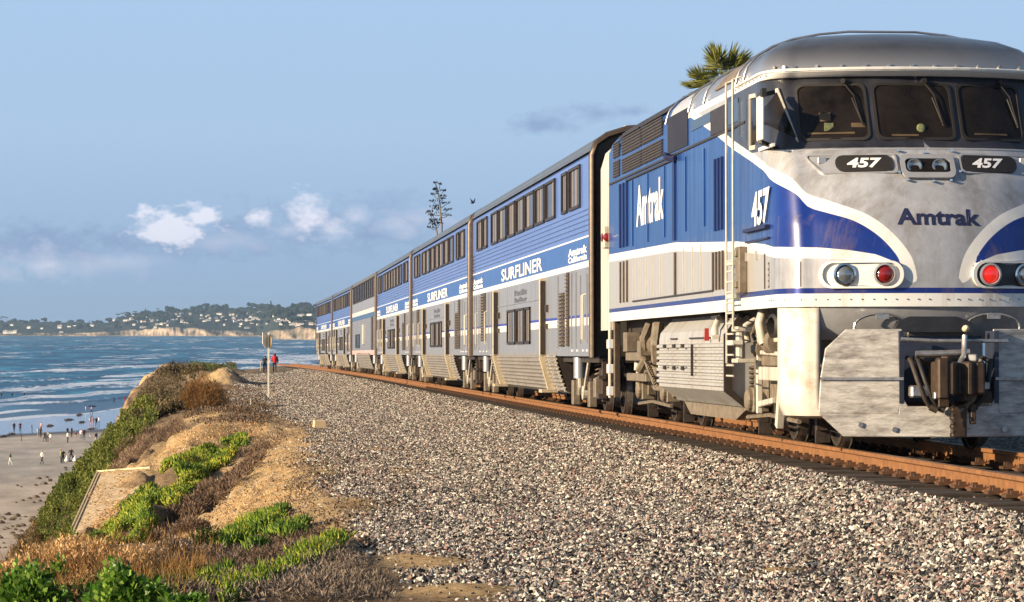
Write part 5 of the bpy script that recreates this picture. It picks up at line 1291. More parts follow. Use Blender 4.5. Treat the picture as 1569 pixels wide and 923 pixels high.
PY = PY + gl * 22 * ((CT > .01) & (CT < .05))
bare_ = np.clip((.047 - CT + gl * .012) * 60, 0, 1) * np.clip(np.interp(CXX, [0, 80, 240, 300, 390, 410, 430], [.25, .4, .85, .9, .3, .25, 1.1]) + gl * 1.5 + fbm(CXX * .03, CT * 0, 3) * 1.0, 0, 1) + np.clip(.8 - np.abs(CT - .008) * 100, 0, 1) * .7
bare_ = np.clip(bare_, 0, 1)
def coast_mat():
    m = bpy.data.materials.new('far_coast'); m.use_nodes = True; t = m.node_tree; b = t.nodes['Principled BSDF']; b.inputs['Roughness'].default_value = .95; b.inputs['Specular IOR Level'].default_value = .05
    tc = NN(t, 'ShaderNodeTexCoord'); a = NN(t, 'ShaderNodeAttribute'); a.attribute_name = 'bare'
    n = NN(t, 'ShaderNodeTexNoise'); n.inputs['Scale'].default_value = .03; n.inputs['Detail'].default_value = 8; n.inputs['Roughness'].default_value = .7; t.links.new(tc.outputs['Object'], n.inputs['Vector'])
    g_ = ramp_n(t, n.outputs[0], [(.38, (.012, .022, .020)), (.55, (.035, .045, .035)), (.66, (.10, .09, .07)), (.78, (.24, .19, .14))])
    s = ramp_n(t, n.outputs[0], [(.35, (.26, .185, .12)), (.6, (.58, .46, .33))])
    t.links.new(mix_n(t, a.outputs['Fac'], g_, s), b.inputs['Base Color']); return m
co = np_mesh('coastal_hills', np.stack([PX, PY, PZ], -1).reshape(-1, 3), grid_faces(*CXX.shape), coast_mat(), None, {'bare': bare_}, smooth=True); tag(co, kind='structure')
def coast_pt(x, t):
    a = coast(np.array([float(x)]), np.array([float(t)])); return float(a[0][0]), float(a[1][0]), float(a[2][0])
def find_t(x, ypx):
    best = None
    for t in np.linspace(.04, 1, 80):
        X, Y, z = coast_pt(x, t); yy = 502 - (z - 18) / Y * F
        if best is None or abs(yy - ypx) < best[0]: best = (abs(yy - ypx), t)
    return best[1]
# trees of the far coast: a crown of overlapping ragged clumps on a short trunk
M_ftree = mat('far_tree_green', (.020, .032, .020), .9, vary=.5, vscale=.35, spec=.05)
M_bark = mat('grey_brown_bark', (.12, .085, .06), .9, vary=.3, bump=.4)
def clump_mesh(name, blobs, seed, mtl, sub=2):
    rn = np.random.default_rng(seed); Vs = []; Fs = []; b0 = 0
    bm = bmesh.new(); bmesh.ops.create_icosphere(bm, subdivisions=sub, radius=1); bv = np.array([v.co[:] for v in bm.verts]); bf = np.array([[v.index for v in f.verts] for f in bm.faces]); bm.free()
    for (x, y, z, rx, ry, rz) in blobs:
        j = 1 + rn.uniform(-.28, .28, (len(bv), 1)); v = bv * j * np.array([rx, ry, rz]) + np.array([x, y, z]); Vs.append(v); Fs.append(bf + b0); b0 += len(bv)
    return np.concatenate(Vs), np.concatenate(Fs)
rt_ = np.random.default_rng(21); protos_t = []
for kind in range(5):
    bl = []
    if kind < 3:
        n_ = 11
        for k in range(n_):
            a = rt_.uniform(0, 6.28); r = rt_.uniform(0, .75); s = rt_.uniform(.28, .46)
            bl.append((r * math.cos(a), r * math.sin(a), .62 + rt_.uniform(-.1, .28) * (1 if kind else .6), s, s, s * (.6 if kind == 0 else .8)))
    elif kind == 3:
        for k in range(7): bl.append((rt_.uniform(-.06, .06), rt_.uniform(-.06, .06), .25 + k * .3, .30 - k * .028, .30 - k * .028, .26))
    else:
        for k in range(9):
            a = k * .7; bl.append((.42 * math.cos(a), .42 * math.sin(a), 1.75 - .10 * (k % 2), .28, .12 + .16 * abs(math.sin(a)), .09))
    protos_t.append(bl)
ptree = []
def far_tree(kind, loc, s, rz, label):
    r = empty('tree', loc, rz); r.scale = (s, s, s)
    if len(ptree) < 5: raise Exception
    cr, tr = ptree[kind]
    c = bpy.data.objects.new('crown', cr); COL.objects.link(c); c.parent = r
    c = bpy.data.objects.new('trunk', tr); COL.objects.link(c); c.parent = r
    tag(r, label, 'tree', 'trees on the distant headland'); return r
for kind in range(5):
    v, f = clump_mesh('crown', protos_t[kind], kind, M_ftree); o = np_mesh('crown', v, f, M_ftree); me = o.data; bpy.data.objects.remove(o)
    mb = MB(); top = 1.7 if kind == 4 else (.5 if kind != 3 else .3); mb.tube([(0, 0, -.5), (0, 0, top)], [.07, .045], 6)
    if kind < 3:
        for q in range(3): mb.tube([(0, 0, .2), (.3 * math.cos(q * 2.1), .3 * math.sin(q * 2.1), .6)], [.04, .02], 4)
    o = mb.build('trunk', M_bark); me2 = o.data; bpy.data.objects.remove(o); ptree.append((me, me2))
KN = ['round dark tree of the distant headland', 'bushy dark tree of the distant headland', 'broad dark tree of the distant headland', 'narrow pointed dark tree of the distant headland', 'palm-like tree of the distant headland']
big = [(36, 492, 11, 1), (60, 497, 8, 1), (47, 497, 9, 0), (90, 493, 14, 0), (84, 498, 9, 2), (112, 497, 8, 1), (126, 492, 10, 1), (8, 497, 7, 1), (22, 498, 9, 0), (236, 484, 11, 2), (285, 478, 14, 0), (298, 482, 10, 1), (308, 478, 16, 0), (322, 476, 13, 1), (334, 474, 17, 0), (328, 480, 12, 2), (345, 480, 9, 1), (353, 478, 14, 2), (368, 477, 15, 0), (380, 483, 9, 1), (396, 484, 12, 0), (403, 476, 14, 2), (428, 476, 17, 0), (440, 478, 12, 1), (456, 478, 10, 1), (475, 471, 15, 0), (466, 476, 10, 2), (484, 474, 12, 0), (150, 496, 8, 1), (172, 497, 7, 2), (185, 493, 8, 1), (205, 486, 9, 0), (216, 483, 10, 1), (246, 484, 9, 1), (257, 485, 9, 0), (272, 486, 8, 2), (415, 471, 13, 3), (224, 484, 11, 3), (140, 497, 6, 3)]
def zone(x): return 'at the far left end' if x < 60 else 'left of the low saddle' if x < 150 else 'on the lower left shoulder' if x < 215 else 'above the pale left cliffs' if x < 275 else 'above the mid cliffs' if x < 330 else 'left of the signpost' if x < 395 else 'above the signpost' if x < 435 else 'beside the last train car'
def tier(t): return ' on the skyline' if t > .7 else ' halfway up the slope' if t > .35 else ' low down'
for (x, y, w, k) in big:
    X, Y, z = coast_pt(x, .96); s = w / 2 / F * Y * 1.45
    zt = 18 + (502 - y + (2 if x > 200 else 0)) / F * Y; far_tree(k, (X, Y, max(z - s * .6, zt - s * 1.0)), s * (1 if k != 3 else .8), rt_.uniform(0, 6), KN[k] + ', ' + zone(x) + (', a large one' if w > 12 else ''))
for k in range(9):
    x = [2, 6, 10, 15, 183, 190, 196, 209, 243][k]; X, Y, z = coast_pt(x, .97); far_tree(4, (X, Y, z - 1), 6.5 + rt_.uniform(0, 2), rt_.uniform(0, 6), KN[4] + ', ' + zone(x))
for k in range(175):
    x = rt_.uniform(-6, 494) if k < 80 else rt_.uniform(180, 494); t = rt_.uniform(.06, .9) ** (1.0 if x < 420 else .9); X, Y, z = coast_pt(x, t)
    kk = int(rt_.integers(0, 3)); far_tree(kk, (X, Y, z), rt_.uniform(5.5, 12.5) * (1 if x > 200 else .8), rt_.uniform(0, 6), KN[kk] + ' ' + zone(x) + tier(t))
# houses of the far coast
M_hw = mat('pale_stucco', (.85, .80, .72), .8, vary=.06); M_hr = mat('pale_roof', (.46, .40, .36), .85, vary=.15); M_hd = mat('house_window_dark', (.05, .055, .06), .3); M_hr2 = mat('terracotta_roof', (.34, .20, .13), .85)
hm = []
for kind in range(3):
    L_, D_, H_ = ((1.0, .7, .55), (1.5, .7, .45), (.75, .7, .8))[kind]
    w = MB(); w.box((0, 0, H_ / 2 - .2), (L_ * 2, D_ * 2, H_ + .4));
    if kind != 1: w.box((L_ * .6, .1, H_ + .10), (L_ * .7, D_, .36))
    wo_ = w.build('wall', M_hw)
    r = MB(); r.add([(-L_ * 1.08, -D_ * 1.1, H_), (L_ * 1.08, -D_ * 1.1, H_), (L_ * 1.08, D_ * 1.1, H_), (-L_ * 1.08, D_ * 1.1, H_), (-L_ * .6, 0, H_ + .30), (L_ * .6, 0, H_ + .30)], [(0, 1, 5, 4), (1, 2, 5), (2, 3, 4, 5), (3, 0, 4), (3, 2, 1, 0)])
    ro = r.build('roof', M_hr if kind != 2 else M_hr2)
    g2 = MB()
    for q in range(3): g2.box((-L_ * .6 + q * L_ * .6, -D_ - .005, H_ * .55), (L_ * .32, .03, H_ * .4))
    g2.box((L_ + .005, 0, H_ * .5), (.03, D_ * .5, H_ * .4)); go_ = g2.build('window_row', M_hd)
    hm.append((wo_.data, ro.data, go_.data))
    for o in (wo_, ro, go_): bpy.data.objects.remove(o)
def house(loc, s, rz, kind, label):
    r = empty('house', loc, rz); r.scale = (s, s, s)
    for nm, me in zip(('wall', 'roof', 'window_row'), hm[kind]):
        c = bpy.data.objects.new(nm, me); COL.objects.link(c); c.parent = r
    tag(r, label, 'house', 'pale houses scattered over the distant headland')
HN = ['small pale headland house', 'long low pale headland house', 'tall narrow pale headland house']
hp = [(14, 498, 4), (24, 498, 5), (50, 502, 6), (69, 503, 4), (110, 500, 4), (119, 499, 4), (127, 498, 7), (143, 499, 6), (96, 502, 8), (14, 511, 8), (22, 511, 8), (29, 511, 7), (98, 511, 4)]
for _ in range(150):
    x = float(rt_.choice([rt_.normal(247, 10), rt_.normal(268, 12), rt_.normal(215, 18), rt_.normal(362, 12), rt_.normal(388, 9), rt_.normal(330, 25), rt_.uniform(180, 490), rt_.normal(450, 14), rt_.normal(455, 18)]))
    y = float(np.clip(rt_.normal(488 if x > 300 else 490, 6), 479, 502)); hp.append((min(x, 492), y, rt_.uniform(3.2, 6.5)))
for x in (430, 437, 446, 452, 458, 476, 484): hp.append((x, 497, rt_.uniform(4, 7)))
for (x, y, w) in hp:
    t = find_t(x, y + 1.5); X, Y, z = coast_pt(x, t); s = w / 2 / F * Y; kk = int(rt_.integers(0, 3))
    house((X, Y - 6, z + s * .3), s * 1.0, rt_.uniform(-.6, .25), kk, HN[kk] + ', ' + zone(x) + tier(t))
# ------------------------------------------------------------ plants on the bluff
def gd_fast(X, Y):
    i = np.clip(np.searchsorted(Yg, Y) - 1, 0, len(Yg) - 2); j = np.clip(np.searchsorted(Xg, X) - 1, 0, len(Xg) - 2)
    fy = np.clip((Y - Yg[i]) / (Yg[i + 1] - Yg[i]), 0, 1); fx = np.clip((X - Xg[j]) / (Xg[j + 1] - Xg[j]), 0, 1)
    return (dd[i, j] * (1 - fx) + dd[i, j + 1] * fx) * (1 - fy) + (dd[i + 1, j] * (1 - fx) + dd[i + 1, j + 1] * fx) * fy
def gz_fast(X, Y): return CAMZ - GRADE * Y - gd_fast(X, Y)
def ray_ground(px, py, y0=15.0, y1=335.0, n=700):
    """where measured lines of sight meet the terrain"""
    px = np.asarray(px, float); py = np.asarray(py, float)
    hit = np.full(px.shape, np.nan); live = np.arange(len(px))
    for Y in np.geomspace(y0, y1, n):
        x = px[live]; X = (x - 370) / F * Y; d = (py[live] - 542) / F * Y
        b = d > gd_fast(X, np.full_like(X, Y)); hit[live[b]] = Y; live = live[~b]
        if len(live) == 0: break
    return (px - 370) / F * hit, hit
def in_poly(px, py, poly):
    ins = np.zeros(px.shape, bool); n = len(poly)
    for i in range(n):
        ax, ay = poly[i]; bx, by = poly[(i + 1) % n]
        c = ((ay > py) != (by > py)) & (px < (bx - ax) * (py - ay) / (by - ay + 1e-9) + ax); ins ^= c
    return ins
def sample_poly(poly, n, rn):
    xs = [p[0] for p in poly]; ys = [p[1] for p in poly]; X = []; Y = []
    while len(X) < n:
        x = rn.uniform(min(xs), max(xs), n * 3); y = rn.uniform(min(ys), max(ys), n * 3); k = in_poly(x, y, poly); X += list(x[k]); Y += list(y[k])
    return np.array(X[:n]), np.array(Y[:n])
def veg_mat(name, stops, rough=.75, trans=.25):
    m = bpy.data.materials.new(name); m.use_nodes = True; t = m.node_tree; b = t.nodes['Principled BSDF']
    a = NN(t, 'ShaderNodeAttribute'); a.attribute_name = 'tint'
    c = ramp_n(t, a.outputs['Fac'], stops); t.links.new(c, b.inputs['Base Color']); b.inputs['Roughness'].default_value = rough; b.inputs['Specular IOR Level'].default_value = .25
    if trans:
        tr = NN(t, 'ShaderNodeBsdfTranslucent'); t.links.new(c, tr.inputs[0]); mx = NN(t, 'ShaderNodeMixShader'); mx.inputs[0].default_value = trans
        o = t.nodes['Material Output']; t.links.new(b.outputs[0], mx.inputs[1]); t.links.new(tr.outputs[0], mx.inputs[2]); t.links.new(mx.outputs[0], o.inputs[0])
    return m
V_iceg = veg_mat('ice_plant_green', [(0, (.035, .075, .012)), (.5, (.13, .22, .02)), (.8, (.30, .36, .03)), (1, (.50, .42, .06))], .4, .2)
V_dkg = veg_mat('dark_green_scrub', [(0, (.02, .033, .008)), (.5, (.095, .125, .024)), (1, (.24, .25, .05))], .7)
V_oliv = veg_mat('olive_brown_scrub', [(0, (.02, .018, .01)), (.4, (.075, .06, .028)), (.8, (.19, .14, .07)), (1, (.38, .28, .14))], .8)
V_purp = veg_mat('dry_mauve_brush', [(0, (.06, .04, .03)), (.5, (.20, .135, .09)), (.9, (.36, .25, .17)), (1, (.42, .30, .2))], .85)
V_rust = veg_mat('rust_brown_brush', [(0, (.07, .035, .012)), (.5, (.25, .13, .045)), (1, (.42, .25, .09))], .85)
V_gold = veg_mat('golden_dry_stalks', [(0, (.15, .075, .025)), (.5, (.52, .31, .13)), (1, (.78, .56, .30))], .8)
V_leaf = veg_mat('bright_green_leaf', [(0, (.006, .018, .003)), (.45, (.07, .18, .018)), (1, (.42, .58, .10))], .35, .3)  # near-black and lime stops paint gap shade and leaf highlights
V_lit = veg_mat('dead_leaf_litter', [(0, (.03, .02, .014)), (.5, (.13, .085, .055)), (.85, (.28, .20, .13)), (1, (.5, .4, .28))], .9, 0)
V_gstalk = veg_mat('grey_dead_twigs', [(0, (.05, .038, .03)), (.6, (.20, .155, .12)), (1, (.38, .30, .23))], .9, 0)
def leaves_mesh(name, P, N_, L, Wd, material, tint, rn, parent=None, fold=.0):
    """one diamond-shaped leaf per point P, pointing along N_, length L, width Wd"""
    n = len(P); U = N_ / np.linalg.norm(N_, axis=1, keepdims=True); r = rn.normal(size=(n, 3)); S_ = np.cross(U, r); S_ /= np.linalg.norm(S_, axis=1, keepdims=True)
    L = np.broadcast_to(L, (n,))[:, None]; Wd = np.broadcast_to(Wd, (n,))[:, None]
    B = np.cross(U, S_)
    V = np.stack([P, P + U * L * .5 + S_ * Wd * .5 + B * Wd * fold, P + U * L, P + U * L * .5 - S_ * Wd * .5 + B * Wd * fold], 1).reshape(-1, 3)
    Fq = np.arange(4 * n).reshape(n, 4)
    return np_mesh(name, V, Fq, material, parent, {'tint': np.repeat(np.clip(tint, 0, 1), 4)})
def cover(name, poly, n, h, L, Wd, material, seed, up=.8, label=None, lump=.7, tint_bias=0.0, gap=.0, y0=15.0):
    rn = np.random.default_rng(seed); px, py = sample_poly(poly, n, rn); X, Y = ray_ground(px, py, y0); ok = ~np.isnan(X); X = X[ok]; Y = Y[ok]
    ok = fbm(X * lump * 1.3 + seed * 3, Y * lump * .45, 4) > gap - .35; X = X[ok]; Y = Y[ok]; m = len(X)
    lu = np.clip(.5 + fbm(X * lump * 2 + seed, Y * lump * .8, 4) * 1.1, .05, 1.3)
    X = X + rn.normal(0, .05, m); Y = Y + rn.normal(0, .2, m)
    f = rn.uniform(0, 1, m) ** .6; z = gz_fast(X, Y) + h * lu * f
    N_ = rn.normal(size=(m, 3)); N_[:, 2] = np.abs(N_[:, 2]) + up
    clus = fbm(X * 1.7 + 4, Y * .6, 3) * .35
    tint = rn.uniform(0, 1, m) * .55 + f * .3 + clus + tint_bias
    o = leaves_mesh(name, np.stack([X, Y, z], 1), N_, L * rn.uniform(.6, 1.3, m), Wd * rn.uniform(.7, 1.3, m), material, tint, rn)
    tag(o, kind='stuff'); return o
def fingers(name, X, Y, seed, material, L=.085, r=.011, per=7, bias=0.0, hgt=.03, kind='stuff'):
    rn = np.random.default_rng(seed); n = len(X); m = n * per
    cx_ = np.repeat(X, per) + rn.normal(0, .025, m); cy_ = np.repeat(Y, per) + rn.normal(0, .04, m); z = np.repeat(gz_fast(X, Y), per) + rn.uniform(-.01, hgt, m)
    U = rn.normal(size=(m, 3)) * .6; U[:, 2] = np.abs(U[:, 2]) + .75; U /= np.linalg.norm(U, axis=1, keepdims=True)
    A = np.cross(U, rn.normal(size=(m, 3))); A /= np.linalg.norm(A, axis=1, keepdims=True); B = np.cross(U, A)
    LL = (L * rn.uniform(.6, 1.25, m))[:, None]; P = np.stack([cx_, cy_, z], 1); rings = []
    for (t, q) in ((0, .7), (.55, 1.0)):
        for k in range(3):
            a = k * 2.094; rings.append(P + U * LL * t + (A * math.cos(a) + B * math.sin(a)) * r * q + A * (t * t * .3) * LL)
    rings.append(P + U * LL + A * .3 * LL); V = np.stack(rings, 1)
    f = np.array([[0, 1, 4], [0, 4, 3], [1, 2, 5], [1, 5, 4], [2, 0, 3], [2, 3, 5], [3, 4, 6], [4, 5, 6], [5, 3, 6]])
    Fc = (np.arange(m)[:, None, None] * 7 + f[None]).reshape(-1, 3)
    cl = np.repeat(rn.uniform(0, .6, n) + fbm(X * 2, Y * .8, 3) * .45, per) + rn.uniform(0, .3, m) + bias
    o = np_mesh(name, V.reshape(-1, 3), Fc, material, None, {'tint': np.repeat(np.clip(cl, 0, 1), 7)}); tag(o, kind=kind); return o
def twigs(parent, name, c, rad, h, n, material, seed, r=.006, curl=.3):
    rn = random.Random(seed); mb = MB()
    for k in range(n):
        a = rn.uniform(0, 6.28); q = rn.uniform(.3, 1) ; p = [Vector((rn.uniform(-.15, .15) * rad, rn.uniform(-.15, .15) * rad, -.08))]
        e = Vector((math.cos(a) * rad * q, math.sin(a) * rad * q, h * rn.uniform(.5, 1.0) * (1.15 - q * .4)))
        m_ = e * .5 + Vector((rn.uniform(-curl, curl) * rad * .5, rn.uniform(-curl, curl) * rad * .5, h * .12))
        mb.tube([p[0], m_, e], [r * 1.3, r, r * .4], 4)
        for _ in range(2):
            s_ = m_.lerp(e, rn.random()); mb.tube([s_, s_ + Vector((rn.uniform(-1, 1), rn.uniform(-1, 1), rn.uniform(.2, 1))) * rad * .28], [r * .6, r * .25], 3)
    return mb.build(name, material, parent, fix=False)
M_twig = mat('brown_twig', (.16, .11, .075), .9, vary=.3)
def bush(name, px, py, wpx, hpx, Y, n, L, Wd, material, label, seed, up=.3, shell=.45, group=None, cat='bush', tb=0.0, droop=False, dy=1.0, tw=30, flat=False, lumpy=.28):
    """a shrub whose foot is at photo point (px,py) at distance Y"""
    X = (px - 370) / F * Y; rx = wpx / 2 / F * Y; h = hpx / F * Y; z = CAMZ - GRADE * Y - (py - 542) / F * Y
    z = min(z, gz(X, Y) + .10)
    root = empty(name, (X, Y, z)); rn = np.random.default_rng(seed)
    v = rn.normal(size=(n, 3)); v /= np.linalg.norm(v, axis=1, keepdims=True); v[:, 2] = np.abs(v[:, 2]) if not flat else v[:, 2]
    rr_ = rn.uniform(shell, 1, n) ** .7; lum = 1 + lumpy * fbm(v[:, 0] * 3 + seed, v[:, 1] * 3 + v[:, 2] * 2, 3)
    P = v * (rr_ * lum)[:, None] * np.array([rx, rx * dy, h])
    N_ = v * 1.0 + rn.normal(size=(n, 3)) * .55; N_[:, 2] += up
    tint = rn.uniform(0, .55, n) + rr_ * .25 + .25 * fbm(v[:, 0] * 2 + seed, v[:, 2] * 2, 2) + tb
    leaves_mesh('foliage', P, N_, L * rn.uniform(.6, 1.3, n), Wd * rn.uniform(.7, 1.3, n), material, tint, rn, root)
    twigs(root, 'stems', None, rx * .9, h * .9, tw, M_twig, seed, r=max(.004, rx * .009))
    tag(root, label, cat, group); return root

# slopes, far to near
cover('scrub_cover', [(236, 575), (262, 556), (330, 556), (345, 570), (300, 590), (280, 640), (250, 665), (215, 690), (195, 660), (200, 630)], 11000, .45, .12, .06, V_oliv, 31, y0=95, gap=.22)
cover('green_scrub_cover', [(236, 622), (200, 640), (175, 662), (120, 720), (80, 765), (62, 800), (85, 800), (130, 775), (165, 725), (190, 690), (240, 650)], 42000, .50, .10, .045, V_dkg, 32, y0=88, tint_bias=.12)
cover('mauve_brush_cover', [(270, 645), (235, 660), (195, 680), (168, 722), (225, 722), (262, 690), (285, 655)], 13000, .30, .11, .014, V_purp, 33, y0=74, up=.4, gap=.3)
cover('ridge_scrub_cover', [(335, 558), (400, 555), (402, 562), (360, 564)], 5000, .5, .16, .09, V_oliv, 34, y0=272)
cover('low_green_cover', [(290, 560), (360, 557), (365, 566), (330, 572), (290, 575)], 4000, .5, .12, .07, V_dkg, 30, y0=205, gap=.1)
cover('foot_slope_brush', [(62, 795), (100, 772), (122, 775), (92, 840), (60, 870), (10, 880), (0, 850)], 13000, .22, .12, .03, V_oliv, 35, y0=40)
cover('lower_green_cover', [(60, 812), (125, 780), (112, 840), (80, 850)], 6000, .3, .08, .035, V_dkg, 36, y0=45)
sc_pts = [(242, 640, 52, 70, 192, 3800, V_oliv, 'olive scrub bush spilling over the cliff edge left of the round brown bush'), (268, 600, 60, 44, 190, 4200, V_oliv, 'tall olive scrub bush crowning the far cliff nose'), (300, 590, 54, 30, 186, 3000, V_oliv, 'low olive scrub bush beside the sand mound'),
          (222, 655, 36, 40, 170, 2400, V_dkg, 'dark green bush low on the far cliff face'), (250, 660, 40, 40, 160, 2400, V_purp, 'greyish dry bush under the far cliff nose')]
for k, (x, y, w, h, Y, n, m_, lb) in enumerate(sc_pts): bush('scrub_bush', x, y, w, h, Y, n, .16, .08, m_, lb, 50 + k, tw=14)
bush('round_brush', 311, 628, 74, 50, 99, 9000, .13, .012, V_rust, 'round rust-brown bush on the path edge in front of the sand mound', 60, up=1.2, tb=.0, dy=.9)
cover('slope_litter', [(345, 590), (400, 600), (440, 640), (400, 650), (300, 650), (280, 640)], 6000, .10, .08, .03, V_lit, 37, y0=70, gap=.25)
cover('slope_twigs', [(480, 640), (400, 655), (330, 660), (290, 690), (270, 720), (330, 720), (420, 690)], 3500, .07, .07, .016, V_purp, 38, y0=40, up=.3, gap=.4)
cover('pale_litter', [(500, 655), (430, 670), (370, 720), (310, 780), (262, 822), (222, 862), (260, 872), (330, 846), (400, 800), (470, 760), (520, 720), (560, 680)], 8000, .015, .040, .013, V_gold, 143, y0=24, up=-.2, tint_bias=.2, gap=.05)
cover('pale_ridge_litter', [(225, 722), (270, 660), (330, 640), (420, 640), (400, 670), (300, 690), (250, 725)], 3600, .02, .055, .018, V_gold, 144, y0=45, up=-.2, tint_bias=.15, gap=.2)
cover('dark_litter', [(500, 650), (430, 690), (350, 770), (290, 830), (340, 850), (420, 800), (520, 740), (600, 690)], 4200, .03, .06, .014, V_gstalk, 145, y0=24, up=.2, gap=.3, tint_bias=-.2)
# ice plant carpets
ip = [(374, 672), (345, 680), (325, 692), (300, 694), (285, 706), (258, 712), (245, 730), (222, 748), (212, 770), (186, 788), (170, 815), (142, 836), (160, 848), (180, 840), (206, 848), (222, 832), (238, 806), (268, 794), (276, 770), (306, 752), (318, 728), (350, 714), (362, 694), (384, 686)]
rn = np.random.default_rng(40); px, py = sample_poly(ip, 5200, rn); X, Y = ray_ground(px, py, 36); ok = ~np.isnan(X) & (fbm(X * 1.5 + 2, Y * .35, 4) > -.16); fingers('ice_plant_carpet', X[ok], Y[ok], 41, V_iceg, .105, .016, 7, bias=.12, hgt=.10)
brn = [(400, 680), (345, 715), (310, 750), (270, 795), (232, 836), (252, 838), (290, 800), (340, 765), (385, 725), (415, 690)]
cover('brown_brush_cover', brn, 11000, .20, .10, .02, V_purp, 42, y0=34, up=.5, gap=.25)
cover('sand_slope_litter', [(500, 650), (430, 700), (350, 760), (290, 830), (340, 850), (420, 800), (520, 740), (640, 700), (600, 660)], 3800, .02, .045, .012, V_lit, 43, y0=26, up=-.1, tint_bias=.1, gap=.45)
cover('flat_litter', [(345, 590), (520, 600), (640, 690), (640, 740), (560, 830), (420, 860), (430, 760), (470, 690)], 5000, .03, .05, .018, V_lit, 44, y0=24, up=-.2, gap=.2)
fp = [[(440, 862), (480, 845), (522, 828), (532, 840), (500, 862), (455, 880), (400, 908), (360, 923), (330, 923), (380, 895)], [(330, 838), (375, 805), (440, 780), (430, 800), (390, 822), (345, 845)], [(382, 838), (440, 812), (470, 806), (460, 820), (415, 838), (385, 850)], [(300, 900), (352, 880), (360, 923), (300, 923)]]
for k, pl in enumerate(fp):
    rn = np.random.default_rng(70 + k); px, py = sample_poly(pl, (900, 620, 420, 260)[k], rn); X, Y = ray_ground(px, py, 15); ok = ~np.isnan(X) & (fbm(X * 4, Y * 2, 3) > -.3)
    fingers('ice_plant_patch', X[ok], Y[ok], 80 + k, V_iceg, .105, .0115, 6, bias=.05 if k else .15, hgt=.05)
dk = [(215, 868), (262, 840), (330, 850), (400, 850), (470, 830), (520, 850), (560, 870), (600, 923), (230, 923)]
cover('dead_ice_plant_litter', dk, 16000, .10, .06, .010, V_gstalk, 45, y0=15, up=.2, tint_bias=-.05)
cover('dark_brush_cover', [(230, 860), (300, 850), (400, 830), (500, 812), (560, 835), (480, 862), (330, 885)], 8000, .08, .06, .012, V_purp, 46, y0=18, up=.1, tint_bias=-.15)
cover('golden_weed_cover', [(0, 868), (40, 840), (100, 838), (150, 850), (215, 862), (225, 885), (120, 880), (60, 900), (0, 923)], 15000, .20, .045, .016, V_gold, 47, y0=14, up=.4, gap=.1)
cover('front_weed_cover', [(105, 880), (170, 885), (160, 923), (100, 923)], 2600, .16, .045, .014, V_gold, 147, y0=14, up=.6, gap=-.2)
cover('weed_stalk_cover', [(0, 880), (120, 860), (260, 860), (330, 870), (300, 923), (0, 923)], 2600, .26, .16, .005, V_rust, 48, y0=14, up=1.6, gap=.3)
cover('shade_foliage_cover', [(0, 890), (120, 872), (300, 872), (300, 923), (0, 923)], 9000, .12, .05, .03, V_dkg, 49, y0=14, up=.3, tint_bias=-.25)
fg = [(52, 915, 120, 46, 20.0, 1300, 'bright green leafy plant in the bottom left corner'), (200, 925, 105, 60, 19.3, 1700, 'broad-leaved bright green plant at the bottom edge beside the grey dead brush'), (285, 930, 70, 30, 18.8, 600, 'small broad-leaved green plant at the bottom edge right of the larger one'),
      (88, 890, 60, 34, 22.5, 600, 'green leafy plant among golden dried weeds')]
for k, (x, y, w, h, Y, n, lb) in enumerate(fg): bush('leafy_plant', x, y + 6, w * .88, h * .9, Y, n, .052, .036, V_leaf, lb, 90 + k, up=.5, shell=.15, cat='plant', tb=.0, tw=26, lumpy=1.1)
gw = [(30, 905, 90, 60, 20.8, 'dried golden weed clump at the left edge'), (115, 880, 80, 50, 23, 'dried golden weed clump below the concrete slab'), (160, 872, 70, 44, 24.5, 'dried golden weed clump with thin red stalks left of the broad-leaved plant'), (268, 862, 60, 44, 26, 'thin dead brown bush at the foot of the sandy slope')]
for k, (x, y, w, h, Y, lb) in enumerate(gw):
    bush('dry_weed', x, y, w, h, Y, 1500 if k < 3 else 500, .035, .02, V_gold if k < 3 else V_gstalk, lb, 100 + k, up=.5, shell=.5, cat='plant', tb=.1, tw=60)
bush('dark_brush', 318, 850, 70, 40, 27, 1500, .05, .012, V_dkg, 'dark green brush at the lower end of the ice plant strip', 110, tb=-.3, tw=40)
bush('dark_brush', 36, 852, 96, 50, 46, 4200, .09, .02, V_purp, 'dark leafless brush above the beach rocks at the left edge', 111, tb=-.2, tw=60, up=.6)
bush('dark_brush', 295, 765, 60, 22, 40, 1500, .06, .012, V_purp, 'low brown brush between the ice plant and the sandy slope', 112, tb=-.1, tw=30)
bush('yellow_bush', 175, 712, 26, 24, 86, 900, .07, .05, V_iceg, 'small yellow-green bush at the head of the concrete slab', 113, tb=.25, tw=8)
# sticks, stakes
mb = MB(); a = Vector(P3(398, 856, 24.7)); b_ = Vector(P3(446, 838, 25.3)); a.z = gz(a.x, a.y) + .03; b_.z = gz(b_.x, b_.y) + .05
mb.tube([a, (a + b_) / 2 + Vector((0, 0, .02)), b_], [.007, .009, .004], 6); o = mb.build('stick', mat('pale_dead_wood', (.42, .34, .26), .8)); tag(o, 'pale dead stick lying among dark litter', 'stick')
def stake(px, py, Y, h, lb):
    X = (px - 370) / F * Y; z = gz(X, Y); mb = MB(); mb.tube([(X, Y, z - .1), (X + .01, Y, z + h * .6), (X + .05 * h, Y, z + h)], [.018, .016, .010], 6); o = mb.build('stake', mat('pale_stake', (.62, .54, .42), .7)); tag(o, lb, 'stake')
stake(333, 700, 52, .18, 'short pale stake standing in the ice plant'); stake(384, 615, 104, .30, 'small pale marker stub left of the signpost'); stake(262, 815, 33, .20, 'short pale stake at the foot of the sandy slope')
o = None
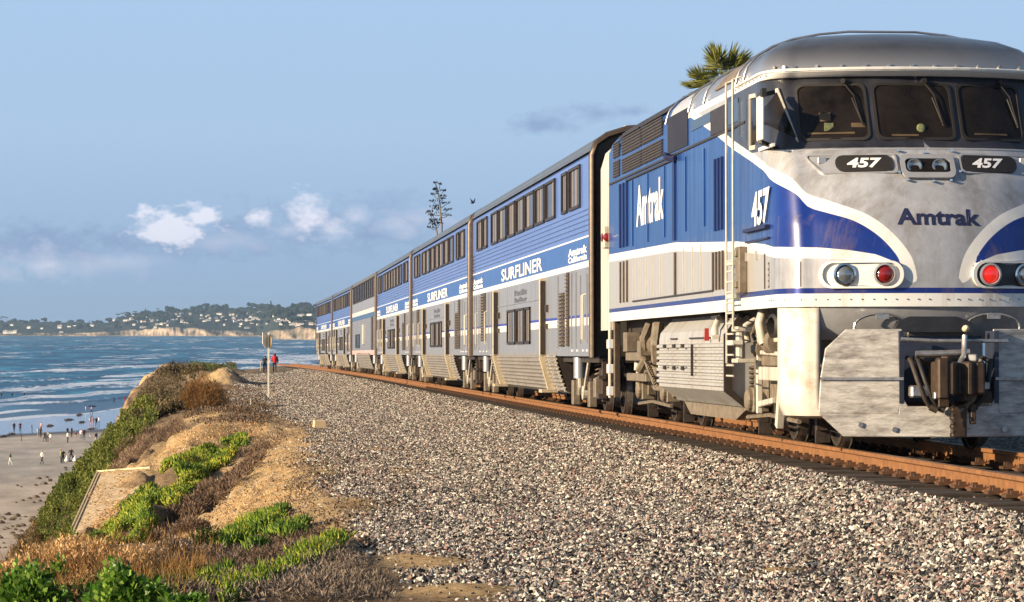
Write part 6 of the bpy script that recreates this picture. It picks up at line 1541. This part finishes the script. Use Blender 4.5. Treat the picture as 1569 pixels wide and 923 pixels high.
X, Y = px2g(489, 652, 1.72); z = gz(X, Y); mb = MB(); mb.box((X, Y, z + .03), (.34, .25, .34), (R(8), 'Z'), taper=.85); o = mb.build('sand_face', mat('pale_sand_face', (.58, .44, .26), .8, bump=.3, vary=.1), bevel=.02); tag(o, 'pale sand face built as a block in the bank at the edge of the crushed stone', 'block')  # box stands in for a bright flat sand face
# concrete drain slab on the slope
def sl(px, py, Y, dz=0.0): p = P3(px, py, Y); return Vector((p[0], p[1], p[2] + dz))
slab = [sl(152, 728, 60), sl(232, 722, 57.5), sl(215, 742, 54, -.10), sl(186, 772, 51, -.12), sl(165, 812, 47.5, -.12), sl(140, 836, 45.5, -.08), sl(95, 856, 46.5)]
mb = MB(); n_ = len(slab); mb.add([p + Vector((0, 0, .07)) for p in slab] + [p - Vector((0, 0, .5)) for p in slab], [tuple(range(n_)), tuple(range(2 * n_ - 1, n_ - 1, -1))] + [(i, (i + 1) % n_, n_ + (i + 1) % n_, n_ + i) for i in range(n_)])
sr = empty('drain_slab', tuple(slab[0])); 
for v_i in range(len(mb.v)): mb.v[v_i] = tuple(Vector(mb.v[v_i]) - slab[0])
mb.build('slab', mat('stained_concrete', (.56, .42, .25), .9, vary=.35, vscale=9, bump=1.0, bscale=12, dirt=(.20, .13, .07), dirt_amt=.5), sr)
mb = MB()
for off in (0, .055):
    a = slab[0] - slab[0] + Vector((off, 0, .09)); b_ = slab[-1] - slab[0] + Vector((off, 0, .09)); mb.bar(a, b_, .022, .04)
a = Vector((0, 0, .10)); b_ = slab[1] - slab[0] + Vector((0, 0, .09)); mb.bar(a, b_, .03, .03)
mb.build('slab_edge', mat('pale_concrete_edge', (.66, .52, .32), .7), sr); rn = np.random.default_rng(444); P = []
S0 = [np.array(p - slab[0]) for p in slab]
for _ in range(2600):
    i = rn.integers(1, 6); a, b_, c_ = S0[0] if rn.random() < .4 else S0[6], S0[i], S0[i + 1] if i < 6 else S0[6]
    u, v_ = rn.random(2); (u, v_) = (1 - u, 1 - v_) if u + v_ > 1 else (u, v_); P.append(a + (b_ - a) * u + (c_ - a) * v_ + [0, 0, .085])
P = np.array(P); keep_ = fbm(P[:, 0] * 2.5 + 3, P[:, 1] * .5, 3) > -.1; P = P[keep_]
lf = leaves_mesh('fallen_litter', P, rn.normal(size=(len(P), 3)) * [1, 1, .3] + [0, 0, .1], .06, .02, V_gold, rn.uniform(0, .9, len(P)), rn, sr); lf['kind'] = 'stuff'
tag(sr, 'sloping concrete drain slab with a raised double edge above the beach', 'slab')

# ------------------------------------------------------------ signpost, palms, century plant, bird
X, Y = (411 - 370) / F * 119, 119.0; z = gz(X, Y); sp_ = empty('signpost', (X, Y, z)); M_post = mat('weathered_cream_post', (.76, .72, .60), .6, vary=.1)
mb = MB(); mb.box((0, 0, 1.30), (.07, .05, 2.7)); mb.build('post', M_post, sp_)
for nm, sx, ang in (('sign_plate', -.10, 52), ('sign_plate', .07, -72)):
    mb = MB(); q = Matrix.Rotation(R(ang), 3, 'Z'); o_ = [(-.22, 2.20), (-.04, 2.02), (.04, 2.02), (.22, 2.20), (.22, 2.42), (-.22, 2.66)]
    vs = [q @ Vector((a, t, b)) + Vector((sx, 0, 0)) for t in (-.01, .01) for a, b in o_]; n_ = 6
    mb.add(vs, [tuple(range(5, -1, -1)), tuple(range(6, 12))] + [(i, (i + 1) % 6, 6 + (i + 1) % 6, 6 + i) for i in range(6)]); mb.build(nm, M_post if sx < 0 else mat('brown_sign_back', (.30, .22, .12), .7), sp_)
tag(sp_, 'thin cream signpost with edge-on plates beside the two walkers', 'signpost')
V_palm = veg_mat('palm_frond_green', [(0, (.05, .06, .012)), (.5, (.17, .18, .03)), (1, (.34, .32, .08))], .6, .25)
def palm(px, py, Y, R_, label, seed):
    X = (px - 370) / F * Y; z = zg(Y, (py - 542) / F * Y); g0 = zg(Y, 1.2); root = empty('fan_palm', (X, Y, g0)); rn = np.random.default_rng(seed)
    mb = MB(); H_ = z - g0
    mb.tube([(0, 0, -.3), (.1, 0, H_ * .5), (0, 0, H_)], [.32, .24, .20], 10); mb.build('trunk', M_bark, root, smooth=60)
    for k in range(34):
        a = rn.uniform(0, 6.28); e = rn.uniform(-.5, 1.35); d = np.array([math.cos(a) * math.cos(e), math.sin(a) * math.cos(e), math.sin(e)]); sl_ = R_ * .45
        c = np.array([0, 0, H_]) + d * sl_; P = []; N_ = []
        side = np.cross(d, [0, 0, 1]); side /= np.linalg.norm(side) + 1e-6; upv = np.cross(side, d)
        for q in np.linspace(-1.25, 1.25, 22):
            P.append(c); N_.append(d * math.cos(q) + side * math.sin(q) + upv * rn.uniform(-.12, .2) - np.array([0, 0, .18]))
        P.append(np.array([0, 0, H_])); N_.append(d); P = np.array(P); N_ = np.array(N_)
        Lf = np.concatenate([R_ * .62 * (1 - .25 * np.abs(np.linspace(-1, 1, 22)) ** 2) , [sl_]])
        leaves_mesh('frond', P, N_, Lf, np.concatenate([np.full(22, .085), [.05]]), V_palm, rn.uniform(.1, .9, 23), rn, root)
    tag(root, label, 'palm tree')
palm(1114, 116, 150, 1.95, 'fan palm rising behind the locomotive roof', 1); palm(1086, 136, 165, 1.7, 'smaller palm half hidden left of the taller one behind the locomotive roof', 2)
M_ag = mat('century_plant_stalk', (.16, .14, .13), .8, vary=.2); M_agp = mat('century_plant_pods', (.035, .045, .05), .85, vary=.3)
def stalk(px, pts, top, Y, label, brs, w):
    X = (px - 370) / F * Y; g0 = zg(Y, 1.2); root = empty('century_plant', (X, Y, g0)); mb = MB()
    loc = [Vector(((x - px) / F * Y, 0, zg(Y, (y - 542) / F * Y) - g0)) for x, y in pts]
    mb.tube([Vector((loc[-1].x, 0, 0))] + loc[::-1], [.09] + [w * (1 - .7 * i / len(loc)) for i in range(len(loc))], 6); mb.build('flower_stalk', M_ag, root, smooth=60)
    rb = random.Random(3)
    for (bx, by, ex, ey, s_) in brs:
        mb = MB(); y_ = rb.uniform(-.25, .25); p = Vector(((bx - px) / F * Y, 0, zg(Y, (by - 542) / F * Y) - g0)); q = Vector(((ex - px) / F * Y, y_, zg(Y, (ey - 542) / F * Y) - g0)); m_ = (p + q) / 2 - Vector((0, 0, .06))
        mb.tube([p, m_, q], [.025, .018, .015], 5)
        for k in range(16): c = q + Vector((rb.uniform(-1, 1) * s_, rb.uniform(-.6, .6) * s_, rb.uniform(-.12, .25) * s_)); mb.tube([c, c + Vector((rb.uniform(-.03, .03), 0, .10))], [.03, .012], 4)
        mb.build('flower_branch', M_agp, root)
    mb = MB()
    for k in range(26):
        a = k * 2.4; l_ = 1.1 + .3 * (k % 3); e = .35 + .03 * k; d = Vector((math.cos(a) * math.cos(e), math.sin(a) * math.cos(e), math.sin(e))); sd = Vector((-math.sin(a), math.cos(a), 0)) * .09
        mb.add([d * .1 - sd, d * .1 + sd, d * l_ * .5 + sd, d * l_ * .5 - sd, d * l_], [(0, 1, 2, 3), (3, 2, 4)])
    mb.build('leaf_rosette', V_dkg, root)
    tag(root, label, 'century plant')
B1 = [(671, 294, 666, 281, .10), (671, 294, 673, 283, .10), (672, 297, 665, 291, .14), (672, 300, 667, 290, .1), (672, 302, 678, 293, .18), (672, 305, 664, 298, .18), (673, 308, 678, 301, .2), (673, 312, 678, 305, .16), (673, 315, 663, 309, .26), (673, 318, 684, 312, .24), (674, 322, 665, 316, .30), (674, 327, 686, 322, .24), (675, 328, 668, 320, .2), (675, 333, 684, 331, .26), (676, 330, 660, 327, .3)]
stalk(676, [(667, 282), (670, 295), (672, 305), (674, 318), (674, 327), (676, 345)], 281, 160, 'tall century plant flower stalk behind the second passenger car', B1, .06)
B2 = [(662, 330, 658, 325, .14), (663, 336, 659, 331, .16), (665, 342, 661, 338, .2), (666, 346, 664, 341, .2), (667, 350, 661, 344, .22), (668, 352, 660, 349, .24), (668, 346, 671, 338, .2), (668, 350, 673, 343, .2)]
stalk(668, [(662, 328), (665, 338), (667, 348), (669, 358)], 325, 158, 'short century plant flower stalk left of the tall one', B2, .05)
X, Y, Z_ = P3(724, 311, 74); bd = empty('bird', (X, Y, Z_), .6); bd.scale = (.5, .5, .5); M_bird = mat('dark_bird', (.03, .035, .05), .7)
mb = MB(); mb.tube([(-.16, 0, .03), (-.07, 0, .0), (0, 0, 0), (.09, 0, .04), (.13, 0, .045), (.17, 0, .03)], [.01, .03, .035, .02, .018, .004], 8); mb.build('body', M_bird, bd, smooth=60)
for s_ in (-1, 1):
    mb = MB(); mb.add([(.05, s_ * .02, .03), (-.06, s_ * .02, .03), (-.03, s_ * .12, .14), (.07, s_ * .11, .14), (-.02, s_ * .22, .27), (-.04, s_ * .02, .01), (.03, s_ * .02, .01)], [(0, 1, 2, 3), (3, 2, 4), (0, 3, 6), (1, 5, 2)]); mb.build('wing', M_bird, bd)
tag(bd, 'small dark bird with raised wings above the gap between two passenger cars', 'bird')

# ------------------------------------------------------------ people
def human(pose):
    """one continuous skinned body about 1.72 m tall, facing -y; returns its mesh with region materials"""
    J = {'pel': (0, 0, .95), 'sp': (0, 0, 1.12), 'ch': (0, .0, 1.33), 'nk': (0, 0, 1.48), 'hd': (0, -.01, 1.57), 'ht': (0, -.01, 1.68)}
    Rd = {'pel': .15, 'sp': .13, 'ch': .15, 'nk': .055, 'hd': .088, 'ht': .075}; E = [('pel', 'sp'), ('sp', 'ch'), ('ch', 'nk'), ('nk', 'hd'), ('hd', 'ht')]
    for s, t in ((-1, 'l'), (1, 'r')):
        st = {'stand': 0, 'walk': s * .20, 'bend': 0, 'wide': 0, 'run': s * .3}[pose]; wd = .10 + (.06 if pose == 'wide' else 0)
        J['hp' + t] = (s * .10, 0, .88); J['kn' + t] = (s * wd, -.03 - st * .5 + (.03 if st < 0 else 0), .49); J['an' + t] = (s * wd, st * -1.0 + (.06 if st < 0 else 0), .09 + (.04 if st < 0 else 0)); J['to' + t] = (s * wd * 1.1, st * -1.0 - .15 + (.06 if st < 0 else 0), .04)
        Rd['hp' + t] = .10; Rd['kn' + t] = .062; Rd['an' + t] = .043; Rd['to' + t] = .035
        J['sh' + t] = (s * .19, 0, 1.40); Rd['sh' + t] = .062
        if pose == 'bend' and s > 0: J['el' + t] = (s * .30, -.05, 1.17); J['wr' + t] = (s * .20, -.27, 1.22); J['ha' + t] = (s * .16, -.33, 1.26)
        elif pose == 'wide': J['el' + t] = (s * .30, .02, 1.14); J['wr' + t] = (s * .36, -.04, .92); J['ha' + t] = (s * .37, -.05, .84)
        else: J['el' + t] = (s * .25, st * .5 + .02, 1.14); J['wr' + t] = (s * .26, st * .9 - .04, .91); J['ha' + t] = (s * .255, st * .9 - .06, .82)
        Rd['el' + t] = .045; Rd['wr' + t] = .032; Rd['ha' + t] = .036
        E += [('pel', 'hp' + t), ('hp' + t, 'kn' + t), ('kn' + t, 'an' + t), ('an' + t, 'to' + t), ('ch', 'sh' + t), ('sh' + t, 'el' + t), ('el' + t, 'wr' + t), ('wr' + t, 'ha' + t)]
    ks = list(J); me = bpy.data.meshes.new('person'); me.from_pydata([J[k] for k in ks], [(ks.index(a), ks.index(b)) for a, b in E], [])
    o = bpy.data.objects.new('p', me); COL.objects.link(o); sk = o.modifiers.new('s', 'SKIN'); o.modifiers.new('u', 'SUBSURF').levels = 1
    o.modifiers['u'].render_levels = 1
    for i, k in enumerate(ks): me.skin_vertices[0].data[i].radius = (Rd[k] * (1.15 if k in ('pel', 'sp', 'ch') else 1), Rd[k] * (.8 if k in ('pel', 'sp', 'ch') else 1)); me.skin_vertices[0].data[i].use_root = (k == 'pel')
    dg = bpy.context.evaluated_depsgraph_get(); m2 = bpy.data.meshes.new_from_object(o.evaluated_get(dg)); bpy.data.objects.remove(o); m2.name = 'person'
    m2.materials.clear()
    for q in range(5): m2.materials.append(None)
    return m2
M_skin = mat('skin', (.48, .28, .19), .6, vary=.05)
def region(me, sleeves=True, shorts=False):
    for p in me.polygons:
        c = p.center; ax = abs(c.x)
        if c.z > 1.60 or (c.z > 1.53 and c.y > .01): mi = 3
        elif c.z > 1.47: mi = 0
        elif ax > .17 and c.z < (1.02 if sleeves else 1.22) and c.z > .70 and (ax > .2): mi = 0
        elif c.z > .95: mi = 1
        elif c.z < .08: mi = 4
        elif shorts and c.z < .52: mi = 0
        else: mi = 2
        p.material_index = mi
    me.shade_smooth(); return me
bodies = {}
def body_mesh(pose, sl_, sh):
    k = (pose, sl_, sh)
    if k not in bodies: bodies[k] = region(human(pose), sl_, sh)
    return bodies[k]
PAL = dict(black=(.018, .018, .022), dark=(.04, .04, .055), white=(.78, .76, .72), cream=(.62, .52, .38), red=(.50, .02, .03), maroon=(.16, .02, .03), pink=(.58, .30, .28), green=(.03, .08, .05), olive=(.22, .24, .10), navy=(.025, .035, .09), brown=(.14, .08, .05), blue=(.06, .14, .30), grey=(.22, .22, .23), hair=(.04, .025, .018), khaki=(.36, .29, .19))
def cm(c): return mat('cloth_' + c, PAL[c], .85, vary=.15, vscale=20)
def person(X, Y, z, rz, pose, top, bot, label, hair='hair', sl_=True, sh=False, s=1.0, group=None):
    o = bpy.data.objects.new('person', body_mesh(pose, sl_, sh)); COL.objects.link(o); o.location = (X, Y, z); o.rotation_euler = (0, 0, rz); o.scale = (s, s, s)
    for i, m_ in enumerate((M_skin, cm(top), cm(bot), cm(hair), cm('dark'))): o.material_slots[i].link = 'OBJECT'; o.material_slots[i].material = m_
    tag(o, label, 'person', group); return o
def bpt(zx, zy):
    """photo point of feet on the beach (zoom coordinates of the study crop)"""
    px, py = zx / 7.1, 590 + zy / 7.1; Y = 520.0
    for _ in range(12):
        X = (px - 370) / F * Y; z = float(beach_z(np.array([X]), np.array([Y]))[0]); Y = (18 - max(z, 0)) * F / (py - 502)
    return X, Y, max(z, 0)
PPL = [(192, 503, 'stand', 'dark', 'dark', 'person in dark clothes, leftmost of those standing on the wet sand', 0, 1), (258, 503, 'bend', 'maroon', 'black', 'person in maroon and black, second from left on the wet sand', 0, 1), (382, 508, 'stand', 'navy', 'blue', 'short person in blue on the wet sand between two taller groups', 0, .85),
 (481, 500, 'walk', 'pink', 'dark', 'person in a pink top on the wet sand above a dark group', 0, 1), (447, 560, 'stand', 'white', 'khaki', 'person in white at the left of the dark group by the water line', 0, .95), (474, 560, 'wide', 'black', 'black', 'person all in black in the group by the water line', 0, 1),
 (518, 612, 'walk', 'brown', 'dark', 'person in brown walking on the dark damp sand', 0, .95), (548, 612, 'bend', 'cream', 'brown', 'person in a cream top on the dark damp sand', 0, 1), (580, 618, 'walk', 'white', 'grey', 'person in white trousers with an arm out near the cream-topped one', 1, .85),
 (762, 545, 'stand', 'black', 'black', 'person in black standing behind one in a white shirt', 0, .85), (763, 620, 'stand', 'white', 'black', 'person in a white shirt and black trousers nearest of the middle group', 0, 1), (806, 560, 'wide', 'dark', 'black', 'dark-clothed person in the middle of the beach group', 0, 1),
 (850, 582, 'stand', 'maroon', 'khaki', 'small person in maroon with bare legs in the beach group', 1, .75), (905, 580, 'bend', 'white', 'grey', 'person in white leaning beside one in maroon', 0, .9), (937, 590, 'walk', 'maroon', 'navy', 'person in maroon beside the one leaning in white', 0, 1.05), (1005, 578, 'walk', 'white', 'white', 'small child in white at the right of the beach group', 1, .62), (1067, 625, 'stand', 'dark', 'cream', 'person in a dark top and pale shorts by the green slope', 1, 1),
 (153, 858, 'walk', 'green', 'white', 'person in a dark green top and white trousers alone on the sand', 0, 1.0), (490, 848, 'walk', 'white', 'black', 'person in a white shirt and black trousers alone on the sand', 0, .98), (693, 838, 'stand', 'olive', 'dark', 'person in olive standing close to one in black', 0, 1), (714, 840, 'bend', 'black', 'black', 'person in black standing close to one in olive', 0, 1.0), (800, 822, 'wide', 'black', 'dark', 'person in black carrying two white bags', 0, 1.02),
 (270, 605, 'stand', 'maroon', 'brown', 'dark reddish figure at the edge of the damp sand', 0, .8), (6, 660, 'walk', 'black', 'khaki', 'person in black at the left edge of the beach', 0, 1.0),
 (1003, 432, 'walk', 'white', 'pink', 'person in white at the left of the far group on the shining sand', 0, .95), (1035, 434, 'stand', 'pink', 'pink', 'person in pink in the far group on the shining sand', 0, .95), (1070, 440, 'wide', 'black', 'black', 'person in black in the far group on the shining sand', 0, .95), (1096, 436, 'stand', 'white', 'blue', 'person in white at the right of the far group on the shining sand', 0, 1), (1018, 302, 'walk', 'pink', 'navy', 'person in pink and navy at the far water edge', 0, 1.0), (955, 282, 'stand', 'white', 'pink', 'small pale figure wading beside the pink and navy one', 1, .7)]
rp_ = random.Random(5); bagman = None
for (zx, zy, po, tp, bt, lb, sh, s) in PPL:
    X, Y, z = bpt(zx, zy); o = person(X, Y, z, rp_.uniform(-2.5, 2.5) if po != 'bend' else rp_.uniform(-.8, .8), po, tp, bt, lb, sh=bool(sh), s=s, group='people on the beach')
    if 'two white bags' in lb: o.rotation_euler = (0, 0, .1); bagman = (X, Y, z)
for s_, lb in ((-1, 'left'), (1, 'right')):
    mb = MB(); mb.lathe((bagman[0] + s_ * .50, bagman[1] - .05, bagman[2] + .01), (0, 0, 1), [(0, .20), (.12, .33), (.35, .26), (.55, .10), (.82, .03)], 10); o = mb.build('bag', cm('white'), smooth=60); tag(o, 'white sack held at the %s side of the person in black' % lb, 'bag')
for (zx, zy, c, lb) in ((57, 112, 'black', 'leftmost of the three surfers sitting in the water'), (170, 112, 'black', 'middle one of the three surfers sitting in the water'), (300, 112, 'navy', 'rightmost of the three surfers sitting in the water')):
    px, py = zx / 7.1, 590 + zy / 7.1; Y = 18 * F / (py - 502); X = (px - 370) / F * Y; o = person(X, Y, -.75, .4, 'bend', c, c, lb, group='surfers in the water')
for (px, py, c, c2, lb) in ((177, 616, 'navy', 'black', 'wader in navy in the shallow surf near the cliff'), (193, 615, 'red', 'red', 'wader in red in the shallow surf near the cliff')):
    Y = 18 * F / (py - 502); X = (px - 370) / F * Y; person(X, Y, -.25, .8, 'walk', c, c2, lb, group='waders near the cliff')
for (a, b_, lb) in (((1010, 192), (1060, 186), 'dark surfboard carried at the far water edge'), ):
    X, Y, z = bpt(1018, 302); mb = MB(); mb.tube([(X - .9, Y, z + 1.5), (X - .5, Y, z + 1.52), (X + .5, Y, z + 1.5), (X + 1.0, Y, z + 1.42)], [.02, .2, .2, .02], 8); o = mb.build('surfboard', cm('navy')); tag(o, lb, 'surfboard')
# seaweed heaps left on the wet sand
for k, (zx, zy, w) in enumerate(((160, 530, 60), (775, 372, 70), (915, 398, 40), (885, 320, 36), (1015, 475, 50), (575, 437, 40), (80, 556, 40))):
    X, Y, z = bpt(zx, zy); rn = np.random.default_rng(200 + k); n = 260; r_ = w / 14.2 / F * Y; P = np.stack([X + rn.normal(0, r_ * .5, n), Y + rn.normal(0, 2.0, n), z + rn.uniform(0, .12, n)], 1)
    o = leaves_mesh('kelp_heap', P, rn.normal(size=(n, 3)) * [1, 1, .3], .35, .12, V_gstalk, rn.uniform(0, .2, n), rn); tag(o, 'dark kelp heap on the wet sand, %s' % ['beside the leftmost pair', 'long flat one in the middle', 'small one right of the middle', 'small one near the far wader', 'one under the far group', 'faint one left of the middle', 'at the very left of the water line'][k], 'kelp')
# the two walkers on the bluff
Yw = 262.0
def walker(px, py, *a, **k):
    X = (px - 370) / F * Yw; return person(X, Yw, zg(Yw, (py - 542) / F * Yw), *a, **k), X, zg(Yw, (py - 542) / F * Yw)
w1, X1, z1 = walker(420.5, 571.5, R(180), 'walk', 'red', 'black', 'walker in a red jacket and black trousers seen from behind on the bluff path', s=1.0)
mb = MB(); mb.lathe((X1, Yw, z1 + .88), (0, 0, 1), [(0, .17), (.1, .19), (.35, .23), (.55, .19), (.62, .08)], 14); mb.tube([(X1 - .19, Yw, z1 + 1.40), (X1 - .27, Yw, z1 + 1.12), (X1 - .27, Yw, z1 + .90)], [.08, .075, .06], 8); mb.tube([(X1 + .19, Yw, z1 + 1.40), (X1 + .28, Yw, z1 + 1.14), (X1 + .28, Yw, z1 + .90)], [.08, .075, .06], 8); o = mb.build('jacket', cm('red'), smooth=60); o.parent = w1; o.matrix_parent_inverse = Matrix.Identity(4)
o.data.transform(Matrix.Translation((-X1, -Yw, -z1)))
mb = MB(); mb.lathe((0, .0, 1.50), (0, 0, 1), [(0, .10), (.08, .14), (.18, .12), (.24, .02)], 12); o = mb.build('hood', cm('maroon'), w1, smooth=60)
w2, X2, z2 = walker(405.8, 574, R(176), 'walk', 'navy', 'navy', 'walker in a dark vest and jeans beside the signpost', s=1.0, sl_=False)
mb = MB(); mb.box((0, .14, 1.22), (.32, .16, .46)); mb.build('backpack', cm('black'), w2, bevel=.05)
mb = MB(); mb.prism([(-.25, -.4), (.25, -.4), (.3, .1), (.2, .42), (-.2, .42), (-.3, .1)], 'x', X2 - .42, X2 - .36); o = mb.build('board', cm('cream')); o.data.transform(Matrix.Translation((0, Yw, z2 + .72))); tag(o, 'cream board carried under the arm of the walker beside the signpost', 'board')

# ------------------------------------------------------------ rocks on the beach
M_rk = mat('beach_rock', (.15, .12, .09), .85, vary=.35, vscale=2.5, bump=.8, bscale=8, dirt=(.05, .04, .035), dirt_amt=.45)
rk_me = []
for k in range(5):
    bm = bmesh.new(); bmesh.ops.create_icosphere(bm, subdivisions=2, radius=1); rn = np.random.default_rng(300 + k)
    for v in bm.verts: v.co *= 1 + .35 * float(fbm(np.array([v.co.x * 1.2 + k]), np.array([v.co.y * 1.2 + v.co.z * 1.7]), 2)[0]) + rn.uniform(-.07, .07)
    for v in bm.verts: v.co.z *= .7
    me = bpy.data.meshes.new('rock'); bm.to_mesh(me); bm.free(); me.materials.append(M_rk); rk_me.append(me)
rocks = [(64, 732, 8), (72, 740, 10), (80, 735, 8), (60, 742, 6), (86, 745, 7), (76, 730, 6), (32, 742, 5), (38, 744, 4), (40, 765, 6), (50, 762, 7), (60, 760, 9), (70, 755, 9), (66, 766, 7), (78, 764, 7), (30, 768, 5), (56, 768, 6), (84, 768, 5), (128, 712, 9), (104, 716, 6), (135, 694, 7), (140, 700, 5), (118, 702, 6), (126, 706, 5)]
rr2 = random.Random(8)
for k in range(46): rocks.append((rr2.uniform(0, 62), rr2.uniform(785, 838), rr2.uniform(4, 11)))
for k in range(14): rocks.append((rr2.uniform(100, 150), rr2.uniform(690, 720), rr2.uniform(3, 6)))
for k, (px, py, w) in enumerate(rocks):
    Y = 300.0
    for _ in range(10):
        X = (px - 370) / F * Y; z = float(beach_z(np.array([X]), np.array([Y]))[0]); Y = (18 - z) * F / (py - 502)
    s = w / 2 / F * Y; o = bpy.data.objects.new('rock', rk_me[k % 5]); COL.objects.link(o); o.location = (X, Y, z + s * .25); o.rotation_euler = (0, 0, rr2.uniform(0, 6)); o.scale = (s * rr2.uniform(.8, 1.3), s * 1.2, s)
    tag(o, ('%s boulder in the rock heap at the bluff foot, %s' % ('large brown' if w > 7.5 else 'small brown', 'at the left edge' if px < 20 else 'in its middle' if px < 42 else 'near the green slope')) if py > 780 else ('%s boulder on the open sand %s' % ('large brown' if w > 7.5 else 'small brown', 'beside the green slope' if px > 99 else 'in the lower pile' if py > 750 else 'in the upper pile')), 'rock', 'boulders at the bluff foot' if py > 780 else 'boulders on the open sand')
X, Y, z = bpt(1040, 720); mb = MB(); mb.add([(X - .7, Y - 1, z + .03), (X + .7, Y - .8, z + .05), (X + .6, Y + 1.5, z + .12), (X - .6, Y + 1.4, z + .06), (X, Y, z + .3)], [(0, 1, 4), (1, 2, 4), (2, 3, 4), (3, 0, 4)]); o = mb.build('towel', cm('blue')); tag(o, 'crumpled blue towel on the sand by the green slope', 'towel')

# ------------------------------------------------------------ sea air
mb = MB(); mb.box((0, 4000, 60), (26000, 17000, 150 - 12)); hz = mb.build('haze', mat('haze_tmp', (1, 1, 1)))
m = bpy.data.materials.new('haze'); m.use_nodes = True; t = m.node_tree; t.nodes.clear(); ou = t.nodes.new('ShaderNodeOutputMaterial'); pv = t.nodes.new('ShaderNodeVolumePrincipled')
pv.inputs['Color'].default_value = (.52, .74, 1.0, 1); pv.inputs['Density'].default_value = HAZE; pv.inputs['Anisotropy'].default_value = .2; t.links.new(pv.outputs[0], ou.inputs['Volume'])
hz.data.materials.clear(); hz.data.materials.append(m); tag(hz, kind='stuff')
